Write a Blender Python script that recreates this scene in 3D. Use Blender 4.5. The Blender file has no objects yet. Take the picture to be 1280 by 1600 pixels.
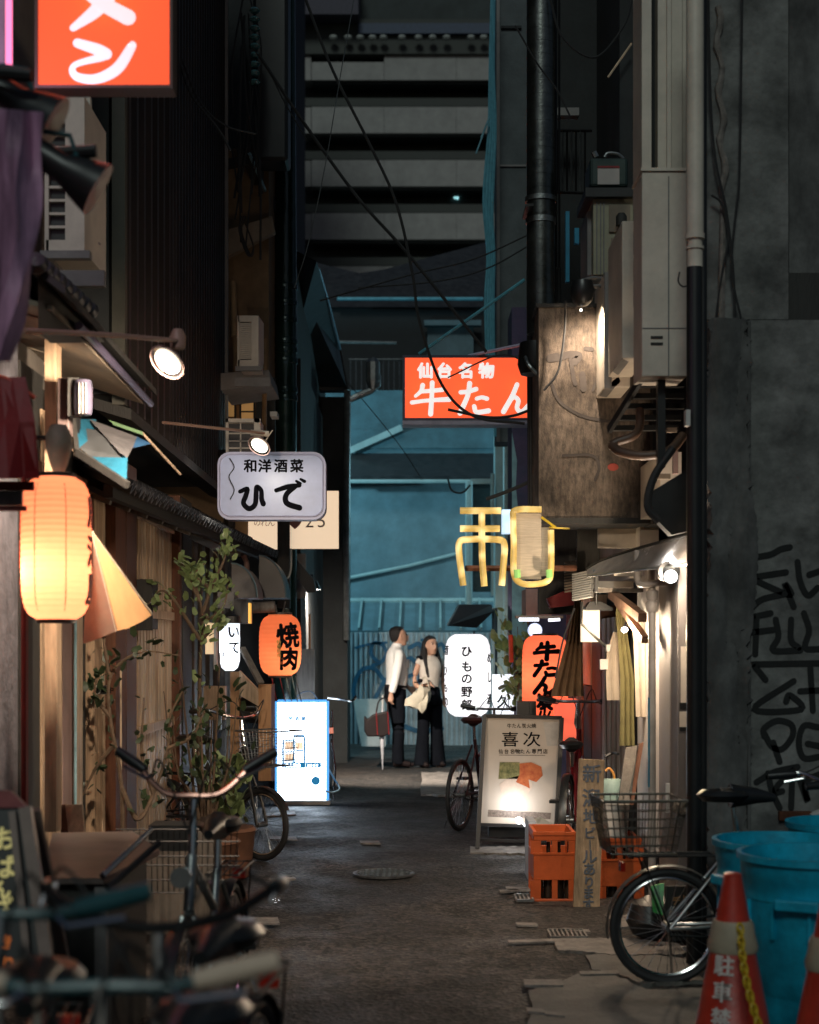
import bpy, bmesh, math, random
from mathutils import Vector, Matrix, Euler
from math import sin, cos, pi, radians
rnd = random.Random(7)
S = bpy.context.scene
COL = S.collection
# ------------------------------------------------------------------ camera, sky, sun, exposure
cd = bpy.data.cameras.new('camera')
cam = bpy.data.objects.new('camera', cd)
COL.objects.link(cam)
CZ = 1.5
cam.location = (0, 0, CZ)
cam.rotation_euler = (radians(90), 0, 0)
cd.sensor_fit = 'VERTICAL'
cd.sensor_height = 36.0
cd.lens = 54.0
cd.shift_y = 0.13125
cd.clip_start = 0.05
cd.clip_end = 600
cd.dof.use_dof = True
cd.dof.focus_distance = 10.5
cd.dof.aperture_fstop = 2.5
S.camera = cam
world = bpy.data.worlds.new('World')
S.world = world
world.use_nodes = True
wn = world.node_tree
sky = wn.nodes.new('ShaderNodeTexSky')
sky.sky_type = 'NISHITA'
sky.sun_disc = False
SUN_EL, SUN_AZ = radians(38), radians(188)
sky.sun_elevation = SUN_EL
sky.sun_rotation = SUN_AZ
wn.links.new(sky.outputs[0], wn.nodes['Background'].inputs[0])
wn.nodes['Background'].inputs[1].default_value = 0.013
sl = bpy.data.lights.new('sun', 'SUN')
sl.energy = 0.52
sl.angle = radians(14)
sl.color = (0.86, 1.0, 0.93)
sun = bpy.data.objects.new('sun', sl)
COL.objects.link(sun)
sdir = Vector((sin(SUN_AZ) * cos(SUN_EL), cos(SUN_AZ) * cos(SUN_EL), sin(SUN_EL)))
sun.rotation_euler = sdir.to_track_quat('Z', 'Y').to_euler()
S.view_settings.view_transform = 'Standard'
S.view_settings.look = 'None'
S.view_settings.exposure = 0.15
S.view_settings.gamma = 1.0
S.view_settings.use_curve_mapping = False
S.render.engine = 'CYCLES'
S.cycles.use_denoising = True
S.cycles.max_bounces = 6
S.cycles.diffuse_bounces = 3
S.cycles.glossy_bounces = 3
S.cycles.transmission_bounces = 4
S.cycles.transparent_max_bounces = 6
S.cycles.sample_clamp_indirect = 3.0
S.cycles.caustics_reflective = False
S.cycles.caustics_refractive = False

# ------------------------------------------------------------------ helpers
FP = 2400.0
def WX(px, Y): return (px - 640) / FP * Y
def WZ(py, Y): return CZ + (1010 - py) / FP * Y
def W(px, py, Y): return Vector((WX(px, Y), Y, WZ(py, Y)))
def lin(c):
    return c / 12.92 if c <= 0.04045 else ((c + 0.055) / 1.055) ** 2.4
def hx(s):
    s = s.lstrip('#')
    return tuple(lin(int(s[i:i + 2], 16) / 255) for i in (0, 2, 4))

def _nt(name):
    m = bpy.data.materials.new(name)
    m.use_nodes = True
    return m, m.node_tree, m.node_tree.nodes['Principled BSDF']
def mat(name, col, rough=.6, metal=0.0, var=.25, scale=6.0, bump=0.0, bscale=60.0, stretch=(1, 1, 1), spec=.5, col2=None, dirt=0.0):
    m, nt, b = _nt(name)
    N, L = nt.nodes.new, nt.links.new
    tc = N('ShaderNodeTexCoord'); mp = N('ShaderNodeMapping')
    mp.inputs['Scale'].default_value = stretch
    L(tc.outputs['Object'], mp.inputs[0])
    n = N('ShaderNodeTexNoise'); n.inputs['Scale'].default_value = scale; n.inputs['Detail'].default_value = 6; n.inputs['Roughness'].default_value = .65
    L(mp.outputs[0], n.inputs['Vector'])
    r = N('ShaderNodeValToRGB')
    lo = col2 if col2 else tuple(max(0, c * (1 - var)) for c in col)
    hi = tuple(min(1, c * (1 + var)) for c in col) if not col2 else col
    r.color_ramp.elements[0].position = .32; r.color_ramp.elements[0].color = (*lo, 1)
    r.color_ramp.elements[1].position = .68; r.color_ramp.elements[1].color = (*hi, 1)
    L(n.outputs[0], r.inputs[0])
    out = r.outputs[0]
    if dirt:
        n2 = N('ShaderNodeTexNoise'); n2.inputs['Scale'].default_value = 1.7; n2.inputs['Detail'].default_value = 8; n2.inputs['Roughness'].default_value = .7
        L(tc.outputs['Object'], n2.inputs['Vector'])
        r2 = N('ShaderNodeValToRGB'); r2.color_ramp.elements[0].position = .4; r2.color_ramp.elements[1].position = .62
        r2.color_ramp.elements[0].color = (1 - dirt, 1 - dirt, 1 - dirt, 1); r2.color_ramp.elements[1].color = (1, 1, 1, 1)
        L(n2.outputs[0], r2.inputs[0])
        mx = N('ShaderNodeMix'); mx.data_type = 'RGBA'; mx.blend_type = 'MULTIPLY'; mx.inputs[0].default_value = 1
        L(out, mx.inputs[6]); L(r2.outputs[0], mx.inputs[7]); out = mx.outputs[2]
    L(out, b.inputs['Base Color'])
    rr = N('ShaderNodeMapRange'); rr.inputs[3].default_value = max(.05, rough - .1); rr.inputs[4].default_value = min(1, rough + .1)
    L(n.outputs[0], rr.inputs[0]); L(rr.outputs[0], b.inputs['Roughness'])
    b.inputs['Metallic'].default_value = metal
    b.inputs['Specular IOR Level'].default_value = spec
    if bump:
        nb = N('ShaderNodeTexNoise'); nb.inputs['Scale'].default_value = bscale; nb.inputs['Detail'].default_value = 5
        L(mp.outputs[0], nb.inputs['Vector'])
        bp = N('ShaderNodeBump'); bp.inputs['Strength'].default_value = bump; bp.inputs['Distance'].default_value = .01
        L(nb.outputs[0], bp.inputs['Height']); L(bp.outputs[0], b.inputs['Normal'])
    return m
def wood(name, col, rough=.6, var=.35, dirt=.3):
    return mat(name, col, rough, 0, var, 5, .3, 30, (6, 6, .6), .3, None, dirt)
def glow(name, col, st, var=0.0):
    """a surface that itself gives off light"""
    m, nt, b = _nt(name)
    b.inputs['Base Color'].default_value = (*[min(.8, c) for c in col], 1)
    b.inputs['Roughness'].default_value = .4
    b.inputs['Emission Color'].default_value = (*col, 1)
    b.inputs['Emission Strength'].default_value = st
    return m
def shade(name, col, st, tcol=None, grain=.0):
    """lamp-shade paper or acrylic: lets through the light of the lamp inside, plus an even glow"""
    m = bpy.data.materials.new(name); m.use_nodes = True
    nt = m.node_tree; N, L = nt.nodes.new, nt.links.new
    nt.nodes.remove(nt.nodes['Principled BSDF'])
    out = nt.nodes['Material Output']
    t = N('ShaderNodeBsdfTranslucent'); d = N('ShaderNodeBsdfDiffuse'); e = N('ShaderNodeEmission')
    tc = tcol or col
    t.inputs[0].default_value = (*tc, 1); d.inputs[0].default_value = (*[c * .8 for c in col], 1)
    e.inputs[0].default_value = (*col, 1); e.inputs[1].default_value = st
    mx = N('ShaderNodeMixShader'); mx.inputs[0].default_value = .35
    L(t.outputs[0], mx.inputs[1]); L(d.outputs[0], mx.inputs[2])
    ad = N('ShaderNodeAddShader'); L(mx.outputs[0], ad.inputs[0]); L(e.outputs[0], ad.inputs[1])
    L(ad.outputs[0], out.inputs[0])
    if grain:
        tcn = N('ShaderNodeTexCoord'); n = N('ShaderNodeTexNoise'); n.inputs['Scale'].default_value = 40
        L(tcn.outputs['Object'], n.inputs['Vector'])
        r = N('ShaderNodeMix'); r.data_type = 'RGBA'; r.inputs[6].default_value = (*[c * (1 - grain) for c in tc], 1); r.inputs[7].default_value = (*tc, 1)
        L(n.outputs[0], r.inputs[0]); L(r.outputs[2], t.inputs[0])
    return m
def glass(name, col=(.8, .85, .85), rough=.08, alpha=.35):
    m, nt, b = _nt(name)
    b.inputs['Base Color'].default_value = (*col, 1); b.inputs['Roughness'].default_value = rough
    b.inputs['Alpha'].default_value = alpha
    return m

MATX = {}
def V(*a): return Vector(a)
class MB:
    def __init__(s): s.v = []; s.f = []
    def add(s, vs, fs, M=None):
        n = len(s.v)
        s.v += [(M @ Vector(p)) if M is not None else Vector(p) for p in vs]
        s.f += [tuple(i + n for i in f) for f in fs]
        return s
    def box(s, x0, x1, y0, y1, z0, z1, M=None):
        vs = [(x, y, z) for x in (x0, x1) for y in (y0, y1) for z in (z0, z1)]
        return s.add(vs, [(0, 1, 3, 2), (4, 6, 7, 5), (0, 4, 5, 1), (2, 3, 7, 6), (0, 2, 6, 4), (1, 5, 7, 3)], M)
    def cbox(s, c, d, rot=(0, 0, 0)):
        M = Matrix.Translation(c) @ Euler(rot).to_matrix().to_4x4()
        return s.box(-d[0] / 2, d[0] / 2, -d[1] / 2, d[1] / 2, -d[2] / 2, d[2] / 2, M)
    def pbox(s, px0, py0, px1, py1, Y, dep, out=0.0):
        """box whose front face spans the pixels at distance Y, depth away from the camera"""
        x0, x1 = sorted((WX(px0, Y), WX(px1, Y))); z0, z1 = sorted((WZ(py0, Y), WZ(py1, Y)))
        return s.box(x0, x1, Y - out, Y + dep, z0, z1)
    def bar(s, a, b, w, h=None, up=(0, 0, 1)):
        a, b = Vector(a), Vector(b); h = h or w
        d = (b - a); L = d.length; d.normalize()
        u = Vector(up)
        if abs(d.dot(u)) > .98: u = Vector((0, 1, 0))
        sx = d.cross(u).normalized(); uy = sx.cross(d).normalized()
        M = Matrix((( sx.x, d.x, uy.x, a.x), (sx.y, d.y, uy.y, a.y), (sx.z, d.z, uy.z, a.z), (0, 0, 0, 1)))
        return s.box(-w / 2, w / 2, 0, L, -h / 2, h / 2, M)
    def tube(s, pts, r, n=6, closed=False, sm=0):
        pts = [Vector(p) for p in pts]
        if sm and len(pts) > 2: pts = smooth(pts, sm, closed)
        m = len(pts); rr = r if isinstance(r, (list, tuple)) else [r] * m
        if len(rr) != m: rr = [rr[int(i * (len(rr) - 1) / (m - 1) + .5)] for i in range(m)]
        base = len(s.v); prev = None
        for i, p in enumerate(pts):
            if closed: t = pts[(i + 1) % m] - pts[i - 1]
            else: t = pts[min(i + 1, m - 1)] - pts[max(i - 1, 0)]
            if t.length < 1e-9: t = Vector((0, 0, 1))
            t.normalize()
            if prev is None:
                a = Vector((0, 0, 1)) if abs(t.z) < .9 else Vector((1, 0, 0))
                u = t.cross(a).normalized()
            else:
                u = (prev - t * prev.dot(t))
                u = u.normalized() if u.length > 1e-6 else t.orthogonal().normalized()
            prev = u; w = t.cross(u)
            for k in range(n):
                q = 2 * pi * k / n
                s.v.append(p + (u * cos(q) + w * sin(q)) * rr[i])
        for i in range(m if closed else m - 1):
            j = (i + 1) % m
            for k in range(n):
                l = (k + 1) % n
                s.f.append((base + i * n + k, base + i * n + l, base + j * n + l, base + j * n + k))
        if not closed:
            s.f.append(tuple(base + k for k in reversed(range(n))))
            s.f.append(tuple(base + (m - 1) * n + k for k in range(n)))
        return s
    def lathe(s, prof, c=(0, 0, 0), n=24, M=None, caps=True, sx=1.0, sy=1.0):
        vs = []; fs = []
        for (r, z) in prof:
            for k in range(n):
                q = 2 * pi * k / n
                vs.append((c[0] + r * sx * cos(q), c[1] + r * sy * sin(q), c[2] + z))
        m = len(prof)
        for i in range(m - 1):
            for k in range(n):
                l = (k + 1) % n
                fs.append((i * n + k, i * n + l, (i + 1) * n + l, (i + 1) * n + k))
        if caps:
            fs.append(tuple(reversed(range(n)))); fs.append(tuple((m - 1) * n + k for k in range(n)))
        return s.add(vs, fs, M)
    def prism(s, poly, d, M=None):
        """3D polygon extruded by vector d"""
        n = len(poly); d = Vector(d)
        vs = [Vector(p) for p in poly] + [Vector(p) + d for p in poly]
        fs = [tuple(range(n)), tuple(reversed(range(n, 2 * n)))] + [(i, i + n, (i + 1) % n + n, (i + 1) % n) for i in range(n)]
        return s.add(vs, fs, M)
    def sheet(s, grid, th=0.004, nrm=None):
        """grid of points -> solid sheet of thickness th"""
        R, C = len(grid), len(grid[0])
        g = [[Vector(p) for p in row] for row in grid]
        off = []
        for i in range(R):
            for j in range(C):
                a = g[min(i + 1, R - 1)][j] - g[max(i - 1, 0)][j]; b = g[i][min(j + 1, C - 1)] - g[i][max(j - 1, 0)]
                n = a.cross(b)
                n = n.normalized() if n.length > 1e-12 else Vector((0, 1, 0))
                off.append(n * th)
        flat = [p for row in g for p in row]
        b0 = len(flat)
        vs = flat + [p + o for p, o in zip(flat, off)]
        fs = []
        for i in range(R - 1):
            for j in range(C - 1):
                q = (i * C + j, i * C + j + 1, (i + 1) * C + j + 1, (i + 1) * C + j)
                fs.append(q); fs.append(tuple(k + b0 for k in reversed(q)))
        edge = [(0, j) for j in range(C)] + [(i, C - 1) for i in range(1, R)] + [(R - 1, j) for j in range(C - 2, -1, -1)] + [(i, 0) for i in range(R - 2, 0, -1)]
        m = len(edge)
        for k in range(m):
            a = edge[k][0] * C + edge[k][1]; b = edge[(k + 1) % m][0] * C + edge[(k + 1) % m][1]
            fs.append((b, a, a + b0, b + b0))
        return s.add(vs, fs)
    def mesh(s, name, m, smooth=False):
        me = bpy.data.meshes.new(name)
        me.from_pydata([tuple(p) for p in s.v], [], s.f)
        bm = bmesh.new(); bm.from_mesh(me); bmesh.ops.recalc_face_normals(bm, faces=bm.faces[:]); bm.to_mesh(me); bm.free()
        me.materials.append(m)
        if smooth:
            me.polygons.foreach_set('use_smooth', [True] * len(me.polygons))
            try: me.set_sharp_from_angle(angle=radians(40))
            except Exception: pass
        return me
    def build(s, name, m, parent=None, world=True, smooth=False, bev=0.0, label=None):
        if parent is not None and world:
            o = org(parent); inv = o.inverted(); s.v = [inv @ Vector(p) for p in s.v]
        me = s.mesh(name, m, smooth)
        ob = bpy.data.objects.new(name, me); COL.objects.link(ob)
        if parent is not None:
            ob.parent = parent; MATX[ob.name] = org(parent).copy()
        else: MATX[ob.name] = Matrix.Identity(4)
        if bev:
            md = ob.modifiers.new('edge', 'BEVEL'); md.width = bev; md.segments = 2; md.limit_method = 'ANGLE'; md.angle_limit = radians(40)
        if label: ob['label'] = label
        s.v = []; s.f = []
        return ob
    def one(s, name, m, label, cat, group=None, smooth=False, bev=0.0):
        """a thing that is one mesh: origin at the middle of its base"""
        xs = [p[0] for p in s.v]; ys = [p[1] for p in s.v]; zs = [p[2] for p in s.v]
        o = Vector(((min(xs) + max(xs)) / 2, (min(ys) + max(ys)) / 2, min(zs)))
        s.v = [Vector(p) - o for p in s.v]
        ob = s.build(name, m, None, False, smooth, bev)
        ob.location = o; MATX[ob.name] = Matrix.Translation(o)
        tag(ob, label, cat, group)
        return ob
    def struct(s, name, m, smooth=False, bev=0.0):
        ob = s.build(name, m, None, True, smooth, bev); ob['kind'] = 'structure'
        return ob
def org(o): return MATX[o.name]
def tag(o, label, cat, group=None):
    o['label'] = label; o['category'] = cat
    if group: o['group'] = group
def T(name, label, cat, loc=(0, 0, 0), group=None, rz=0.0):
    o = bpy.data.objects.new(name, None); COL.objects.link(o)
    o.location = loc; o.rotation_euler = (0, 0, rz); o.empty_display_size = .1
    MATX[o.name] = Matrix.Translation(loc) @ Matrix.Rotation(rz, 4, 'Z')
    tag(o, label, cat, group)
    return o
def copy_tree(o, parent=None):
    c = o.copy(); COL.objects.link(c)
    if parent is not None: c.parent = parent
    MATX[c.name] = MATX[o.name].copy()
    for ch in list(o.children): copy_tree(ch, c)
    return c
def move(o, loc, rz=0.0):
    o.location = loc; o.rotation_euler = (0, 0, rz); MATX[o.name] = Matrix.Translation(loc) @ Matrix.Rotation(rz, 4, 'Z')
def smooth(pts, k=6, closed=False):
    pts = [Vector(p) for p in pts]; n = len(pts); out = []
    rng = range(n) if closed else range(n - 1)
    for i in rng:
        p0 = pts[(i - 1) % n] if closed or i > 0 else pts[0] * 2 - pts[1]
        p1 = pts[i]; p2 = pts[(i + 1) % n]
        p3 = pts[(i + 2) % n] if closed or i + 2 < n else pts[-1] * 2 - pts[-2]
        for j in range(k):
            t = j / k
            out.append(.5 * ((2 * p1) + (p2 - p0) * t + (2 * p0 - 5 * p1 + 4 * p2 - p3) * t * t + (3 * p1 - p0 - 3 * p2 + p3) * t ** 3))
    if not closed: out.append(pts[-1])
    return out
def lamp(parent, loc, watts, col, r=.03, spot=None, target=None, blend=.5):
    l = bpy.data.lights.new('light', 'SPOT' if spot else 'POINT')
    l.energy = watts; l.color = col; l.shadow_soft_size = r
    if spot: l.spot_size = radians(spot); l.spot_blend = blend
    o = bpy.data.objects.new('light', l); COL.objects.link(o)
    o.location = Vector(loc)
    if target is not None: o.rotation_euler = (Vector(loc) - Vector(target)).to_track_quat('Z', 'Y').to_euler()
    return o
def cable(pts, r, m, label, group=None, name='cable', n=5, sm=8, cat='cable'):
    return MB().tube(pts, r, n, False, sm).one(name, m, label, cat, group, True)

# ---- lettering
_font = {}
def glyph(ch):
    if ch in _font: return _font[ch]
    cu = bpy.data.curves.new('g', 'FONT'); cu.body = ch; cu.size = 1; cu.resolution_u = 3
    o = bpy.data.objects.new('g', cu); COL.objects.link(o)
    dg = bpy.context.evaluated_depsgraph_get(); me = bpy.data.meshes.new_from_object(o.evaluated_get(dg))
    vs = [(v.co.x, v.co.y) for v in me.vertices]; fs = [tuple(p.vertices) for p in me.polygons]
    bpy.data.objects.remove(o); bpy.data.meshes.remove(me); bpy.data.curves.remove(cu)
    if vs:
        cx = (min(v[0] for v in vs) + max(v[0] for v in vs)) / 2; cy = (min(v[1] for v in vs) + max(v[1] for v in vs)) / 2
        vs = [(x - cx, y - cy) for x, y in vs]
    _font[ch] = (vs, fs)
    return _font[ch]
class Ink:
    """flat print in the plane (u to the right, w up), t = tiny height above the surface"""
    def __init__(s): s.v = []; s.f = []
    def put(s, ch, u, w, size, bold=0.0, sx=1.0, rot=0.0):
        vs, fs = glyph(ch)
        offs = [(0, 0)] + ([(cos(a) * bold, sin(a) * bold) for a in (.3, 1.35, 2.4, 3.45, 4.5, 5.55)] if bold else [])
        c, q = cos(rot), sin(rot)
        for k, (a, b) in enumerate(offs):
            n = len(s.v)
            s.v += [(u + (x * c - y * q) * size * sx + a, w + (x * q + y * c) * size + b, k * .00025) for x, y in vs]
            s.f += [tuple(i + n for i in f) for f in fs]
        return s
    def row(s, txt, u, w, size, step, bold=0.0, sx=1.0):
        n = len(txt)
        for i, ch in enumerate(txt): s.put(ch, u + (i - (n - 1) / 2) * step, w, size, bold, sx)
        return s
    def col(s, txt, u, wtop, size, step, bold=0.0, sx=1.0):
        for i, ch in enumerate(txt): s.put(ch if ch != 'ー' else '｜', u, wtop - size / 2 - i * step, size, bold, sx)
        return s
    def brush(s, strokes, u0, w0, w, h, wd=1.0):
        """strokes: lists of (x 0..1 right, y 0..1 down, width)"""
        t = 0.0
        for st in strokes:
            P = smooth([Vector((p[0], p[1], p[2])) for p in st], 6)
            n = len(s.v); m = len(P)
            for i, p in enumerate(P):
                q = P[min(i + 1, m - 1)] - P[max(i - 1, 0)]
                dx, dy = q.x * w, -q.y * h; L = math.hypot(dx, dy) or 1
                nx, ny = -dy / L, dx / L; r = p.z * wd * h / 2
                x, y = u0 + p.x * w, w0 + h - p.y * h
                s.v += [(x + nx * r, y + ny * r, t), (x - nx * r, y - ny * r, t)]
            s.f += [(n + 2 * i, n + 2 * i + 1, n + 2 * i + 3, n + 2 * i + 2) for i in range(m - 1)]
            for p in (P[0], P[-1]):
                n = len(s.v); t += .0002
                x, y = u0 + p.x * w, w0 + h - p.y * h; r = p.z * wd * h / 2
                s.v += [(x + cos(a * pi / 6) * r, y + sin(a * pi / 6) * r, t) for a in range(12)]
                s.f.append(tuple(range(n, n + 12)))
            t += .0002
        return s
    def poly(s, pts, t=0.0):
        n = len(s.v); s.v += [(a, b, t) for a, b in pts]; s.f.append(tuple(range(n, n + len(pts)))); return s
    def place(s, name, m, parent, fn, cuts=None, label=None):
        me = bpy.data.meshes.new(name)
        me.from_pydata(s.v, [], s.f)
        bm = bmesh.new(); bm.from_mesh(me)
        if cuts:
            xs = [v[0] for v in s.v]; a, b = min(xs), max(xs)
            for i in range(1, cuts):
                x = a + (b - a) * i / cuts
                bmesh.ops.bisect_plane(bm, geom=bm.verts[:] + bm.edges[:] + bm.faces[:], plane_co=(x, 0, 0), plane_no=(1, 0, 0))
        inv = org(parent).inverted()
        for v in bm.verts: v.co = inv @ Vector(fn(v.co.x, v.co.y, v.co.z))
        bm.to_mesh(me); bm.free(); me.materials.append(m)
        o = bpy.data.objects.new(name, me); COL.objects.link(o); o.parent = parent; MATX[o.name] = org(parent).copy()
        if label: o['label'] = label
        return o
def front(Y, lift=.002):
    return lambda u, w, t: (u, Y - lift - t, w)
G = {
 'メ': [[(.72, .0, .16), (.62, .3, .2), (.4, .62, .19), (.08, .92, .1)], [(.2, .26, .12), (.5, .5, .2), (.86, .74, .22)]],
 'ン': [[(.14, .12, .16), (.42, .26, .2), (.55, .36, .2)], [(.5, .42, .14), (.1, .6, .1), (.12, .84, .14), (.4, .9, .17), (.7, .68, .2), (.9, .22, .16), (.92, .14, .1)]],
 '牛': [[(.3, .08, .15), (.26, .26, .13), (.12, .42, .1)], [(.24, .28, .12), (.55, .25, .13), (.8, .22, .14)], [(.03, .62, .13), (.4, .56, .12), (.97, .52, .16)], [(.54, .0, .15), (.53, .4, .14), (.5, .98, .16)]],
 'た': [[(.08, .3, .13), (.3, .28, .13), (.56, .2, .14)], [(.36, .02, .15), (.3, .4, .14), (.06, .95, .16)], [(.58, .5, .12), (.74, .46, .12), (.9, .5, .13)], [(.5, .74, .13), (.58, .92, .14), (.95, .88, .15)]],
 'ん': [[(.5, .02, .14), (.34, .42, .15), (.06, .94, .16)], [(.12, .78, .12), (.38, .46, .13), (.54, .56, .14), (.5, .82, .14), (.66, .94, .14), (.95, .6, .1)]],
 'ひ': [[(.06, .34, .16), (.32, .24, .17), (.26, .5, .19), (.18, .76, .19), (.38, .95, .2), (.6, .8, .19), (.64, .4, .19), (.66, .16, .16), (.82, .3, .17), (.84, .6, .19), (.9, .78, .2)]],
 'で': [[(.06, .36, .17), (.45, .24, .2), (.8, .2, .16)], [(.66, .24, .18), (.38, .5, .2), (.4, .78, .22), (.8, .93, .22)], [(.7, .06, .1), (.82, .14, .13)], [(.84, .0, .1), (.96, .07, .13)]],
 '串': [[(.04, .05, .09), (.95, .04, .09)], [(.04, .26, .09), (.94, .26, .09)], [(.5, .05, .09), (.5, .4, .09), (.52, .97, .09)], [(.1, .92, .07), (.03, .6, .09), (.05, .38, .09), (.5, .38, .09), (.9, .38, .09), (.94, .6, .09), (.92, .94, .07)]],
}
# ------------------------------------------------------------------ materials
def asphalt():
    m, nt, b = _nt('asphalt'); N, L = nt.nodes.new, nt.links.new
    tc = N('ShaderNodeTexCoord')
    def noise(sc, det, ro=.6):
        n = N('ShaderNodeTexNoise'); n.inputs['Scale'].default_value = sc; n.inputs['Detail'].default_value = det; n.inputs['Roughness'].default_value = ro
        L(tc.outputs['Object'], n.inputs['Vector']); return n.outputs[0]
    def ramp(src, a, ca, b_, cb):
        r = N('ShaderNodeValToRGB'); r.color_ramp.elements[0].position = a; r.color_ramp.elements[1].position = b_
        r.color_ramp.elements[0].color = (*ca, 1); r.color_ramp.elements[1].color = (*cb, 1); L(src, r.inputs[0]); return r.outputs[0]
    def mul(x, y):
        q = N('ShaderNodeMix'); q.data_type = 'RGBA'; q.blend_type = 'MULTIPLY'; q.inputs[0].default_value = 1; L(x, q.inputs[6]); L(y, q.inputs[7]); return q.outputs[2]
    v = N('ShaderNodeTexVoronoi'); v.inputs['Scale'].default_value = 46; L(tc.outputs['Object'], v.inputs['Vector'])
    stone = ramp(v.outputs['Color'], .3, (.008, .007, .007), .85, (.085, .074, .067))
    fine = ramp(noise(70, 3, .8), .35, (.35, .35, .35), .65, (1.4, 1.35, 1.3))
    big = ramp(noise(.9, 7, .62), .38, (.45, .44, .45), .6, (1.15, 1.1, 1.05))
    mid = ramp(noise(5, 4), .4, (.7, .7, .7), .6, (1.1, 1.1, 1.1))
    L(mul(mul(stone, fine), mul(big, mid)), b.inputs['Base Color'])
    L(ramp(noise(1.6, 6, .7), .38, (.55,) * 3, .62, (.88,) * 3), b.inputs['Roughness'])
    bp = N('ShaderNodeBump'); bp.inputs['Strength'].default_value = .9; bp.inputs['Distance'].default_value = .012
    ad = N('ShaderNodeMath'); ad.operation = 'ADD'; L(v.outputs['Distance'], ad.inputs[0]); L(noise(90, 3), ad.inputs[1])
    L(ad.outputs[0], bp.inputs['Height']); L(bp.outputs[0], b.inputs['Normal'])
    return m
M_asph = asphalt()
M_conc = mat('concrete', (.17, .172, .165), .85, 0, .5, 5, .8, 22, dirt=.45)
M_concr = mat('rough_concrete', (.12, .12, .118), .9, 0, .5, 6, 1.0, 14, (1, 1, .5), dirt=.5)
M_patch = mat('pale_concrete_patch', (.15, .14, .125), .75, 0, .35, 7, .5, 60, dirt=.4)
M_slab = mat('pale_slab', (.17, .15, .135), .7, 0, .5, 14, .4, 60)
M_black = mat('black_plastic', (.012, .013, .014), .38, 0, .2)
M_rubber = mat('black_rubber', (.02, .02, .021), .7, 0, .2)
M_dark = mat('dark_timber', (.022, .021, .019), .7, 0, .4, 8, .4, 40, (4, 4, .5))
M_darkp = mat('dark_wall', (.02, .023, .024), .8, 0, .4, 4, .3, 30, dirt=.4)
M_steel = mat('steel', (.5, .5, .5), .3, 1, .15, 10)
M_galv = mat('galvanised_steel', (.32, .34, .34), .38, .9, .25, 12, .2, 40, dirt=.35)
M_duct = mat('spiral_duct_steel', (.16, .17, .16), .3, .9, .3, 8, .15, 40, dirt=.4)
M_iron = mat('black_iron', (.02, .02, .02), .45, .6, .3)
M_chrome = mat('chrome', (.6, .6, .6), .18, 1, .08)
M_white = mat('white_paint', (.55, .54, .51), .5, 0, .12, 6, .1, 50, dirt=.2)
M_cream = mat('cream_casing', (.7, .62, .52), .45, 0, .1, 4, .08, 60, dirt=.22)
M_greyp = mat('grey_paint', (.2, .19, .185), .6, 0, .2, 5, .15, 50, dirt=.2)
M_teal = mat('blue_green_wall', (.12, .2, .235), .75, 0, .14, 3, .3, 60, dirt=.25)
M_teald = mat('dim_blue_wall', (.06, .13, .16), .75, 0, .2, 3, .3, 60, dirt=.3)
M_fence = mat('corrugated_steel', (.4, .5, .55), .42, .3, .2, 3, .1, 60, dirt=.3)
M_tpipe = mat('pale_green_pipe', (.3, .42, .43), .5, 0, .15, 4, dirt=.2)
M_mural = mat('purple_mural', (.11, .07, .14), .8, 0, .5, 3, .2, 30, dirt=.3, col2=(.04, .05, .1))
M_tower = mat('tower_panel', (.36, .35, .34), .8, 0, .12, 1.2, .2, 8, dirt=.12)
M_towerd = mat('tower_recess', (.045, .055, .055), .8, 0, .3, 1)
M_tan = wood('tan_board', (.48, .33, .21), dirt=.2)
M_pale = wood('pale_board', (.6, .45, .31), dirt=.2)
M_rust = wood('red_brown_post', (.13, .05, .025))
M_grey_wood = wood('weathered_board', (.16, .14, .12))
M_ply = mat('stained_plywood', (.23, .18, .14), .85, 0, .6, 9, .6, 50, (4, 4, 1.3), .2, (.07, .058, .05), .65)
M_pink = mat('pinkish_plaster', (.3, .2, .18), .7, 0, .15)
M_purp = mat('grey_purple_plaster', (.1, .095, .11), .85, 0, .4, 9, 1.0, 30)
M_soffit = mat('soffit_board', (.24, .19, .14), .7, 0, .2, 4, .2, 30, dirt=.3)
M_siding = mat('dark_ribbed_siding', (.024, .018, .016), .5, .2, .3, 3, .2, 40, (1, 1, .3))
M_tile = mat('dark_roof_tile', (.035, .035, .038), .45, 0, .4, 8, .3, 40)
M_brown = mat('brown_cloth', (.17, .1, .05), .85, 0, .3, 10, .5, 200)
M_olive = mat('olive_cloth', (.17, .15, .06), .85, 0, .25, 10, .5, 200)
M_cloth = mat('cream_cloth', (.4, .34, .27), .85, 0, .12, 10, .3, 200)
M_noren = mat('tan_cloth', (.42, .22, .09), .85, 0, .12, 10, .3, 200)
M_bin = mat('blue_plastic', (.002, .38, .58), .45, 0, .28, 9, .25, 30, dirt=.35)
M_cone = mat('red_cone_plastic', (.45, .035, .018), .38, 0, .25, 9, .1, 40, dirt=.3)
M_tape = mat('beige_tape', (.33, .28, .2), .6, 0, .2)
M_yel = mat('yellow_plastic', (.55, .38, .02), .45, 0, .25, 8)
M_crate = mat('orange_crate_plastic', (.5, .09, .02), .42, 0, .2, 5, .1, 60, dirt=.25)
M_leafd = mat('dark_leaf', (.03, .05, .02), .5, 0, .5, 20)
M_leaf = mat('green_leaf', (.2, .27, .11), .35, 0, .45, 20)
M_stem = mat('brown_stem', (.12, .08, .05), .8, 0, .3, 20, .5, 60)
M_skin = mat('skin', (.45, .25, .17), .55, 0, .06, 8)
M_hair = mat('black_hair', (.006, .004, .004), .6, 0, .3, 60, .6, 120, (6, 6, .6))
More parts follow.
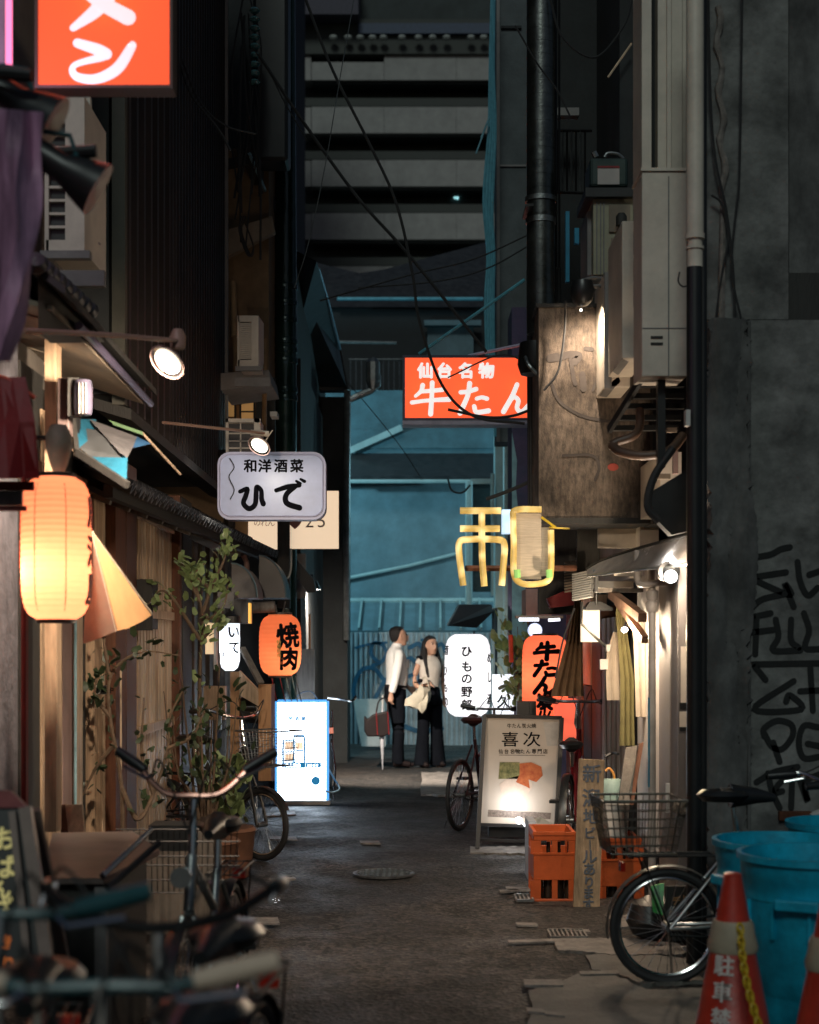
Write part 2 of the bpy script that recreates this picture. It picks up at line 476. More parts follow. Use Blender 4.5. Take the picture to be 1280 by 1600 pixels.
M_shirt = mat('white_shirt', (.68, .66, .64), .8, 0, .05, 6, .8, 11)
M_blouse = mat('cream_blouse', (.55, .49, .43), .8, 0, .06, 6, .8, 11)
M_trous = mat('black_trousers', (.006, .007, .01), .95, 0, .2, 6, .5, 12, spec=.05)
M_leather = mat('dark_leather', (.012, .007, .007), .55, 0, .3, spec=.2)
M_bag = mat('cream_canvas', (.45, .4, .31), .85, 0, .12, 10, .4, 40)
M_ink = mat('black_ink', (.006, .006, .008), .9, 0, .2, spec=.05)
M_inkr = mat('dark_red_ink', (.2, .012, .01), .6, 0, .2)
M_inkw = mat('white_print', (.6, .55, .52), .6, 0, .1)
M_graf = mat('black_spray_paint', (.011, .012, .012), .95, 0, .4, 9)
M_grafb = mat('blue_spray_paint', (.015, .11, .2), .55, 0, .4, 9)
M_chalky = glow('pale_yellow_chalk', hx('c8bb7a'), .35)  # chalk strokes get a faint glow of their own
M_chalko = glow('orange_chalk', hx('c86a2a'), .3)  # orange strokes glow faintly too, though chalk gives no light
M_redc = mat('red_canvas', (.2, .008, .01), .6, 0, .2, 5, .2, 40)
M_grip = mat('cream_grip', (.65, .5, .38), .5, 0, .15)
M_blueish = mat('teal_plastic', (.02, .08, .09), .3, 0, .2)
M_greyplastic = mat('grey_sheet', (.07, .075, .08), .4, 0, .3, 6)
M_cyanp = mat('blue_sheet', (.02, .12, .19), .35, 0, .3, 6, .3, 40)
M_greenp = mat('pale_green_sheet', (.16, .27, .14), .35, 0, .2)
M_pinkfoil = mat('violet_plastic_sheet', (.6, .32, .5), .2, 0, .6, 5, .6, 12, (3, 3, .35), .8, (.08, .04, .07))
M_dkgreen = mat('dark_green_wrap', (.006, .022, .018), .22, .3, .5, 4, .6, 18, (1, 1, .35), .8)
M_curtr = mat('dark_red_curtain', (.12, .01, .01), .8)
M_acr = mat('clouded_acrylic', (.3, .28, .26), .25, 0, .3, 4, .1, 20, spec=.6)
# ------------------------------------------------------------------ ground
g = MB()
nx, ny = 36, 90
g.add([(-200, -60, 0), (200, -60, 0), (200, 340, 0), (-200, 340, 0)], [(0, 1, 2, 3)])
g.struct('ground', mat('street_ground', (.03, .03, .03), .8, 0, .4, 2, .5, 80))
g = MB()
xs = [-3.2 + 6.4 * i / 64 for i in range(65)]; ys = [-1 + 26 * j / 200 for j in range(201)]
vs = [(x, y, .02 + .006 * sin(x * 2.1 + y * .7) + .006 * sin(y * 1.9 - x) + rnd.uniform(-.0012, .0012)) for y in ys for x in xs]
fs = [(j * 65 + i, j * 65 + i + 1, (j + 1) * 65 + i + 1, (j + 1) * 65 + i) for j in range(200) for i in range(64)]
g.add(vs, fs).struct('road', M_asph, True)
def gpatch(name, m, pix, z=.04, th=.02):
    """flat patch whose outline is given by ground pixels"""
    poly = []; fine = []
    for i_, (a_, b_) in enumerate(pix):
        c_, d_ = pix[(i_ + 1) % len(pix)]; n_ = max(1, int(math.hypot(c_ - a_, d_ - b_) / 9)) if th > .012 else 1
        for k_ in range(n_):
            j_ = 1.6 if k_ else 0
            fine.append((a_ + (c_ - a_) * k_ / n_ + rnd.uniform(-j_, j_) * 1.5, b_ + (d_ - b_) * k_ / n_ + rnd.uniform(-j_, j_) * .8))
    for px, py in fine:
        Y = FP * (CZ - z) / (py - 1010); poly.append((WX(px, Y), Y, z))
    return MB().prism(poly, (0, 0, -th)).struct(name, m)
gpatch('concrete_patch', M_patch, [(826, 1548), (870, 1536), (905, 1520), (960, 1523), (1010, 1545), (1130, 1545), (1135, 1600), (1120, 1900), (820, 1900), (822, 1610), (832, 1570)], .036)
gpatch('concrete_patch', M_patch, [(915, 1492), (1000, 1488), (1080, 1500), (1130, 1530), (1000, 1536), (960, 1519), (925, 1515)], .038)
for pts in ([(866, 1466), (965, 1464), (1060, 1474), (1085, 1490), (975, 1492), (872, 1484)], [(945, 1430), (1010, 1428), (1050, 1450), (965, 1448)],
            [(658, 1206), (745, 1206), (748, 1243), (658, 1241)], [(735, 1322), (850, 1322), (852, 1334), (735, 1332)]):
    gpatch('pale_slab', M_slab, pts, .042)
for (a, b, y, w) in ((790, 836, 1386, 5), (806, 838, 1442, 4), (880, 920, 1452, 4), (793, 880, 1466, 4), (372, 434, 1433, 9), (420, 462, 1307, 5), (562, 592, 1314, 4), (818, 878, 1530, 9), (780, 808, 1388, 3),
                     (415, 460, 1268, 4), (420, 460, 1370, 3), (822, 850, 1576, 6), (850, 880, 1582, 5), (905, 965, 1516, 5)):
    k = rnd.uniform(-3, 3)
    gpatch('painted_dash', M_slab, [(a, y + k), (b, y), (b + 3, y + w), (a + 2, y + w + k)], .0435, .01)
# manhole and drain
Ym = FP * 1.46 / 354
mh = T('manhole_cover', 'round worn iron manhole cover in the middle of the asphalt', 'manhole cover', (WX(600, Ym), Ym, .03))
MB().lathe([(.2, 0), (.2, .012), (.185, .014), (.18, .008), (.02, .008), (.0, .009)], org(mh).translation, 40).build('lid', mat('worn_iron', (.12, .12, .12), .45, .7, .4, 20), mh)
m = MB()
for i in range(-4, 5):
    for j in range(-4, 5):
        if i * i + j * j < 19: m.cbox(org(mh).translation + V(i * .038, j * .038, .012), (.02, .02, .008), (0, 0, .78 * ((i + j) % 2)))
m.build('raised_stud', M_galv, mh)['kind'] = 'stuff'
def drain(px0, px1, py, lab):
    Y = FP * 1.46 / (py - 1010); x0, x1 = WX(px0, Y), WX(px1, Y)
    t = T('drain_grate', lab, 'drain', ((x0 + x1) / 2, Y, .03), 'drain grates on the right of the road')
    MB().box(x0, x1, Y, Y + .012, .035, .05).box(x0, x1, Y + .2, Y + .212, .035, .05).build('frame', M_galv, t)
    n = int((x1 - x0) / .022)
    for i in range(n + 1):
        x = x0 + (x1 - x0) * i / n
        MB().box(x - .005, x + .005, Y + .012, Y + .2, .035, .048).build('bar', M_slab, t)
drain(808, 834, 1408, 'small grate with pale bars left of the orange crates')
drain(862, 918, 1466, 'dull wider grate between the crates and the parked bicycle')
# ------------------------------------------------------------------ far tower
TY = 85.0
tw = T('tower_block', 'tall pale apartment tower with dark balcony bands behind the alley', 'building', (0, TY, 0))
MB().box(WX(300, TY), WX(900, TY), TY + 1.6, TY + 14, 0, 47).build('wall', M_towerd, tw)
for k in range(7):
    yb = 125 + 83 * k
    for (a, b, top) in ((487, 600, 28 if k == 0 else 41), (600.5, 713, 41), (713.5, 770, 41), (770.5, 900, 41)):
        MB().pbox(a, yb - top, b, yb, TY, .25).build('balcony_panel', M_tower, tw)
    MB().pbox(467, yb - 40, 486, yb, TY, 1.2).build('balcony_panel', M_tower, tw)
    MB().pbox(470, yb - 55, 900, yb - 42, TY + .5, .2).build('upper_band', mat('tower_band', (.07, .075, .07), .8, 0, .1, 1) if k == 0 else bpy.data.materials['tower_band'], tw)
    MB().pbox(487, yb + 3, 900, yb + 6, TY + .2, 1.4).build('floor_slab', M_towerd, tw)
MB().pbox(458, 30, 900, 84, TY - .2, 1.6).build('roof_band', bpy.data.materials['tower_band'], tw)
MB().pbox(560, 36, 900, 52, TY - .5, 1).build('cornice', mat('blue_cornice', (.05, .07, .12), .6), tw)
bead = None
for i, px in enumerate((521, 544, 563, 582, 599, 628, 654, 676, 698, 736, 756, 772)):
    c = W(px, 59, TY - .7)
    m = MB().lathe([(0, -.14), (.18, -.1), (.24, 0), (.18, .1), (0, .14)], c, 12).build('vent_cap', mat('pale_cap', (.4, .42, .4), .6) if i == 0 else bpy.data.materials['pale_cap'], tw, smooth=True)
MB().pbox(445, -60, 560, 22, TY - 1.5, 5).build('roof_tank', mat('tank_violet', (.07, .065, .09), .7), tw)
for px, py, s_ in ((711, 307, 3), (715, 308, 3), (573, 300, 1.6), (573, 383, 1.6)):
    MB().pbox(px - s_ / 2, py - s_ * .9, px + s_ / 2, py + s_ * .9, TY + 1.45, .1).build('lit_window', glow('far_light', (.35, .75, .8), 1.3) if px == 711 else bpy.data.materials['far_light'], tw)
# darker neighbours either side and behind
bl = T('dark_block', 'dark blue high building beside the tower at top left', 'building', (-9, 60, 0))
MB().box(-16, WX(450, 60), 60, 70, 0, 40).build('wall', mat('dark_blue_wall', (.03, .035, .06), .8), bl)
for i in range(3):
    MB().pbox(330 + 30 * i, 20 + 40 * i, 352 + 30 * i, 60 + 40 * i, 59.98, .05).build('window', mat('dark_pane', (.02, .02, .03), .2) if i == 0 else bpy.data.materials['dark_pane'], bl)
# ------------------------------------------------------------------ houses closing the alley
BY = 24.4
th = T('blue_green_house', 'blue-green lit house with lean-to roof that closes the alley', 'building', (0, BY, 0))
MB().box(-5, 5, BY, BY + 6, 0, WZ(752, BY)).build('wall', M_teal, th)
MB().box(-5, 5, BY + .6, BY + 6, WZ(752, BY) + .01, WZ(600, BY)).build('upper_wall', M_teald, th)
# tiled dark main eave (band 700..750)
MB().prism([(-5, BY - .55, WZ(750, BY)), (-5, BY + .62, WZ(700, BY)), (-5, BY + .62, WZ(708, BY)), (-5, BY - .5, WZ(757, BY))], (10, 0, 0)).build('eave', M_tile, th)
MB().tube([W(536, 752, BY - .5), W(735, 752, BY - .5)], .035, 8).build('gutter', M_tpipe, th)
MB().tube([W(536, 905, BY - .05), W(640, 884, BY - .05), W(715, 865, BY - .05)], .03, 8).build('drain_pipe', M_tpipe, th, smooth=True)
# stains and upper sheet wall
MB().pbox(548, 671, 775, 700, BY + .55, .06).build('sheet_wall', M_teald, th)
MB().bar(W(545, 705, BY + .45), W(628, 668, BY + .45), .06, .1).build('barge_board', M_tpipe, th)
# lean-to: sloping panels
zt, zb = WZ(938, BY), WZ(985, 23.3)
for i in range(9):
    px0 = 505 + i * 30.5
    a = V(WX(px0, BY), BY - .01, zt); b = V(WX(px0 + 30, BY), BY - .01, zt)
    c = V(WX(px0 + 30, BY) - .02, 23.3, zb); d = V(WX(px0, BY) - .02, 23.3, zb)
    MB().prism([a, b, c, d], (0, -.01, -.03)).build('roof_panel', M_teal, th)
    MB().bar(a + V(0, -.01, .02), d + V(0, -.01, .02), .03, .05).build('roof_rib', M_tpipe, th)
MB().tube([W(480, 939, BY - .06), W(790, 939, BY - .06)], .05, 8).build('lean_gutter', M_tpipe, th)
MB().pbox(480, 985, 800, 992, 23.25, .1).build('fascia', M_teald, th)
# corrugated shutter wall
FYc = 23.2
m = MB(); x = -2.2; pts = []
k = 0
while x < 2.4:
    pts.append((x, FYc - (.025 if k % 4 in (1, 2) else 0))); x += .019; k += 1
m.sheet([[(a, b, WZ(1166, FYc)) for a, b in pts], [(a, b, WZ(988, FYc)) for a, b in pts]], .004)
m.build('corrugated_sheet', M_fence, th)
MB().box(-2.3, 2.4, FYc - .12, FYc + .3, 0, WZ(1164, FYc)).build('plinth', mat('plinth_concrete', (.2, .2, .19), .8, 0, .3, 6), th)
ink = Ink()
def gp(pts, w): return [[((px - 540) / 240, (py - 980) / 190, w) for px, py in pts]]
for pts, w in (([(598, 1060), (585, 1045), (568, 1045), (556, 1062), (553, 1085), (562, 1105), (575, 1110), (588, 1088), (602, 1062)], .035),
               ([(592, 1035), (580, 1022), (584, 1005), (598, 1008), (604, 1022), (596, 1034), (582, 1040)], .03),
               ([(640, 1012), (655, 1006), (660, 1022), (650, 1034), (640, 1028), (632, 1044)], .035), ([(556, 1012), (580, 1006), (604, 1004)], .02),
               ([(660, 1000), (680, 1010), (690, 1006), (696, 1018)], .03), ([(630, 1060), (655, 1052), (652, 1072)], .03), ([(632, 1135), (656, 1142), (690, 1138)], .04)):
    ink.brush([[((px - 540) / 240, (py - 980) / 190, w) for px, py in pts]], WX(540, FYc), WZ(1170, FYc), 240 / FP * FYc, 190 / FP * FYc)
ink.place('graffiti', M_grafb, th, front(FYc - .027, .003), 120)
# window block on the right of the house
wb = T('side_window', 'small steel-framed window with sliding grille beside the hanging white lantern', 'window', W(755, 960, 22))
MB().pbox(728, 756, 738, 960, 22, .1).pbox(768, 756, 776, 930, 22, .1).pbox(736, 748, 776, 756, 22, .1).build('frame', M_tpipe, wb)
MB().pbox(739, 757, 767, 925, 22.08, .04).build('pane', mat('dark_glass', (.03, .06, .07), .15), wb)
MB().tube([W(733, 752, 21.9), W(733, 945, 21.9), W(748, 952, 21.9)], .05, 8, sm=3).build('drain_pipe', M_tpipe, wb, smooth=True)
# upper dark house with teal gutter
uy = 31.0
uh = T('upper_dark_house', 'dark tiled house with a thin blue gutter below the tower', 'building', (0, uy, 0))
MB().box(-8, 4, uy + .1, uy + 6, 0, WZ(480, uy)).build('wall', mat('blackened_wall', (.018, .022, .025), .8), uh)
MB().prism([W(380, 380, uy + 3), W(525, 432, uy + 3), W(640, 415, uy + 3), W(790, 370, uy + 3), W(790, 480, uy), W(380, 480, uy)], (0, .15, 0)).build('roof', M_tile, uh)
MB().tube([W(527, 467, uy - .2), W(755, 467, uy - .2)], .038, 8).build('gutter', mat('blue_gutter', (.1, .35, .45), .35), uh)
MB().pbox(663, 500, 752, 508, uy - .3, .2).build('roof_flashing', M_teal, uh)
MB().pbox(668, 508, 740, 556, uy - .1, .15).build('lit_wall', M_teal, uh)  # teal light on this stretch of wall is put into its colour
MB().pbox(690, 570, 716, 600, uy - .15, .1).build('window', mat('dark_pane_b', (.02, .02, .03), .2), uh)
for i in range(11):
    px = 548 + i * 8.5
    MB().tube([W(px, 560, 28), W(px, 640, 28)], .012, 5).build('railing_bar', M_galv, uh)
MB().tube([W(545, 562, 28), W(640, 562, 28)], .02, 6).tube([W(500, 534, 28), W(620, 536, 28)], .03, 6).build('railing_rail', M_galv, uh)
sk = T('hanging_canopy', 'small black sloped canopy above the white lantern', 'canopy', W(745, 985, 17))
MB().prism([W(718, 945, 17), W(768, 945, 17), W(772, 955, 16.4), W(745, 981, 16.2), W(700, 978, 16.2)], (0, .5, .02)).build('canopy_sheet', M_black, sk)
MB().tube([W(741, 985, 16.3), W(741, 1000, 16.3)], .012, 6).tube([W(773, 950, 16.6), W(773, 1210, 16.6)], .03, 8).build('post', mat('blue_dark_pole', (.05, .09, .11), .5), sk)
# white leaning board behind the man
lb = T('leaning_board', 'white scuffed board leaning behind the man and his bag', 'board', W(578, 1166, 22.6))
MB().prism([W(552, 1092, 22.3), W(601, 1092, 22.3), W(603, 1166, 22.0), W(565, 1166, 22.0)], (0, .03, 0)).build('panel', M_white, lb)
MB().bar(W(556, 1092, 22.4), W(566, 1166, 22.9), .03).build('leg', M_greyp, lb)
# ------------------------------------------------------------------ right-hand far walls
ry = 17.5
rb = T('grey_corner_building', 'tall grey rendered building end wall behind the red hanging sign', 'building', (1.5, ry, 0))
MB().box(WX(776, ry), 4.5, ry, ry + .45, WZ(690, ry), 14).build('wall', mat('grey_render', (.1, .115, .12), .85, 0, .2, 3, .4, 30, dirt=.25), rb)
MB().pbox(776, -200, 781, 690, ry - .04, .04).pbox(776, 257, 822, 260, ry - .02, .02).build('corner_trim', M_greyp, rb)
MB().pbox(783, 40, 815, 44, ry - .03, .03).build('joint', M_darkp, rb)
mw = T('mural_wall', 'purple painted wall with pale curve behind the red hanging sign', 'wall', (1.3, 16.6, 0))
MB().box(WX(800, 16.6), 3.5, 16.6, 17.3, .0, WZ(480, 16.6)).build('wall', M_mural, mw)
Ink().poly([(WX(800, 16.6), WZ(1000, 16.6)), (WX(826, 16.6), WZ(1000, 16.6)), (WX(820, 16.6), WZ(900, 16.6)), (WX(806, 16.6), WZ(760, 16.6)), (WX(808, 16.6), WZ(720, 16.6)), (WX(800, 16.6), WZ(675, 16.6))]).place('painted_curve', mat('pale_blue_paint', (.2, .36, .4), .7), mw, front(16.6, .004))
tp = T('pale_pillar', 'pale green pillar with drainpipe right of the corrugated wall', 'pillar', (WX(785, 20), 20, 0))
MB().pbox(774, 660, 800, 1165, 20, .4).build('column', M_tpipe, tp)
MB().tube([W(792, 690, 19.8), W(792, 1165, 19.8)], .05, 10).build('drain_pipe', M_tpipe, tp, smooth=True)
MB().tube([W(770, 740, 19.8), W(770, 800, 19.8), W(776, 830, 19.8)], .03, 6, sm=3).build('bracket_pipe', M_tpipe, tp)
# bundle of pale blue cables
cb = mat('blue_cable', (.1, .3, .38), .5)
for i, o in enumerate((-6, -2.5, 1, 4)):
    pts = [W(772 + o * .3, -60, 16.9), W(772 + o * .5 - 3, 100, 16.9), W(770 + o, 200, 16.9), W(764 + o * 1.3, 310 + i * 6, 16.9), W(768 + o, 400, 16.9), W(766 + o * 1.2, 480, 16.9), W(770 + o, 640 + 14 * i, 16.9)]
    cable(pts, .017, cb, ('leftmost', 'second', 'third', 'rightmost')[i] + ' strand of the blue cable bundle down the grey wall', 'blue cable bundle')
cable([W(752, 215, 16.8), W(764, 185, 16.8), W(744, 240, 16.8)], .01, cb, 'loose short blue loop sticking out of the cable bundle', None, name='loose_wire')
# ------------------------------------------------------------------ dark buildings on the left, far part
ld = T('dark_left_building', 'unlit dark building with drainpipe at left of the alley end', 'building', (-2.2, 15.5, 0))
MB().box(-5, WX(543, 19.5), 19.5, 20.5, 0, WZ(620, 19.5)).build('end_wall', M_darkp, ld)
MB().box(-5, WX(470, 15.5), 15.5, 19.5, 0, WZ(560, 15.5)).build('wall', M_darkp, ld)
MB().box(-5, WX(462, 15.5), 15.6, 21, WZ(560, 15.5), WZ(380, 15.5)).build('upper_wall', M_darkp, ld)
MB().prism([W(440, 380, 15.4), W(495, 408, 15.4), W(533, 545, 19.4), W(545, 610, 19.6), W(440, 610, 19.4)], (0, .2, 0)).build('roof_slope', M_black, ld)
MB().tube([W(497, 420, 15.8), W(512, 470, 17), W(531, 545, 19.2)], .02, 6).build('roof_flashing', mat('blue_steel', (.25, .33, .4), .3, .6), ld)
MB().tube([W(580, 560, 19.3), W(590, 602, 19.3), W(548, 624, 19.3), W(543, 640, 19.3), W(541, 1000, 19.3)], .045, 8, sm=3).build('drain_pipe', M_galv, ld, smooth=True)
MB().lathe([(.05, 0), (.09, .12), (.09, .35), (.05, .4)], W(583, 610, 19.3), 10).build('rain_hopper', M_galv, ld)
for i in range(5):
    py = 650 + i * 62
    MB().pbox(452 + (i % 2) * 3, py, 466, py + 42, 15.48, .03).build('shutter_slat', M_dark, ld)
MB().pbox(448, 668, 460, 715, 14.9, .1).build('duct_cover', M_soffit, ld)
MB().pbox(455, 865, 478, 935, 15.45, .05).build('grey_box', M_greyp, ld)
MB().tube([W(484, 960, 15.3), W(484, 1100, 15.3)], .012, 6).build('copper_pipe', mat('copper_pipe', (.45, .22, .1), .5), ld)
MB().pbox(455, 1014, 492, 1100, 14.9, .06).build('grey_panel', M_grey_wood, ld)
MB().prism([W(455, 865, 15.1), W(490, 905, 15.1), W(494, 925, 15.1), W(480, 925, 15.1), W(452, 885, 15.1)], (0, .2, 0)).build('bracket', M_dark, ld)
# ------------------------------------------------------------------ left row
LX = -1.75
def LY(px, X=LX): return FP * X / (px - 640)
# upper ribbed siding building
sb = T('ribbed_building', 'black ribbed-metal upper storey over the tiled eave on the left', 'building', (-2.2, 10, 0))
m = MB(); pts = []; y = LY(176, -1.6); k = 0
y0 = y
MB().box(-3.6, -1.62, y0, 13.1, 2.86, 9.5).build('wall', M_darkp, sb)
pts = []
while y < 13.1:
    pts.append((-1.6 + (.035 if k % 4 in (1, 2) else 0), y)); y += .035 if y > 10 else .06; k += 1
m.sheet([[(a, b, 2.84) for a, b in pts], [(a, b, 9.5) for a, b in pts]], .004).build('ribbed_sheet', M_siding, sb)
MB().box(-1.6, -1.53, y0 - .02, y0 + .05, 2.8, 9.5).build('corner_strip', mat('olive_strip', (.05, .048, .035), .6), sb)
MB().box(-1.57, -1.545, 13.06, 13.1, 2.9, 9.5).build('edge_pipe', M_greyp, sb)
MB().prism([(-1.7, y0, 2.84), (-1.5, y0, 2.78), (-1.5, 13.1, 2.78), (-1.7, 13.1, 2.84)], (0, 0, -.06)).build('base_flashing', M_dark, sb)
MB().tube([(-1.52, 12.6, 3.1), (-1.5, 12.8, 2.7), (-1.52, 12.9, 2.35)], .05, 8, sm=4).build('drain_elbow', M_siding, sb)
# nearer mortar wall with the AC
nb = T('mortar_building', 'narrow grey-beige rendered wall behind the large slatted air conditioner', 'building', (-2, 7.6, 0))
MB().box(-3.5, LX - .03, 6.9, 8.2, 2.75, 9.5).build('wall', mat('beige_render', (.16, .14, .12), .85, 0, .2, 3, .3, 40, dirt=.3), nb)
MB().pbox(133, 150, 141, 345, 7.45, .04).build('pipe_cover', M_cream, nb)
MB().tube([W(141, 355, 7.4), W(148, 375, 7.35), W(158, 383, 7.3)], .006, 6).build('wire_end', M_cream, nb)
def ac_slatted(label, px0, py0, px1, py1, Y, dep, slat_px, n, group):
    t = T('air_conditioner', label, 'air conditioner', W((px0 + px1) / 2, py1, Y), group)
    a, b = WX(px0, Y), WX(px1, Y); z0, z1 = WZ(py1, Y), WZ(py0, Y); s_ = WX(slat_px, Y)
    MB().box(s_, b, Y, Y + dep, z0, z1).box(a, s_, Y + .05, Y + dep, z0, z1).box(a, s_, Y, Y + .05, z0, z0 + .05).box(a, s_, Y, Y + .05, z1 - .05, z1).box(a - .006, a + .012, Y, Y + .05, z0, z1).build('casing', M_cream, t)
    MB().box(a + .014, s_ - .002, Y + .03, Y + .048, z0 + .052, z1 - .052).build('grille_back', M_black, t)
    h = (z1 - z0 - .1)
    for i in range(1, n):
        z = z0 + .05 + h * i / n
        MB().box(a + .013, s_, Y + .004, Y + .045, z - .006, z + .006).build('slat', M_cream, t)
    MB().box(a - .02, b + .03, Y - .03, Y + .02, z0 - .04, z0 - .005).box(a - .02, b + .1, Y - .05, Y + .0, z0 - .17, z0 - .1).build('bracket', M_greyp, t)
    return t
ac_slatted('large cream air conditioner with dark slats near the red sign', 72, 150, 132, 392, 7.0, .5, 102, 10, 'air conditioners of the left row')
# near left plaster wall, dark frame
nw = T('plaster_wall', 'rough grey-purple plaster wall at the left edge of the picture', 'wall', (-2, 6.3, 0))
MB().box(-3.5, LX, 3.0, LY(28), 0, 3.2).build('wall', M_purp, nw)
MB().box(-3.5, LX + .01, LY(28) + .002, LY(64), 0, 2.78).build('dark_frame', M_dark, nw)
MB().box(LX, LX + .03, LY(30), LY(34), 0.1, 2.4).build('red_curtain', M_curtr, nw)
# wooden shopfront
sf = T('wooden_shopfront', 'timber shopfront of pale boards and a slatted sliding door on the left', 'shopfront', (-1.8, 8.5, 0))
def upright(name, px0, px1, m, out=0.0, z0=.02, z1=2.62):
    return MB().box(LX - .12, LX + out, LY(px0, LX + out), LY(px1, LX + out) - .004, z0, z1).build(name, m, sf, bev=.004)
upright('board', 66, 98, M_tan, .02); upright('board', 98.5, 117, M_pink, .0); upright('board', 119, 130, M_pale, .02)
upright('recess', 131, 147, M_dark, -.05); upright('board', 148, 160, M_tan); upright('board', 160.5, 172, M_pale); upright('board', 172.5, 180, M_tan)
upright('post', 181, 197, M_rust, .06); upright('post', 198, 214, mat('brown_post', (.09, .035, .018), .6, 0, .3, 6), .03)
for i in range(14):
    y = LY(216 + i * 4.6, LX - .01); y2 = LY(216 + i * 4.6 + 3.6, LX - .01)
    MB().box(LX - .05, LX - .01, y, y2, .25, 2.35).build('slat', M_pale if i % 3 else M_tan, sf)
MB().box(LX - .08, LX - .055, LY(215), LY(282), .02, 2.6).build('door_panel', M_tan, sf)
for z in (.2, .95, 1.72, 2.36): MB().box(LX - .05, LX + .012, LY(215), LY(281), z - .03, z + .03).build('rail', M_tan, sf)
MB().box(LX - .04, LX + .004, LY(222), LY(246), WZ(982, 10.1), WZ(905, 10.1)).build('glass_pane', M_dark, sf)
upright('post', 281, 284, M_rust, .05); upright('post', 286, 300, M_dark, .05)
for i in range(6):
    upright('lattice_post', 304 + i * 12, 309 + i * 12, M_grey_wood, -.02, .02, 2.4)
MB().box(LX - .6, LX - .3, 7.0, 15.5, .0, 2.6).build('back_wall', M_dark, sf)
MB().box(LX - .1, LX + .05, 7.35, 12, .02, .14).build('sill', M_grey_wood, sf)
MB().box(LX - .1, LX + .02, 7.35, 12, 2.36, 2.5).build('lintel', M_dark, sf)
MB().tube([(LX + .03, LY(118, LX + .03), .3), (LX + .03, LY(118, LX + .03), 2.1)], .008, 6).build('glass_edge', mat('pale_edge', (.3, .5, .55), .3), sf)
MB().tube([W(189, 1048, 8.6), W(189, 1240, 8.6)], .006, 6).build('downpipe', M_pale, sf)
Ink().row('営業中', WX(162, 8.4), WZ(1078, 8.4), .035, .04, .001).place('notice', M_ink, sf, front(8.398))
MB().pbox(148, 1071, 168, 1085, 8.4, .004).build('notice_strip', M_white, sf)
MB().pbox(212, 905, 238, 985, 9.7, .03).build('name_board', M_dark, sf)
cp = T('cut_boards', 'short orange-brown board end leaning on the pale shopfront boards', 'board', W(115, 1306, 6.9))
MB().prism([W(92, 1258, 7.0), W(102, 1258, 7.0), W(108, 1310, 6.9), W(96, 1310, 6.9)], (0, .03, 0)).build('dark_edge', M_rust, cp)
MB().prism([W(102, 1258, 7.0), W(128, 1258, 7.0), W(132, 1310, 6.9), W(108, 1310, 6.9)], (0, .03, 0)).build('plank', M_tan, cp)
# second eave with soffit
ev = T('upper_eave', 'warm-lit soffit and dark gutter above the big paper lantern', 'eave', (-1.6, 7, 2.7))
ya, yb = 5.9, 7.9
MB().prism([(-1.37, ya, 2.79), (-1.37, yb, 2.745), (-2.0, yb, 2.95), (-2.0, ya, 2.95)], (0, 0, .02)).build('soffit_board', M_soffit, ev)
for i in range(4):
    y = ya + .25 + i * .5
    MB().bar((-1.38, y, 2.792), (-1.98, y, 2.945), .012, .012).build('batten', M_soffit, ev)
MB().tube([(-1.335, ya + .3, 2.795), (-1.335, yb + .02, 2.75)], .018, 8).build('gutter', mat('violet_gutter', (.12, .1, .16), .3, .4), ev)
MB().prism([(-1.3, ya - .1, 2.83), (-1.3, yb, 2.79), (-2.0, yb, 3.3), (-2.0, ya - .1, 3.35)], (0, 0, .03)).build('roof_sheet', M_dark, ev)
for i in range(9):
    c = W(58 + i * 10, 418 + i * 9, 5.8 + i * .1)
    MB().lathe([(.035, 0), (.045, .03), (.03, .06), (.0, .07)], (0, 0, 0), 10, Matrix.Translation(c) @ Euler((1.2, .6, 0)).to_matrix().to_4x4()).build('tile_end', M_tile, ev, smooth=True)
MB().pbox(70, 520, 88, 1300, 6.72, .1).build('post', M_tan, ev)
MB().prism([W(60, 430, 5.8), W(150, 500, 6.6), W(150, 520, 6.6), W(60, 520, 5.8)], (0, .2, 0)).build('gable_board', M_dark, ev)
# electric meter
em = T('electric_meter', 'round glass electric meter on a brown box under the soffit', 'meter', W(115, 660, 6.6))
MB().pbox(90, 590, 108, 680, 6.55, .08).build('backboard', mat('meter_brown', (.09, .06, .055), .6), em, bev=.004)
MB().pbox(106, 590, 124, 650, 6.5, .06).build('box', M_dark, em)
MB().lathe([(0, 0), (.035, .005), (.04, .03), (.04, .12), (.035, .15), (0, .16)], W(130, 650, 6.5), 18).build('glass_cover', mat('meter_glass', (.06, .055, .08), .12, 0, .2), em, smooth=True)
for i in range(3): MB().tube([W(124 + i * 5, 598, 6.455), W(124 + i * 5, 646, 6.455)], .004, 5).build('meter_rib', M_greyp, em)
# porcelain holder + lantern bracket
lbk = T('lantern_bracket', 'dark horizontal rod carrying the big paper lantern', 'bracket', W(88, 700, 6.0))
MB().tube([W(-40, 680, 5.9), W(95, 685, 6.1)], .01, 8).tube([W(-40, 744, 5.9), W(30, 742, 6.0)], .01, 8).build('rod', M_iron, lbk)
MB().lathe([(.02, -.1), (.035, -.06), (.05, 0), (.05, .05), (.03, .09)], W(92, 700, 6.0), 16).build('holder', M_soffit, lbk, smooth=True)
MB().tube([W(92, 725, 6.0), W(92, 748, 6.0)], .012, 6).build('hook', M_tan, lbk)
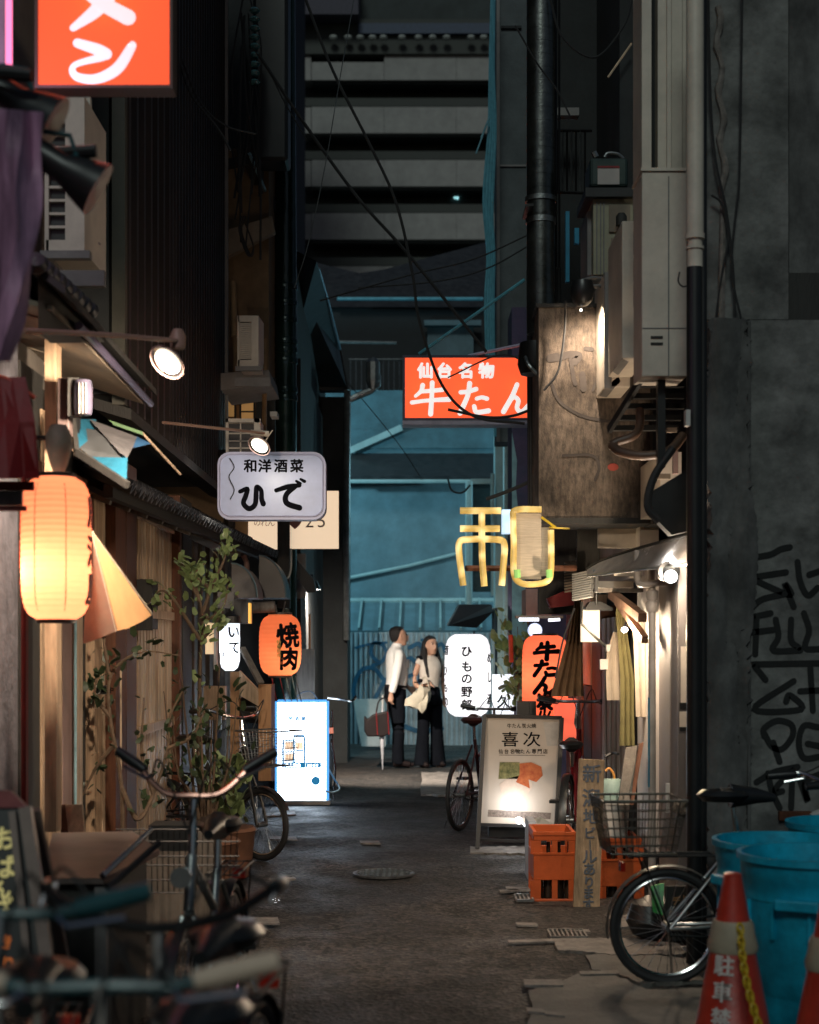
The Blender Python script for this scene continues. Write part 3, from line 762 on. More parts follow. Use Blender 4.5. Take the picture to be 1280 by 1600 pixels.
# corrugated plastic awning
pa = T('patched_awning', 'small awning patched with grey, blue and green plastic sheets', 'awning', W(180, 700, 7))
MB().prism([W(118, 655, 7.0), W(150, 655, 7.2), W(150, 712, 6.8), W(124, 700, 6.8)], (0, .01, 0)).build('blue_sheet', M_cyanp, pa)
MB().prism([W(126, 668, 7.0), W(150, 672, 7.0), W(200, 716, 6.75), W(143, 714, 6.75), W(125, 700, 6.8)], (0, .01, 0)).build('grey_sheet', M_greyplastic, pa)
MB().prism([W(140, 655, 7.1), W(216, 683, 7.1), W(198, 716, 6.7), W(186, 706, 6.75)], (0, .01, 0)).build('pale_sheet', mat('light_sheet', (.13, .125, .13), .4, 0, .25, 12, .3, 30, (1, 1, .2)), pa)
MB().prism([W(142, 714, 6.74), W(199, 715, 6.7), W(197, 756, 6.55)], (0, .012, 0)).build('blue_side', M_cyanp, pa)
MB().prism([W(214, 682, 7.1), W(236, 693, 7.0), W(225, 696, 6.9), W(208, 700, 6.8)], (0, .01, 0)).build('blue_corner', mat('deep_blue_sheet', (.04, .12, .25), .35), pa)
MB().prism([W(170, 656, 7.12), W(222, 674, 7.12), W(224, 680, 7.08), W(178, 664, 7.08)], (0, .02, 0)).build('green_strip', M_greenp, pa)
MB().tube([W(222, 676, 7.2), W(282, 741, 7.6)], .006, 6).build('rod', M_pale, pa)
MB().bar(W(112, 640, 6.9), W(120, 708, 6.7), .02, .05).bar(W(120, 706, 6.68), W(200, 758, 6.5), .02, .03).build('frame', M_dark, pa)
MB().prism([W(112, 650, 6.95), W(124, 652, 6.95), W(124, 708, 6.85), W(112, 700, 6.85)], (0, .03, 0)).build('end_plate', M_black, pa)
# orange-brown beam
MB().bar((-1.8, 6.9, 2.35), (-1.62, 9.0, 2.33), .08, .05).one('shop_beam', M_rust, 'orange-brown beam under the tiled eave of the timber shopfront', 'beam')
# tiled lower roof
tr = T('tiled_eave', 'dark tiled pent roof over the timber shopfront', 'roof', (-1.7, 11, 2.4))
tm = MB().sheet([[(-.11 + .022 * i, 0, .028 * sin(i * 1.26)) for i in range(11)], [(-.11 + .022 * i, -.26, .028 * sin(i * 1.26) + .012) for i in range(11)]], .014).mesh('roof_tile', M_tile, True)
tcap = MB().lathe([(.0, -.02), (.032, -.02), (.034, .01), (.02, .02), (0, .02)], (0, 0, 0), 10, Matrix.Rotation(pi / 2, 4, 'X')).mesh('tile_end', M_tile, True)
def eaveX(y): return -1.56 + (y - 8) * .045
y = 8.0
while y < 13.8:
    for r_ in range(4):
        base = Vector((eaveX(y) - .23 * r_, y, 2.36 + .12 * r_))
        o = bpy.data.objects.new('roof_tile', tm); COL.objects.link(o); o.parent = tr
        M = Matrix.Translation(base + Vector((-.1, .1, 0))) @ Matrix.Rotation(pi / 2, 4, 'Z') @ Euler((radians(27), 0, 0)).to_matrix().to_4x4() @ Matrix.Rotation(pi, 4, 'Z')
        M = Matrix.Translation(base) @ Euler((0, radians(27), 0)).to_matrix().to_4x4() @ Matrix.Rotation(pi / 2, 4, 'Z') @ Matrix.Translation((0, .13, 0))
        o.matrix_local = org(tr).inverted() @ M; MATX[o.name] = M
    o = bpy.data.objects.new('tile_end', tcap); COL.objects.link(o); o.parent = tr
    M = Matrix.Translation(Vector((eaveX(y) + .02, y + .05, 2.37))) @ Matrix.Rotation(pi / 2, 4, 'Z')
    o.matrix_local = org(tr).inverted() @ M; MATX[o.name] = M
    y += .21
MB().prism([(-1.6, 8, 2.31), (-1.33, 13.8, 2.31), (-2.3, 13.8, 2.78), (-2.6, 8, 2.78)], (0, 0, -.03)).build('underlay', M_dark, tr)
MB().bar((-1.57, 8.0, 2.31), (-1.31, 13.8, 2.31), .05, .07).build('fascia', M_dark, tr)
for i in range(12):
    y = 8.2 + i * .45
    MB().bar((eaveX(y) - .04, y, 2.28), (eaveX(y) - .5, y, 2.45), .05, .05).build('rafter', M_grey_wood, tr)
MB().prism([W(300, 835, 10.6), W(340, 850, 11), W(345, 862, 11), W(330, 858, 10.8), W(296, 842, 10.5)], (0, .3, 0)).build('lit_gusset', M_greyplastic, tr)
MB().tube([W(381, 868, 13.0), W(386, 885, 13.0), W(384, 930, 13.0)], .022, 8, sm=3).build('drain_pipe', M_pink, tr, smooth=True)
# corner house beyond the siding: beige wall with amber light in its colour, eaves, ACs
ch = T('amber_house', 'old house with amber lit wall and dark eave beyond the ribbed siding', 'building', (-2.2, 14.2, 0))
Yc = 14.2
MB().box(-4.5, WX(420, Yc), Yc, Yc + 1.2, 2.4, WZ(232, Yc)).build('wall', mat('amber_wall', (.2, .13, .07), .8, 0, .25, 4, .3, 30, dirt=.3), ch)
MB().box(-4.5, WX(424, 15.3), Yc + 1.2, Yc + 1.3, 0, 9).build('back_wall', M_darkp, ch)
MB().bar(W(384, 232, 13.6), W(434, 350, 15.2), .1, .12).bar(W(350, 258, 13.7), W(388, 250, 13.6), .05, .08).build('eave_beam', M_dark, ch)
MB().tube([W(390, 240, 13.55), W(412, 292, 14.1), W(432, 345, 15.1)], .016, 6).build('eave_flashing', mat('blue_flash', (.3, .5, .6), .3, .5), ch)
MB().prism([W(352, 360, 13.9), W(425, 338, 14.1), W(430, 362, 14.1), W(352, 402, 13.9)], (0, .1, 0)).build('soffit_board', M_soffit, ch)
MB().pbox(376, 596, 397, 654, Yc - .05, .04).build('lit_pane', glow('amber_window', hx('b98a52'), .35), ch)
MB().pbox(357, 600, 366, 650, Yc - .05, .04).build('lit_pane', bpy.data.materials['amber_window'], ch)
for p in ((374, 594, 377, 660), (396, 594, 399, 660), (366, 594, 369, 660), (376, 619, 397, 621), (376, 642, 397, 644), (352, 590, 420, 596)):
    MB().pbox(p[0], p[1], p[2], p[3], Yc - .07, .02).build('window_frame', M_dark, ch)
MB().pbox(400, 590, 430, 720, Yc - .05, .05).build('dark_panel', M_dark, ch)
MB().tube([W(364, 440, 13.9), W(366, 525, 13.9)], .03, 8).build('down_pipe', mat('ochre_pipe', (.25, .17, .09), .6), ch)
MB().tube([W(414, 530, 13.4), W(413, 680, 13.4)], .022, 8).build('down_pipe', mat('ochre_pipe_b', (.25, .15, .07), .6), ch)
MB().prism([W(345, 583, 12.8), W(420, 578, 13.0), W(424, 600, 13.0), W(345, 610, 12.8)], (0, .8, 0)).build('balcony_slab', M_greyp, ch)
MB().pbox(422, 643, 433, 650, 13, .2).build('bracket_clip', M_white, ch)
ac_slatted('small cream air conditioner with fine louvres on the amber house', 372, 493, 404, 572, 12.4, .4, 393, 20, 'air conditioners of the left row')
MB().prism([W(404, 493, 12.4), W(412, 505, 12.8), W(412, 568, 12.8), W(404, 572, 12.4)], (0, .02, 0)).one('side_casing', M_cream, 'cream side panel of the louvred air conditioner', 'panel')
a2 = T('air_conditioner', 'pale violet air conditioner with square grid right above the blue-white sign', 'air conditioner', W(380, 706, 11.6), 'air conditioners of the left row')
MB().pbox(353, 656, 406, 706, 11.65, .3).pbox(353, 654, 406, 660, 11.6, .05).pbox(353, 654, 357, 706, 11.6, .05).pbox(397, 654, 407, 706, 11.6, .05).build('casing', M_cream, a2)
MB().pbox(357, 662, 397, 706, 11.63, .015).build('fan_recess', M_black, a2)
for p in ((375, 660, 377, 706), (357, 676, 397, 678), (357, 688, 397, 690), (357, 699, 397, 701)):
    MB().pbox(p[0], p[1], p[2], p[3], 11.61, .015).build('grid_bar', M_cream, a2)
# utility pole wrapped in dark green
up = T('utility_pole', 'dark utility pole with glossy green wrapping and tangled wires on top', 'utility pole', (WX(444, 14.9), 14.9, 0))
MB().lathe([(.11, 0), (.11, 5.2), (.095, 8)], (WX(446, 14.9), 14.9, 0), 18).build('pole', M_dkgreen, up, smooth=True)
for i, py in enumerate((455, 480, 506, 540, 553, 570, 615, 628)):
    MB().lathe([(.108, 0), (.122, .012), (.122, .05), (.108, .07)], (WX(446, 14.9), 14.9, WZ(py, 14.9)), 18).build('band', M_dkgreen, up, smooth=True)
MB().pbox(395, -40, 450, 250, 13.7, .35).build('transformer_box', M_black, up, bev=.03)
for i in range(9):
    z = WZ(20 + i * 14, 13.2)
    MB().lathe([(.03, 0), (.05, .02), (.03, .04)], (WX(398, 13.2), 13.2, z), 10).build('insulator', mat('insulator_glaze', (.1, .25, .27), .15) if i == 0 else bpy.data.materials['insulator_glaze'], up, smooth=True)
for i in range(14):
    a = W(rnd.uniform(372, 405), rnd.uniform(-20, 120), 13.3); b = W(rnd.uniform(365, 412), rnd.uniform(200, 420), 13.3)
    mid = (a + b) / 2 + V(rnd.uniform(-.12, .12), rnd.uniform(-.2, .1), rnd.uniform(-.1, .1))
    MB().tube([a, mid, b], rnd.uniform(.006, .011), 5, sm=6).build('wire', M_rubber, up)
for i in range(3): MB().tube(smooth([W(378 + 3 * i, 338, 13.2), W(374 + 2 * i, 362, 13.2), W(388 + 2 * i, 400, 13.2), W(396, 385, 13.2), W(384, 350, 13.2)], 5), .007, 5).build('wire_loop', M_rubber, up)
# ---- hanging signs at left
HY = 11.0
hs = T('hanging_sign', 'blue-white rounded sign reading ひで under a lamp on the left', 'sign', W(433, 812, HY))
def rrect(x0, x1, z0, z1, r, y, n=6, corners=(1, 1, 1, 1)):
    P = []
    for (cx, cz, a0, on) in ((x1 - r, z0 + r, -pi / 2, corners[0]), (x1 - r, z1 - r, 0, corners[1]), (x0 + r, z1 - r, pi / 2, corners[2]), (x0 + r, z0 + r, pi, corners[3])):
        for i in range(n + 1):
            a = a0 + pi / 2 * i / n; P.append(V(cx + r * cos(a), y, cz + r * sin(a)))
    return P
M_hide = mat('blue_white_acrylic', (.42, .47, .68), .35, 0, .08, 5, .05, 20, dirt=.12)
M_hidef = mat('violet_white_frame', (.4, .4, .55), .4, 0, .1)
x0, x1, z0, z1 = WX(340, HY), WX(509, HY), WZ(812, HY), WZ(706, HY)
MB().prism(rrect(x0, x1, z0, z1, .09, HY), (0, .16, 0)).build('frame', M_hidef, hs)
MB().prism(rrect(x0 + .02, x1 - .02, z0 + .025, z1 - .02, .075, HY - .004), (0, .004, 0)).build('face', M_hide, hs)
MB().tube([p + V(0, -.006, 0) for p in rrect(x0 + .02, x1 - .02, z0 + .025, z1 - .02, .075, HY)], .005, 6, True).build('rim', M_hidef, hs)
I = Ink()
for ch_, px in zip('和洋酒菜', (391, 414, 439, 464)): I.put(ch_, WX(px, HY), WZ(728, HY), .098, .0035)
u = lambda px: WX(px, HY)
I.brush(G['ひ'], u(373), WZ(797, HY), u(416) - u(373), .2, .95); I.brush(G['で'], u(429), WZ(797, HY), u(478) - u(429), .22, .85)
I.place('lettering', M_ink, hs, front(HY - .004))
MB().tube([W(359, 716, HY - .02), W(366, 730, HY - .02), W(358, 745, HY - .02), W(366, 765, HY - .02), W(360, 780, HY - .02)], .004, 5, sm=5).build('wire', M_rubber, hs)
ws = T('white_sign', 'cream sign board with a heart and numerals behind the blue-white sign', 'sign', W(460, 857, 14))
M_ws = shade('cream_signboard', hx('e8d2b8'), .5, hx('fff0dc'), .1)
MB().pbox(388, 767, 433, 858, 14, .05).build('panel', M_ws, ws); MB().pbox(453, 767, 529, 857, 14, .05).build('panel', M_ws, ws)
Ink().put('♥', WX(461, 14), WZ(817, 14), .11, .002).place('heart', mat('dull_pink_ink', (.3, .12, .1), .6), ws, front(14))
Ink().row('25', WX(493, 14), WZ(814, 14), .17, .11, .0).place('numerals', mat('grey_ink', (.25, .22, .19), .6), ws, front(14))
Ink().row('のれん', WX(413, 14), WZ(817, 14), .07, .065).place('lettering', bpy.data.materials['grey_ink'], ws, front(14))
lp_ = MB().pbox(433.5, 815, 453, 950, 13.98, .08).one('sign_post', M_dark, 'black post between the two cream sign panels', 'post')
cable([W(455, 857, 13.9), W(455, 885, 13.9), W(452, 900, 13.9), W(446, 906, 13.9)], .008, M_white, 'thin white cable hanging beside the black sign post')
# red ramen sign
RY = 5.5
rs = T('box_sign', 'large orange-red lit sign with white katakana at the top left corner', 'sign', W(163, 140, RY), 'lit box signs')
M_redsh = shade('red_acrylic', hx('f4704a'), .5, hx('ff9a50'))
x0, x1, z0, z1 = WX(55, RY), WX(270, RY), WZ(138, RY), WZ(-520, RY)
def lightbox(t, x0, x1, z0, z1, Y, d, msh, mfr, fr=.012):
    MB().box(x0 + fr, x1 - fr, Y, Y + .006, z0 + fr, z1 - fr).build('face', msh, t)
    MB().box(x0, x1, Y - .006, Y + d, z0, z0 + fr - .001).box(x0, x1, Y - .006, Y + d, z1 - fr + .001, z1).box(x0, x0 + fr - .001, Y - .006, Y + d, z0 + fr, z1 - fr).box(x1 - fr + .001, x1, Y - .006, Y + d, z0 + fr, z1 - fr).box(x0 + fr, x1 - fr, Y + d - .01, Y + d - .003, z0 + fr, z1 - fr).build('case', mfr, t)
M_case = mat('dark_sign_case', (.06, .035, .025), .5)
lightbox(rs, x0, x1, z0, z1, RY, .09, M_redsh, M_case)
M_signw = glow('white_sign_letter', (.92, .88, .86), .62)
I = Ink(); ux = lambda px: WX(px, RY)
I.brush(G['メ'], ux(106), WZ(51, RY), ux(216) - ux(106), .205, 1.25)
I.brush(G['ン'], ux(106), WZ(131, RY), ux(216) - ux(106), .165, 1.25)
I.put('ー', ux(163), WZ(-150, RY), .3, .006, rot=pi / 2); I.put('ラ', ux(163), WZ(-290, RY), .3, .006)
I.place('lettering', M_signw, rs, front(RY))
for z in (z0 + .32, z0 + .8, z0 + 1.2): lamp(rs, ((x0 + x1) / 2, RY + .06, z), 2.6, (1, .8, .6), .03)
# pink neon + pale panel at the corner
pn = T('pink_neon', 'vertical pink neon tube at the top left edge', 'neon tube', W(14, 135, 5.6))
MB().tube([W(14, 132, 5.6), W(14, -160, 5.6)], .013, 8).build('tube', glow('pink_neon_light', hx('ff7fae'), 1.3), pn)
lamp(pn, W(24, 110, 5.2), 5, (1, .45, .75), .03)
MB().pbox(-40, -160, 9, 120, 5.66, .05).build('panel', mat('violet_panel', (.3, .27, .36), .4), pn)
# arm lamps
def arm_lamp(label, pts, Y, hx_, hy_, sz, tilt, m_arm, W_, grp='gooseneck lamps of the left row'):
    t = T('arm_lamp', label, 'lamp', W(hx_, hy_, Y), grp)
    MB().tube(pts, .012 if sz > .1 else .01, 8).build('arm', m_arm, t, smooth=True)
    c = W(hx_, hy_, Y)
    R = Matrix.Translation(c) @ V(0, 0, 1).rotation_difference(V(-tilt * .9, .62, .7)).to_matrix().to_4x4()
    MB().lathe([(.0, sz * .75), (sz * .28, sz * .7), (sz * .34, sz * .45), (sz * .6, sz * .25), (sz * .92, 0), (sz * .86, .0), (sz * .5, sz * .22), (.0, sz * .3)], (0, 0, 0), 24, R, caps=False).build('shade', M_chrome, t, smooth=True)
    MB().lathe([(.0, sz * .02), (sz * .7, sz * .03), (sz * .7, sz * .05), (0, sz * .1)], (0, 0, 0), 20, R).build('bulb_face', glow('lamp_face_' + str(len(t.name)), hx('fff3df'), W_) if False else M_lampf, t, smooth=True)
    MB().tube([R @ V(sz * .92 * cos(a * pi / 12), sz * .92 * sin(a * pi / 12), 0) for a in range(24)], sz * .045, 6, True).build('rim', M_pink, t, smooth=True)
    return t, R
M_lampf = glow('lamp_face', hx('fff0d8'), 1.6)
M_arm = mat('pinkish_arm', (.32, .2, .15), .5)
t, R1 = arm_lamp('larger floodlamp on a long arm above the patched awning', [W(38, 516, 5.6), W(180, 524, 6.0), W(285, 533, 6.3)], 6.3, 261, 566, .085, radians(-28), M_arm, 1)
MB().lathe([(.03, 0), (.035, .05), (.02, .08)], W(278, 545, 6.3), 12).build('joint', M_arm, t, smooth=True)
t, R2 = arm_lamp('smaller lamp on a thin arm over the blue-white sign', [W(255, 660, 9.2), W(330, 668, 9.8), W(415, 677, 10.3)], 10.3, 405, 697, .085, radians(-22), M_arm, 1)
MB().tube([W(392, 676, 10.3), W(420, 678, 10.3)], .02, 8).tube([W(414, 690, 10.3), W(426, 672, 10.3)], .004, 5).build('socket', M_cream, t, smooth=True)
lamp(None, W(398, 708, 10.1), 14, (1, .93, .82), .05, 150, W(380, 1000, 11.2))
lamp(None, W(256, 574, 6.1) + V(-.03, -.05, -.05), 200, (1, .8, .6), .05, 120, V(-1.75, 8.6, .9))
# near black lamp heads
for i, (pts, c, rot, lb) in enumerate((([W(-60, 108, 4.5), W(50, 118, 4.5)], (40, 165), -.5, 'upper dark spotlight in front of the red corner sign'), ([W(80, 240, 4.6), W(150, 236, 4.6)], (108, 268), -.45, 'lower dark spotlight in front of the slatted air conditioner'))):
    t = T('dark_spotlight', lb, 'spotlight', W(c[0], c[1], 4.6), 'dark spotlights at top left')
    Mx = Matrix.Translation(W(c[0], c[1], 4.6)) @ Euler((.5, -.95 if i == 0 else -.95, rot)).to_matrix().to_4x4()
    MB().lathe([(.02, .13), (.04, .12), (.045, .02), (.07, -.05), (.085, -.1), (.0, -.09)], (0, 0, 0), 20, Mx).build('head', M_black, t, smooth=True)
    MB().tube(pts, .02, 8).build('arm', M_black, t, smooth=True)
    MB().tube([Mx @ V(.05, 0, .0), Mx @ V(.09, .02, .05), Mx @ V(.06, 0, .12)], .008, 6).build('yoke', M_blueish, t)
# violet plastic sheet
g_ = []
for j in range(14):
    t_ = j / 13; py = 175 + 390 * t_; pxr = 68 - 8 * t_ ** 1 - 42 * t_ ** 3
    g_.append([W(pxr - k * 18 - 4 * sin(k * 2 + j), py - k * 1.5, 4.3 + .04 * sin(k * 1.7 + t_ * 3)) for k in range(9)])
MB().sheet(g_, .003).one('plastic_banner', M_pinkfoil, 'glossy violet plastic banner hanging at the left edge', 'banner', None, True)
# red cloth half-canopy
rc = T('red_canopy', 'dark red fabric canopy side behind the rods at the left edge', 'canopy', W(20, 750, 5.2))
MB().sheet([[W(-60 + 20 * k + (k > 4) * 0, 590 + 0.0 * k, 5.3) for k in range(6)], [W(-60 + 23 * k, 660, 5.25 + .02 * sin(k)) for k in range(6)], [W(-60 + 24.4 * k, 748, 5.2 + .03 * sin(k * 2)) for k in range(6)]], .004).build('cloth', M_redc, rc)
MB().tube([W(-20, 582, 5.3), W(20, 596, 5.3), W(55, 622, 5.3)], .008, 6, sm=4).build('red_piping', mat('red_piping', (.5, .06, .02), .5), rc)
MB().pbox(-60, 752, 52, 766, 5.3, .02).pbox(-60, 790, 40, 798, 5.3, .02).build('slat', M_curtr, rc)
MB().pbox(-60, 767, 34, 789, 5.32, .02).build('grey_board', M_greyp, rc)
# ---- lanterns
def lantern(name, label, px, py0, py1, rad_px, Y, msh, col, st, W_, rings=11, grp='paper lanterns', cap=True, lat=(0, 0), seam=.0, capm=None, sq=.16):
    cx = WX(px, Y); z0, z1 = WZ(py1, Y), WZ(py0, Y); R = rad_px / FP * Y; h = z1 - z0
    t = T(name, label, 'lantern', (cx, Y, z0), grp)
    pw = .62 / sq
    def prof_r(q_):
        return R * max(.56, (1 - abs(2 * q_ - 1) ** pw) ** (1 / pw)) if 0 < q_ < 1 else R * .56
    prof = []; n = rings * 4
    for i in range(n + 1):
        q = i / n; zz = q * h
        r = prof_r(q) + .0014 * cos(q * rings * 2 * pi)
        prof.append((r, zz))
    MB().lathe(prof, (cx, Y, z0), 40, caps=False).build('shade', msh, t, smooth=True)
    rc_ = R * .56
    if cap:
        cm = capm or M_black
        MB().lathe([(rc_, -.002), (rc_, .02), (rc_ * .92, .022), (rc_ * .9, 0)], (cx, Y, z1 - .006), 28, caps=False).build('top_ring', cm, t, smooth=True)
        MB().lathe([(rc_, -.02), (rc_, .002), (rc_ * .9, 0), (rc_ * .9, -.02)], (cx, Y, z0 + .006), 28, caps=False).build('bottom_ring', cm, t, smooth=True)
    lamp(t, (cx + lat[0], Y - .0, z0 + h * .5 + lat[1]), W_, col, .035)
    def onto(u, w, tt):
        q = (w - z0) / h; r = prof_r(max(.001, min(.999, q))) + .004 + tt
        a = (u - cx) / R
        return (cx + r * sin(a), Y - r * cos(a), w)
    return t, onto, cx, z0, z1, R
M_lpeach = shade('peach_paper', hx('ff9a6c'), .6, hx('ff986a'), .15)
t, onto, cx, z0, z1, R = lantern('paper_lantern', 'big peach paper lantern glowing at the left edge', 88, 746, 968, 54, 6.0, M_lpeach, (1, .88, .76), 1, 5, 24, lat=(-.05, -.09), sq=.13)
I = Ink()
for k, ch_ in enumerate('居酒屋'): I.put(ch_, cx + R * 1.68, z1 - .14 - k * .15, .13, .006)
for k, ch_ in enumerate('営業中'): I.put(ch_, cx - R * 1.75, z1 - .16 - k * .14, .12, .006)
I.place('lettering', M_inkr, t, onto, 24)
for a in (-.42, .5): MB().tube([onto(cx + R * a, z0 + (z1 - z0) * (.06 + .88 * i / 14), -.004) for i in range(15)], .0018, 5).build('seam', mat('peach_seam', hx('d06a35'), .7) if a < 0 else bpy.data.materials['peach_seam'], t)
M_lor = shade('orange_paper', hx('ea8050'), .33, hx('f29060'), .15)
t, onto, cx, z0, z1, R = lantern('paper_lantern', 'orange paper lantern reading 焼肉 under the wooden bar', 438, 960, 1056, 33, 12.0, M_lor, (1, .85, .7), 1, 1.5, 14, lat=(.05, -.12), sq=.17)
I = Ink().put('焼', cx + R * .5, WZ(993, 12), .2, .008, 1.0, .1).put('肉', cx + R * .55, WZ(1029, 12), .18, .008)
I.place('lettering', M_ink, t, onto, 24)
Ink().col('特選焼肉', cx + R * .02, WZ(1000, 12), .035, .034, .001).place('small_lettering', mat('gold_ink', (.5, .28, .04), .5), t, onto, 10)
MB().tube([W(431, 945, 12), W(433, 962, 12)], .006, 5).tube([W(446, 940, 12), W(441, 962, 12)], .006, 5).build('hanger', M_galv, t)
for i, (px, m_) in enumerate(((424, M_redc), (437, M_redc), (447, M_tpipe), (456, M_tpipe), (462, M_galv))):
    MB().tube([W(px, 1056, 12), W(px + 4, 1075, 12), W(px + 9, 1096, 12.1)], .004, 5).build('tassel', m_, t)
MB().tube([W(388, 950, 11.9), W(430, 948, 11.9)], .045, 10).one('wooden_bar', M_grey_wood, 'short round wooden bar beside the 焼肉 lantern', 'bar', None, True)
# round black canopies + vent boxes
bc = T('black_canopy', 'pair of rounded black canopies above the 焼肉 lantern', 'canopy', W(415, 930, 12.6))
for (pa_, pb_, top, bot, Yk) in ((405, 447, 868, 934, 12.8), (362, 402, 880, 934, 11.9)):
    pr = [W(pa_, top, Yk)] + [W(pa_ + (pb_ - pa_) * sin(a * pi / 16), top + (bot - top) * (1 - cos(a * pi / 16)), Yk) for a in range(1, 9)] + [W(pa_, bot, Yk)]
    MB().prism(pr, (0, .5, 0)).build('quarter_hood', M_black if pa_ == 405 else M_greyp, bc)
    MB().tube([p + V(0, -.01, 0) for p in pr[:-1]], .008, 6).build('hood_rim', mat('blue_rim', (.2, .3, .35), .3, .5) if pa_ == 405 else bpy.data.materials['blue_rim'], bc)
MB().pbox(366, 936, 388, 974, 11.4, .3).build('black_box', M_black, bc)
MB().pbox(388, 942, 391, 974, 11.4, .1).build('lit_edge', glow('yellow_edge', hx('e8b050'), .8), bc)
MB().pbox(340, 925, 366, 950, 11.45, .25).build('grey_box', M_greyp, bc)
M_lwhite = shade('white_paper', hx('d8dde2'), .75, hx('e6ebf2'))
wl = T('wall_lantern', 'slim white cylinder lantern with brush letters behind the leafy branch', 'lantern', W(358, 1046, 11.2), 'paper lanterns')
cx, Yl, R = WX(359, 11.2), 11.2, 16 / FP * 11.2
MB().lathe([(R * .45, WZ(1048, Yl)), (R * .8, WZ(1043, Yl)), (R, WZ(1032, Yl)), (R, WZ(973, Yl))], (cx, Yl, 0), 28).build('shade', M_lwhite, wl, smooth=True)
MB().lathe([(R * 1.05, 0), (R * 1.05, .05), (.02, .08)], (cx, Yl, WZ(974, Yl)), 24).build('top_ring', M_black, wl)
I = Ink().put('い', cx + R * .55, WZ(988, Yl), .1, .003).put('て', cx + R * .6, WZ(1012, Yl), .1, .003).put('し', cx - R * .6, WZ(1000, Yl), .05, .001).put('ま', cx - R * .5, WZ(1022, Yl), .04, .001)
I.place('lettering', M_ink, wl, lambda u, w, t: (cx + (R + .004) * sin((u - cx) / R), Yl - (R + .004) * cos((u - cx) / R), w), 8)
lamp(wl, (cx, Yl, WZ(1010, Yl)), 1.2, (.95, .98, 1), .03)
wl2 = T('wall_light_box', 'cream square light box left of the slim white lantern', 'light', W(330, 1030, 11.6))
MB().pbox(321, 973, 336, 1022, 11.6, .12).build('shade', glow('warm_box_glow', hx('e8c79c'), .75), wl2)
MB().pbox(334, 973, 338, 1046, 11.55, .12).build('edge', M_white, wl2)
# noren banner
nr = T('noren_banner', 'tan cloth banner draped in a cone beside the peach lantern', 'banner', W(180, 1005, 6.6))
a0 = W(144, 832, 6.3)
rows = []
def edge(A, B, n, bul=0): return [A.lerp(B, i / n) + V(0, -bul * sin(pi * i / n) - bul * .12 * sin(i * .9), -.25 * bul * sin(pi * i / n)) for i in range(n + 1)]
L0, L1 = W(131, 1006, 6.35), W(182, 986, 6.2)
R1_ = W(236, 962, 6.7)
MB().sheet([[a0.lerp(p, t_) for p in edge(L0, L1, 6, .02)] for t_ in (.02, .25, .5, .75, 1)], .004).build('cloth_face', M_cloth, nr, smooth=True)
MB().sheet([[a0.lerp(p, t_) for p in edge(L1 + V(.003, 0, 0), R1_, 16, .06)] for t_ in [.02 + .98 * k_ / 10 for k_ in range(11)]], .004).build('cloth_side', M_noren, nr, smooth=True)
MB().tube([a0, a0.lerp(R1_, 1.0) + V(.005, -.005, .005)], .006, 6).build('hem', M_cloth, nr)
I = Ink().put('き', WX(147, 6.25), WZ(958, 6.25), .06, .003, rot=.1).put('ん', WX(158, 6.25), WZ(988, 6.25), .06, .003, rot=.1)
def onc(u, w, t):
    # project onto the plane a0,L0,L1
    n_ = (L0 - a0).cross(L1 - a0).normalized()
    if n_.y > 0: n_ = -n_
    y_ = a0.y - (n_.x * (u - a0.x) + n_.z * (w - a0.z)) / n_.y
    return Vector((u, y_ - .016 - t, w))
I.place('lettering', M_ink, nr, onc)
# wooden stand with lids
ws_ = T('wooden_menu_stand', 'pale wooden stand with slanted lid behind the wire basket', 'stand', W(395, 1180, 11.3))
MB().pbox(360, 1050, 374, 1190, 11.3, .2).pbox(404, 1070, 424, 1220, 11.1, .2).build('post', mat('orange_board', (.38, .2, .09), .6, 0, .2, 5, .2, 30, (6, 6, .6)), ws_)
MB().prism([W(374, 1048, 11.25), W(405, 1080, 11.1), W(405, 1104, 11.1), W(374, 1086, 11.25)], (0, .1, 0)).build('slanted_board', M_pale, ws_)
MB().bar(W(378, 1012, 11.2), W(408, 1068, 11.0), .05, .02).build('strut', M_grey_wood, ws_)
MB().pbox(374, 1090, 404, 1130, 11.4, .02).build('dark_glass', M_dark, ws_)
MB().pbox(318, 1072, 352, 1125, 11.9, .1).build('box_panel', M_tan, ws_)
MB().pbox(341, 1095, 346, 1140, 11.5, .02).pbox(354, 1095, 360, 1150, 11.5, .02).build('bottle', M_tpipe, ws_)
MB().prism([W(424, 1075, 11.1), W(429, 1068, 11.3), W(429, 1220, 11.3), W(424, 1220, 11.1)], (0, .02, 0)).build('red_side', mat('dark_red_side', (.15, .03, .03), .5), ws_)
# ------------------------------------------------------------------ right row
RX = 1.4
def RY_(px, X=RX): return FP * X / (px - 640)
cw = T('concrete_wall', 'big grey concrete wall with black graffiti behind the blue bins', 'wall', (2.2, 7.4, 0))
Yw = 7.35
MB().pbox(1172, 500, 1600, 1600, Yw, .5).build('lower_slab', M_conc, cw)
MB().pbox(1104, -220, 1232, 499, Yw + .0, .5).build('upper_slab', M_conc, cw)
MB().pbox(1233, -220, 1600, 499, Yw + .09, .4).build('recessed_panel', M_concr, cw)
g_ = []
for j in range(150):
    py = 500 + 1040 * j / 149
    g_.append([W(1104 + 68 * i / 17, py, Yw - .03 + .006 * rnd.random() - .014 * sin(i * .45 + 1.6 * sin(py * .009)) + .006 * sin(py * .023 + i * .7)) for i in range(18)])
MB().sheet(g_, .05).build('rough_strip', M_concr, cw, smooth=True)
MB().pbox(1168.5, 500, 1174, 1600, Yw - .075, .07).build('joint_bead', M_concr, cw, bev=.01)
MB().pbox(1104, 500, 1172, 1600, Yw + .05, .4).build('core', M_concr, cw)
I = Ink()
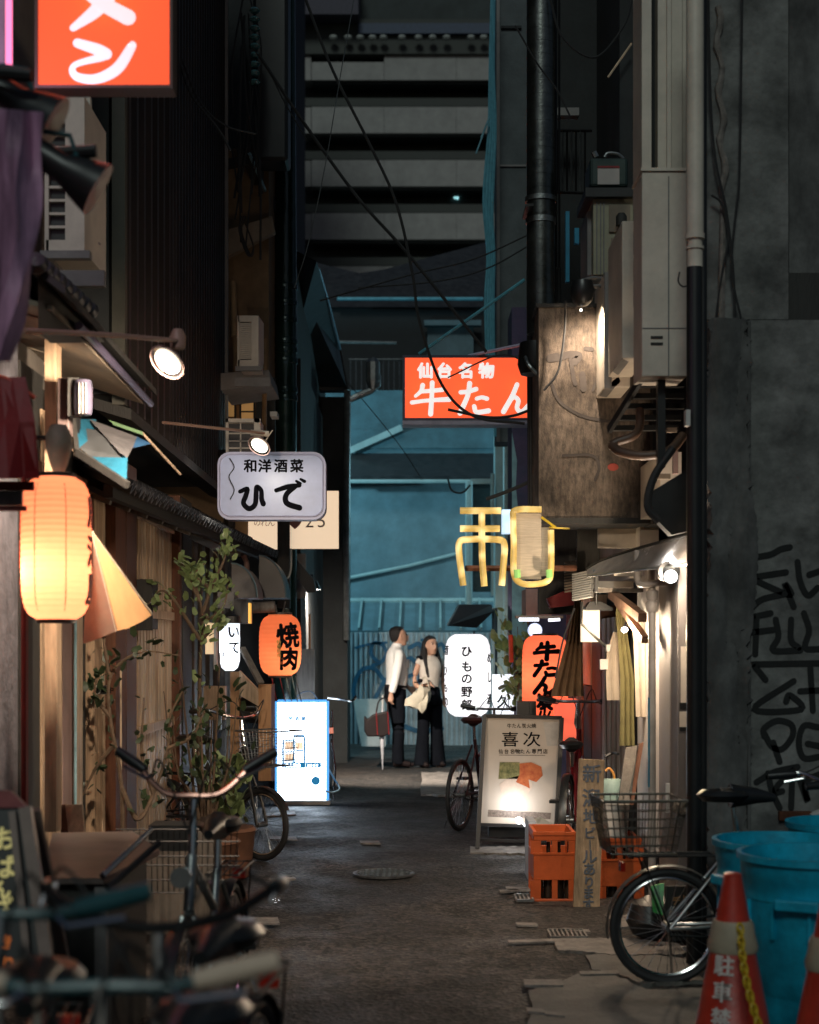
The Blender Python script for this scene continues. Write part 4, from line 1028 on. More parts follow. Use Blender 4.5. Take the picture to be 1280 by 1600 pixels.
def gr(pix, w=.02):
    P = [((px - 1170) / 110, (py - 850) / 480, w * 480 / 480) for px, py in pix]
    I.brush([P], WX(1170, Yw), WZ(1330, Yw), 110 / FP * Yw, 480 / FP * Yw)
for pts in ([(1184, 870), (1205, 866), (1220, 858), (1234, 855)], [(1176, 902), (1228, 894)], [(1176, 904), (1200, 916), (1236, 930), (1226, 912), (1240, 948)], [(1176, 948), (1192, 936), (1226, 928)],
            [(1246, 878), (1250, 908), (1262, 930), (1278, 918)], [(1264, 898), (1282, 892)], [(1176, 964), (1204, 958)], [(1176, 988), (1208, 984)], [(1182, 966), (1180, 1022)],
            [(1212, 968), (1216, 995), (1208, 1016), (1250, 1016)], [(1236, 968), (1236, 1000), (1248, 1012)], [(1256, 958), (1264, 985), (1258, 1012), (1282, 1014)],
            [(1176, 1038), (1290, 1036)], [(1180, 1042), (1196, 1062)], [(1240, 1064), (1178, 1108), (1252, 1108), (1234, 1086), (1228, 1096)], [(1266, 1044), (1270, 1110)], [(1250, 1080), (1290, 1078)],
            [(1194, 1150), (1194, 1138), (1214, 1126), (1236, 1132), (1238, 1150), (1222, 1170), (1206, 1166), (1194, 1146)], [(1208, 1160), (1218, 1190)], [(1278, 1136), (1256, 1134), (1248, 1160), (1256, 1184), (1282, 1182)], [(1262, 1162), (1282, 1166)],
            [(1182, 1222), (1210, 1206), (1246, 1198)], [(1200, 1208), (1206, 1236), (1218, 1262)], [(1244, 1200), (1216, 1226), (1212, 1238), (1222, 1236)], [(1238, 1206), (1236, 1262)], [(1246, 1208), (1262, 1252), (1258, 1222), (1284, 1208)]):
    gr(pts)
I.place('graffiti', M_graf, cw, front(Yw, .004), 30)
MB().pbox(1218, 1268, 1268, 1282, Yw - .03, .03).build('rusty_bracket', M_rust, cw)
MB().prism([W(1266, 1272, Yw - .04), W(1290, 1262, Yw - .04), W(1290, 1284, Yw - .04)], (0, .03, 0)).build('paper_scrap', M_white, cw)
cable([W(1160, -40, 7.3), W(1158, 120, 7.3), W(1155, 280, 7.3), W(1150, 330, 7.3), W(1143, 420, 7.3), W(1158, 500, 7.3), W(1168, 560, 7.3), W(1150, 590, 7.3), W(1122, 575, 7.3), W(1117, 520, 7.3), W(1128, 430, 7.3), W(1138, 370, 7.3), W(1128, 320, 7.3), W(1112, 305, 7.3)], .006, M_rubber, 'black cable hanging in a long loop on the concrete wall')
cable([W(1106, -40, 7.3), W(1110, 150, 7.3), W(1118, 250, 7.3), W(1135, 330, 7.3), W(1146, 430, 7.3), W(1148, 520, 7.3), W(1142, 600, 7.3), W(1130, 640, 7.3), W(1108, 670, 7.3)], .0065, M_rubber, 'thicker black cable running down the concrete wall beside the pipe')
sx = [W(1122 + 4 * sin(j * 1.3) + j * .5, 10 + j * 16, 7.34) for j in range(20)] + [W(1127 + 3 * sin(j), 500 + j * 16, 7.3) for j in range(14)]
MB().tube(sx, [.012 + .008 * rnd.random() for _ in sx], 7).one('mortar_seam', M_slab, 'lumpy pale mortar seam running down the concrete wall', 'seam', None, True)
# pole and white downpipe
pl = T('black_pole', 'thick black pole standing at the corner of the concrete wall', 'pole', (WX(1086, 7.1), 7.1, 0))
MB().tube([V(WX(1085, 7.1), 7.1, 0), W(1085, 418, 7.1)], .036, 14).build('pole', M_black, pl, smooth=True)
MB().tube([V(WX(1098, 7.2), 7.2, 0), W(1098, -60, 7.2)], .02, 10).build('side_conduit', M_black, pl, smooth=True)
MB().tube([W(1062, 425, 7.1), W(1060, 440, 7.1), W(1068, 448, 7.1), W(1078, 444, 7.1)], .004, 6, sm=4).build('wire_loop', M_rubber, pl)
MB().pbox(1072, 640, 1079, 665, 7.0, .05).build('sticker', M_white, pl)
dp = T('downpipe', 'cream downpipe ending in a ribbed collar above the black pole', 'downpipe', W(1086, 418, 7.1))
MB().tube([W(1086, 372, 7.1), W(1086, -80, 7.1)], .04, 18).build('pipe', M_cream, dp, smooth=True)
for (a, b, r) in ((372, 392, .034), (386, 390, .042), (392, 418, .036), (366, 374, .045)):
    MB().lathe([(r, 0), (r, (b - a) / FP * 7.1)], W(1086, b, 7.1), 18).build('collar', M_cream, dp, smooth=True)
sd = T('cream_siding', 'cream ribbed sheet siding behind the tall air conditioner on the right', 'siding', W(1040, 270, 7.6))
for i, (a, b, o) in enumerate(((1003, 1018, 0), (1019, 1027, .12), (1028, 1042, .03), (1042.5, 1049, 0), (1049.5, 1066, .03), (1066.5, 1100, .05))):
    MB().pbox(a, -160, b, 300, 7.6 + o, .3 - o).build('panel', M_cream if i != 1 else M_darkp, sd)
# AC units on the right facade
ax = T('air_conditioner', 'tall cream air conditioner with blank side casing under the cream siding', 'air conditioner', W(1038, 590, 7.5), 'air conditioners of the right row')
x0, x1 = WX(1003, 7.5), WX(1074, 7.5); z0, z1 = WZ(588, 7.5), WZ(268, 7.5)
MB().box(x0, x1, 7.5, 7.78, z0, z1).build('casing', M_cream, ax, bev=.006)
MB().box(x0 - .006, x1 + .004, 7.49, 7.79, z1 + .001, z1 + .016).build('lid', M_cream, ax)
MB().pbox(1044, 275, 1046, 588, 7.497, .004).pbox(1004, 512, 1074, 513.5, 7.497, .004).build('seam', M_greyp, ax)
for p in ((1017, 525, 1036, 529), (1017, 535, 1036, 539)): MB().pbox(p[0], p[1], p[2], p[3], 7.496, .006).build('handle_slot', M_dark, ax)
ay = T('air_conditioner', 'middle cream air conditioner with narrow vertical slots behind the tall one', 'air conditioner', W(990, 560, 8.6), 'air conditioners of the right row')
MB().pbox(972, 345, 1012, 560, 8.5, .6).build('casing', M_cream, ay, bev=.006)
for i in range(3):
    MB().pbox(990, 362 + i * 41, 992, 398 + i * 41, 8.494, .008).build('slot', M_black, ay); MB().pbox(995, 362 + i * 41, 997, 398 + i * 41, 8.494, .008).build('slot', M_black, ay)
MB().prism([W(972, 560, 8.5), W(1000, 540, 8.5), W(1000, 560, 8.6), W(980, 566, 8.6)], (0, .4, 0)).build('foot', M_greyp, ay)
az = T('air_conditioner', 'lowest small cream air conditioner above the lit plywood', 'air conditioner', W(965, 600, 9.1), 'air conditioners of the right row')
MB().pbox(945, 425, 985, 605, 9.1, .5).build('casing', M_cream, az, bev=.006)
MB().pbox(945, 425, 956, 606, 9.09, .02).build('edge_trim', M_greyp, az)
MB().prism([W(946, 606, 9.1), W(966, 588, 9.1), W(970, 596, 9.1), W(958, 608, 9.1)], (0, .3, 0)).build('foot', M_greyp, az)
aw = T('air_conditioner', 'old yellowish air conditioner with a round knob below the oil can', 'air conditioner', W(950, 430, 9.8), 'air conditioners of the right row')
MB().pbox(927, 308, 990, 430, 9.8, .5).build('casing', mat('yellowed_casing', (.34, .32, .22), .5, 0, .12, 5, dirt=.3), aw, bev=.006)
MB().pbox(918, 330, 927, 430, 9.9, .4).build('side_strip', M_greyp, aw)
for px in (932, 938, 943): MB().pbox(px, 315, px + 1.5, 428, 9.79, .01).build('groove', M_greyp, aw)
MB().pbox(952, 320, 985, 362, 9.785, .02).build('recess_frame', M_soffit, aw)
MB().lathe([(0, 0), (.035, 0), (.035, .06), (.02, .08)], W(971, 353, 9.72), 14, None).build('knob', M_dark, aw, smooth=True)
MB().pbox(955, 372, 988, 428, 9.79, .01).build('panel', M_soffit, aw)
oc = T('oil_can', 'dark green oil can with a pale label standing on the yellowish air conditioner', 'can', W(950, 306, 9.8))
MB().pbox(922, 246, 982, 292, 9.8, .3).build('body', mat('can_green', (.03, .05, .045), .35, .3), oc, bev=.02)
MB().pbox(934, 259, 968, 288, 9.795, .006).build('label_panel', mat('can_label', (.4, .36, .34), .6, 0, .1), oc)
MB().pbox(934, 259, 968, 262, 9.79, .006).build('red_band', M_redc, oc)
MB().tube([W(945, 246, 9.85), W(950, 240, 9.85), W(965, 241, 9.85), W(974, 248, 9.85)], .012, 8, sm=4).tube([W(932, 246, 9.9), W(928, 238, 9.9)], .02, 8).build('handle', M_galv, oc, smooth=True)
MB().pbox(915, 293, 990, 307, 9.75, .5).build('tray', M_black, oc)
# dark upper facade right
uf = T('dark_upper_facade', 'unlit upper storey with railings behind the tall duct on the right', 'building', (1.6, 12, 3))
MB().box(1.45, 4, 10.6, 14.5, 3.9, 9.5).build('wall', M_darkp, uf)
MB().box(.98, 1.5, 11.9, 12.0, 3.0, 9.5).build('back_panel', M_darkp, uf)
for i in range(7):
    px = 872 + i * 7
    MB().tube([W(px, 205, 11), W(px, 300, 11)], .008, 5).build('railing_bar', M_galv if i % 2 else M_iron, uf)
MB().tube([W(868, 204, 11), W(925, 204, 11)], .012, 6).tube([W(868, 300, 11), W(925, 302, 11)], .012, 6).build('railing_rail', M_iron, uf)
MB().tube([W(950, 121, 10.5), W(987, 68, 10.5)], .008, 6).build('loose_rod', M_pale, uf)
MB().pbox(870, 168, 905, 180, 11.5, .1).build('bracket', M_greyp, uf)
MB().pbox(960, 150, 985, 190, 11.8, .05).build('rust_patch', M_rust, uf)
MB().pbox(1000, -100, 1004, 300, 7.9, .1).build('edge_board', M_cream, uf)
MB().pbox(884, 330, 890, 440, 10.2, .05).pbox(898, 356, 905, 380, 10.2, .05).build('blue_pipe', mat('blue_pipe', (.0, .2, .35), .4), uf)
MB().lathe([(0, 0), (.02, .01), (.0, .02)], W(998, 48, 7.9), 8).build('far_bulb', M_white, uf)
# duct
du = T('spiral_duct', 'tall dark spiral exhaust duct rising beside the plywood box', 'duct', W(846, 520, 9.9))
Rd = 22 / FP * 9.9; prof = []
z = WZ(522, 9.9); zt = WZ(-80, 9.9)
while z < zt:
    prof += [(Rd, z), (Rd, z + .079), (Rd * 1.02, z + .0791), (Rd * 1.02, z + .0849)]; z += .085
MB().lathe(prof, (WX(845, 9.9), 9.9, 0), 30).build('pipe', M_duct, du, smooth=True)
MB().lathe([(Rd * 1.12, 0), (Rd * 1.12, .03)], (WX(845, 9.9), 9.9, WZ(316, 9.9)), 26).lathe([(Rd * 1.08, 0), (Rd * 1.08, .035)], (WX(845, 9.9), 9.9, WZ(350, 9.9)), 26).build('clamp', M_galv, du, smooth=True)
MB().pbox(822, 318, 834, 322, 9.7, .3).build('strap', M_iron, du)
for (px, r) in ((829, .016), (868, .02), (874, .012), (825, .01)): MB().tube([W(px, 420, 10.1), W(px + 2, 812, 10.1)], r, 8).tube([W(px, -60, 10.15), W(px, 419, 10.15)], r * .7, 6).build('conduit', M_iron, du)
MB().lathe([(.1, 0), (.12, .06), (.105, .2)], (WX(838, 9.8), 9.8, WZ(585, 9.8)), 20).build('boot', M_iron, du, smooth=True)
MB().tube([W(821, 558, 9.7), W(826, 570, 9.65), W(840, 585, 9.65)], .012, 8, sm=3).build('chrome_lip', M_galv, du)
# plywood box
pb = T('plywood_box', 'stained plywood box with faded graffiti hanging over the right side of the alley', 'box', W(930, 815, 9.5))
Yp = 9.5
MB().pbox(842, 478, 1022, 814, Yp, .5).build('panel', M_ply, pb)
MB().pbox(838, 474, 1026, 480, Yp - .012, .5).pbox(838, 809, 1026, 818, Yp - .012, .5).build('frame', M_dark, pb)
MB().pbox(1020, 470, 1075, 818, 9.4, .4).build('side_panel', M_dark, pb)
I = Ink()
def gr2(pix, w): I.brush([[((px - 860) / 140, (py - 540) / 220, w) for px, py in pix]], WX(860, Yp), WZ(760, Yp), 140 / FP * Yp, 220 / FP * Yp)
for pts, w in (([(872, 560), (890, 554), (905, 556), (898, 566)], .05), ([(892, 562), (896, 590), (899, 600)], .03), ([(910, 585), (912, 608)], .045), ([(936, 588), (926, 610)], .02), ([(915, 545), (925, 546)], .03),
               ([(862, 600), (875, 628), (910, 650), (960, 660)], .022), ([(880, 712), (925, 712), (936, 730), (930, 750)], .02), ([(860, 560), (870, 558)], .06)): gr2(pts, w)
I.place('faded_graffiti', mat('faded_ink', (.06, .052, .048), .95, spec=.05), pb, front(Yp, .004), 30)
Ink().poly([(WX(958 + 9 * cos(a * .7), Yp), WZ(730 + 6 * sin(a * .7), Yp)) for a in range(9)]).place('red_spot', mat('red_spot', (.35, .06, .04), .7), pb, front(Yp, .004))
sl_ = T('black_floodlight', 'black floodlight shining down on the plywood box', 'lamp', W(908, 480, 9.1))
MB().lathe([(.0, .09), (.06, .085), (.075, .03), (.06, -.03), (.03, -.06), (.0, -.065)], W(910, 462, 9.1), 18).build('head', M_black, sl_, smooth=True)
MB().lathe([(0, 0), (.008, .0), (.006, .014)], W(908, 486, 9.1), 10).build('bulb', glow('small_bulb', (1, .9, .75), 4), sl_)
MB().tube([W(905, 440, 9.2), W(925, 434, 9.3), W(950, 436, 9.4)], .012, 6).tube([W(905, 447, 9.2), W(945, 447, 9.3)], .012, 6).build('arm', M_greyp, sl_)
lamp(sl_, W(926, 476, 9.15), 60, (1, .8, .6), .02, 120, W(926, 620, 9.5), .9)
cable([W(884, 470, 9.3), W(882, 520, 9.35), W(872, 580, 9.35), W(850, 610, 9.35)], .008, M_rubber, 'black cable curving down over the plywood box')
# brackets and hoses below AC
hb = T('ac_bracket', 'black slatted steel bracket with thick brown hoses below the tall air conditioner', 'bracket', W(1015, 700, 8))
for i, (a, b, py) in enumerate(((1000, 1070, 600), (985, 1070, 618), (975, 1070, 634), (962, 1065, 652), (952, 1060, 668))):
    MB().pbox(a, py - 4, b, py + 4, 7.8 + .1 * i, .05).build('slat', M_iron, hb)
MB().pbox(1028, 590, 1040, 730, 7.6, .05).build('upright', M_black, hb)
MB().bar(W(1002, 592, 7.7), W(952, 672, 8.2), .02, .04).build('brace', M_iron, hb)
mh_ = mat('brown_hose', (.1, .055, .035), .5, 0, .3, 10)
MB().tube([W(1000, 640, 7.9), W(999, 668, 7.85), W(988, 682, 7.8), W(965, 690, 7.8), W(955, 696, 7.8)], .022, 10, sm=5).tube([W(956, 696, 7.8), W(970, 706, 7.75), W(1005, 712, 7.7), W(1045, 705, 7.7), W(1068, 680, 7.75)], .024, 10, sm=5).build('hose', mh_, hb, smooth=True)
MB().tube([W(1052, 700, 7.6), W(1022, 745, 7.6), W(1012, 790, 7.6), W(1030, 815, 7.6)], .02, 8, sm=5).build('black_hose', M_rubber, hb, smooth=True)
for p, m_ in (((1022, 740, 1048, 748), M_soffit), ((1052, 705, 1060, 740), M_pink), ((1043, 668, 1058, 675), M_soffit)): MB().pbox(*p, 7.9, .03).build('lit_scrap', m_, hb)
MB().prism([W(1015, 770, 7.6), W(1072, 735, 7.6), W(1075, 830, 7.6), W(1050, 836, 7.6), W(1015, 800, 7.6)], (0, .1, 0)).build('dark_cover', M_black, hb)
# hanging red sign 牛たん
SY = 13.0
sg = T('box_sign', 'orange-red lit sign reading 仙台名物 牛たん over the alley', 'sign', W(730, 658, SY), 'lit box signs')
x0, x1, z0, z1 = WX(629, SY), WX(842, SY), WZ(657, SY), WZ(555, SY)
lightbox(sg, x0, x1, z0, z1, SY, .22, M_redsh, mat('blue_black_case', (.03, .03, .06), .4), .022)
MB().box(x0, x1, SY - .01, SY + .2, z0 - .035, z0 - .002).build('bottom_rail', mat('violet_grey_rail', (.2, .2, .27), .4, .3), sg)
I = Ink()
for ch_, px in zip('仙台名物', (664, 695, 727, 760)): I.put(ch_, WX(px, SY), WZ(579, SY), .135, .007)
u = lambda px: WX(px, SY); zz = lambda py: WZ(py, SY)
I.brush(G['牛'], u(642), zz(648), u(704) - u(642), zz(598) - zz(648), 1.0); I.brush(G['た'], u(716), zz(648), u(766) - u(716), zz(598) - zz(648), 1.05)
I.brush(G['ん'], u(784), zz(646), u(832) - u(784), zz(600) - zz(646), 1.1)
I.place('lettering', glow('white_sign_letter_b', (.9, .86, .84), .72), sg, front(SY))
for px in (665, 735, 805): lamp(sg, (WX(px, SY), SY + .1, zz(606)), 2.6, (1, .8, .6), .025)
MB().tube([W(655, 553, SY + .05), W(820, 437, SY - .4)], .014, 6).one('guy_rod', bpy.data.materials['blue_gutter'], 'thin blue stay rod rising to the right from the 牛たん sign', 'rod')
MB().tube([W(732, 556, SY + .05), W(822, 537, SY - .3)], .013, 6).one('guy_rod', M_hidef, 'short violet stay rod touching the top of the 牛たん sign', 'rod')
# LED tube signs
NY = 9.3
ns = T('tube_sign', 'yellow light-tube skewer character hanging beside the mug-shaped light', 'sign', W(753, 920, NY))
M_led = mat('amber_tube', (.5, .38, .13), .35, 0, .3, 6)
_b = M_led.node_tree.nodes['Principled BSDF']
_nz = M_led.node_tree.nodes.new('ShaderNodeTexNoise'); _nz.inputs['Scale'].default_value = 11; _nz.inputs['Detail'].default_value = 0
_tc = M_led.node_tree.nodes.new('ShaderNodeTexCoord'); M_led.node_tree.links.new(_tc.outputs['Object'], _nz.inputs[0])
_r = M_led.node_tree.nodes.new('ShaderNodeValToRGB'); _r.color_ramp.elements[0].position = .42; _r.color_ramp.elements[1].position = .68
_r.color_ramp.elements[0].color = (*hx('80622a'), 1); _r.color_ramp.elements[1].color = (*hx('ffe6a8'), 1)
_e = _r.color_ramp.elements.new(.55); _e.color = (*hx('caa660'), 1)
M_led.node_tree.links.new(_nz.outputs[0], _r.inputs[0]); M_led.node_tree.links.new(_r.outputs[0], _b.inputs['Emission Color']); _b.inputs['Emission Strength'].default_value = .72
tr_ = .021
for pts in ([(719, 798), (783, 798)], [(719, 826), (781, 826)], [(753, 800), (753, 842)], [(724, 915), (718, 870), (718, 848), (730, 843), (776, 843), (788, 850), (787, 880), (784, 915)], [(753, 846), (754, 880), (757, 916)]):
    MB().tube([W(a, b, NY) for a, b in pts], tr_, 10, sm=5).build('light_tube', M_led, ns, smooth=True)
MB().tube([W(728, 888, NY + .1), W(900, 888, NY + .3)], .02, 6).build('mount_bar', M_rust, ns)
ms = T('mug_light', 'yellow light-tube beer mug outline with grey mesh inside', 'sign', W(832, 918, NY))
pts = [(846, 796), (806, 797), (802, 812), (803, 850), (803, 895), (812, 910), (832, 913), (855, 908), (861, 890), (861, 828)]
MB().tube([W(a, b, NY) for a, b in pts], tr_ * .95, 10, sm=5).build('light_tube', M_led, ms, smooth=True)
MB().pbox(806, 802, 846, 905, NY + .04, .02).pbox(846.2, 824, 858, 900, NY + .04, .02).build('mesh_panel', mat('grey_mesh', (.45, .39, .31), .7, 0, .2, 40, .3, 90, (.3, 1, 6)), ms)
for px in (808, 858): MB().tube([W(px, 890, NY - .04), W(px + 1, 903, NY - .04)], .02, 8).build('green_light', glow('green_led', hx('7db060'), .6) if px == 808 else bpy.data.materials['green_led'], ms)
MB().tube([W(846, 808, NY), W(868, 824, NY)], .008, 6).tube([W(858, 824, NY), W(890, 826, NY)], .006, 6).build('bracket', M_yel, ms)
MB().pbox(785, 796, 798, 833, NY + .3, .1).one('lit_box', glow('blue_white_box', hx('bcd9f5'), .9), 'small blue-white lit box between the two yellow light-tube signs', 'light box')
# small lanterns / lights right
M_lw = shade('white_lantern_paper', hx('e4e4e8'), .62, hx('f0ecea'), .08)
t, onto, cx, z0, z1, R = lantern('paper_lantern', 'white paper lantern reading ひもの野郎 beside the woman', 731, 991, 1119, 36, 13.6, M_lw, (1, .97, .95), 1, 2.0, 15, cap=False, lat=(0, -.05), sq=.13)
I = Ink(); s_ = R * 2 / 72
for ch_, py in zip('ひもの野郎', (1018, 1041, 1060, 1080, 1100)): I.put(ch_, cx - R * .08, WZ(py, 13.6), .1, .0035)
for ch_, py in zip('めし酒', (1028, 1058, 1092)): I.put(ch_, cx + R * 1.15, WZ(py, 13.6), .1, .004)
for ch_, py in zip('酒ひもの', (1016, 1048, 1074, 1096)): I.put(ch_, cx - R * 1.25, WZ(py, 13.6), .09, .003)
I.place('lettering', M_ink, t, onto, 26)
s9 = T('light_box', 'small white lit box reading 久 right of the white lantern', 'sign', W(785, 1116, 13.4))
MB().pbox(770, 1054, 803, 1116, 13.4, .1).build('panel', shade('white_box_face', hx('e8ebf0'), .75), s9)
I = Ink().put('久', WX(787, 13.4), WZ(1096, 13.4), .12, .003); I.place('lettering', M_ink, s9, front(13.4))
M_lred = shade('red_paper', hx('f07450'), .45, hx('f88860'), .1)
t, onto, cx, z0, z1, R = lantern('paper_lantern', 'long red paper lantern reading 牛たん炭火焼 on the right', 852, 993, 1125, 36, 12.2, M_lred, (1, .85, .7), 1, 2.0, 17, lat=(0, -.0), sq=.12)
I = Ink()
I.brush(G['牛'], cx - R * .6, WZ(1030, 12.2), R * 1.15, .13, 1.9); I.brush(G['た'], cx - R * .62, WZ(1056, 12.2), R * 1.1, .12, 1.9); I.brush(G['ん'], cx - R * .62, WZ(1083, 12.2), R * 1.05, .13, 1.8)
I.put('炭', cx - R * .1, WZ(1095, 12.2), .135, .0095).put('火', cx - R * .1, WZ(1116, 12.2), .12, .006)
I.place('lettering', M_ink, t, onto, 26)
rb2 = T('red_light_box', 'lower salmon-red lit lantern box behind the menu board', 'lantern', W(888, 1165, 11.9))
MB().pbox(868, 1092, 905, 1162, 11.9, .15).build('shade', glow('salmon_glow', hx('f0654a'), .9), rb2, bev=.02)
MB().prism([W(897, 1130, 11.87), W(902, 1085, 11.87), W(904, 1150, 11.87)], (0, .01, 0)).build('paper_fold', M_white, rb2)
fl = T('tube_lamp', 'white fluorescent fitting above the red lantern', 'lamp', W(840, 968, 12.6))
MB().tube([W(811, 968, 12.6), W(842, 968, 12.6)], .014, 8).tube([W(857, 969, 12.6), W(875, 968, 12.6)], .012, 8).build('tube', glow('cool_tube', hx('eef4ff'), 2.2), fl)
MB().lathe([(0, -.06), (.05, -.04), (.06, 0), (.05, .04), (0, .06)], (0, 0, 0), 18, Matrix.Translation(W(836, 985, 12.5)) @ Matrix.Rotation(pi / 2, 4, 'X')).build('round_bulb', glow('cool_bulb', hx('cfdcff'), .9), fl, smooth=True)
MB().pbox(806, 962, 880, 966, 12.65, .1).build('housing', M_soffit, fl)
MB().pbox(822, 920, 862, 962, 13, .5).pbox(836, 930, 858, 956, 12.98, .02).build('pink_box', M_pink, fl)
lamp(fl, W(840, 985, 12.3), 1.2, (.95, .98, 1), .05)
# ---- shop front right
rf = T('right_shopfront', 'cluttered eatery front with posts and panels on the right side', 'shopfront', (1.6, 10, 0))
def rup(name, px0, px1, m, z0=.02, z1=2.3, X=RX, dep=.12, out=0):
    y0_, y1_ = RY_(px1, X - out), RY_(px0, X - out)
    return MB().box(X - out, X + dep, y0_ + .003, y1_, z0, z1).build(name, m, rf)
MB().pbox(1093, 858, 1104, 1310, 7.36, .02).build('orange_post', wood('orange_wood', (.42, .2, .08)), rf)
rup('metal_panel', 1030, 1060, mat('brushed_grey_panel', (.17, .15, .14), .6, 0, .15, 5, .1, 50, (1, 1, .2), dirt=.2), .02, 1.95)
rup('white_board', 996, 1014, mat('white_board', (.6, .56, .54), .55, 0, .08, 6, dirt=.12), .3, 1.95)
rup('dark_gap', 1014.5, 1029, M_dark, .02, 1.95, RX + .08)
rup('dark_panel', 962, 995, M_dark, .02, 1.75, RX + .08)
rup('plank_post', 940, 960, M_grey_wood, .02, 1.7); rup('red_brown_post', 925, 939, M_rust, .02, 1.8); rup('pale_post', 911, 924, M_pale, 1.2, 1.9)
rup('dark_post', 912, 924, M_dark, .02, 1.19)
for i in range(5): rup('slat', 941 + i * 7.5, 945 + i * 7.5, M_greyp, .05, 1.7, RX - .015, .01)
rup('orange_post', 899, 910, bpy.data.materials['orange_wood'], .02, 2.0); rup('red_panel', 885, 898, mat('dark_red_panel', (.2, .015, .01), .5), .02, 1.8)
MB().box(RX + .3, RX + .8, 7.4, 15, 0, 3.3).build('back_wall', M_dark, rf)
rup('cream_wall', 905, 1000, M_cream, 1.95, 2.6, RX + .06)
rup('cream_board', 1001, 1032, M_cream, 2.28, 2.6, RX + .02)
rup('rolled_shutter', 880, 905, mat('ribbed_brown', (.2, .14, .1), .5, .3, .3, 5), 2.0, 2.7, RX - .1)
for i in range(11): MB().bar(W(882, 880 + i * 4.5, 10.6), W(906, 876 + i * 4.5, 10.6), .03, .012).build('louvre', M_soffit, rf)
for i in range(12): MB().bar(W(896, 898 + i * 3.6, 10.0), W(926, 892 + i * 3.6, 9.9), .03, .01).build('louvre', M_white, rf)
for p_ in ((935, 825, 1000, 856, 9.9, .05), (960, 882, 1010, 900, 9.2, .05), (934, 908, 990, 918, 9.3, .1)): MB().pbox(*p_).build('cream_panel', M_cream, rf)
MB().pbox(930, 919, 1012, 925, 9.2, .1).build('shelf_beam', M_grey_wood, rf)
MB().bar(W(956, 928, 9.3), W(1004, 965, 8.6), .05, .05).bar(W(966, 940, 9.2), W(1008, 1000, 8.6), .04, .04).build('slanted_wood', wood('brown_wood', (.2, .12, .08)), rf)
MB().pbox(902, 816, 936, 900, 10.3, .05).build('dark_board', M_dark, rf)
MB().pbox(842, 820, 905, 960, 11.2, .1).build('clutter_back', M_dark, rf)
MB().prism([W(855, 935, 11), W(890, 920, 11), W(900, 945, 11), W(860, 950, 11)], (0, .1, 0)).build('red_flap', M_redc, rf)
# pipes
M_gpipe = mat('grey_pipe_paint', (.3, .28, .26), .45, 0, .2, 5, dirt=.3)
pp = T('grey_pipes', 'pair of pale grey vertical service pipes in front of the metal panel', 'pipes', (WX(1020, 8.3), 8.3, 0))
MB().tube([V(WX(1019, 8.4), 8.4, 0), W(1019, 930, 8.4), W(1018, 905, 8.4)], .021, 12).build('pipe', M_gpipe, pp, smooth=True)
MB().lathe([(.03, 0), (.036, .02), (.036, .05), (.028, .06)], W(1019, 956, 8.4), 14).lathe([(.028, 0), (.034, .02), (.034, .05), (.02, .06)], W(1019, 938, 8.4), 14).build('joint', M_gpipe, pp, smooth=True)
MB().tube([W(1018, 905, 8.4), W(1018, 870, 8.4), W(1014, 860, 8.4)], .018, 10).tube([W(995, 862, 8.5), W(996, 905, 8.4), W(1005, 913, 8.35), W(1030, 911, 8.3), W(1050, 910, 8.2)], .018, 10, sm=4).build('elbow', M_gpipe, pp, smooth=True)
MB().tube([V(WX(1061, 8.1), 8.1, .1), W(1061, 1100, 8.1), W(1062, 905, 8.1)], .02, 12).build('pipe', M_gpipe, pp, smooth=True)
MB().pbox(1064, 1010, 1078, 1098, 8.0, .03).pbox(1062, 1112, 1074, 1136, 8.0, .02).build('cream_strip', M_cream, pp)
MB().pbox(1062, 1098, 1076, 1108, 8.0, .04).pbox(1062, 1136, 1076, 1142, 8.0, .04).build('clip', M_black, pp)
for px, a, b, m_ in ((1014, 1090, 1230, M_cyanp), (1071, 930, 1010, M_gpipe), (1077, 1120, 1300, M_gpipe)): MB().tube([W(px, a, 8.35), W(px, b, 8.35)], .006, 6).build('thin_wire', m_, pp)
# clear curved awning
aw_ = T('clear_awning', 'clouded curved acrylic awning over the eatery entrance', 'awning', W(1000, 880, 8.2))
rows = []
for j in range(7):
    s_ = j / 6
    row = []
    for i in range(10):
        q = i / 9
        px = 918 + 190 * q; top = 890 - 60 * q ** .7; bot = 900 - 22 * q
        py = top + (bot - top) * s_
        row.append(W(px, py, 8.9 - 1.4 * q + .25 * (1 - s_)))
    rows.append(row)
MB().sheet(rows, .005).build('sheet', M_acr, aw_, smooth=True)
MB().tube([r + V(0, -.012, 0) for r in rows[0]], .012, 6).build('edge_rail', M_dark, aw_); MB().tube([r + V(0, -.01, 0) for r in rows[-1]], .007, 6).build('edge_rail', M_galv, aw_)
MB().tube([W(932, 893, 8.9), W(932, 925, 8.9)], .012, 6).tube([W(926, 893, 8.9), W(938, 893, 8.9)], .012, 6).build('hanger', M_galv, aw_)
MB().pbox(1090, 832, 1106, 858, 7.35, .1).build('end_block', M_cream, aw_)
sp = T('round_spotlight', 'round white spotlight shining under the clear awning', 'lamp', W(1048, 905, 8.0))
Ms = Matrix.Translation(W(1048, 901, 7.9)) @ Euler((radians(-90), 0, 0)).to_matrix().to_4x4()
MB().lathe([(.0, -.1), (.05, -.09), (.055, .01), (.035, .012)], (0, 0, 0), 20, Matrix.Translation(W(1045, 893, 8.0)) @ Matrix.Rotation(pi / 2, 4, 'X'), caps=False).build('housing', M_black, sp, smooth=True)
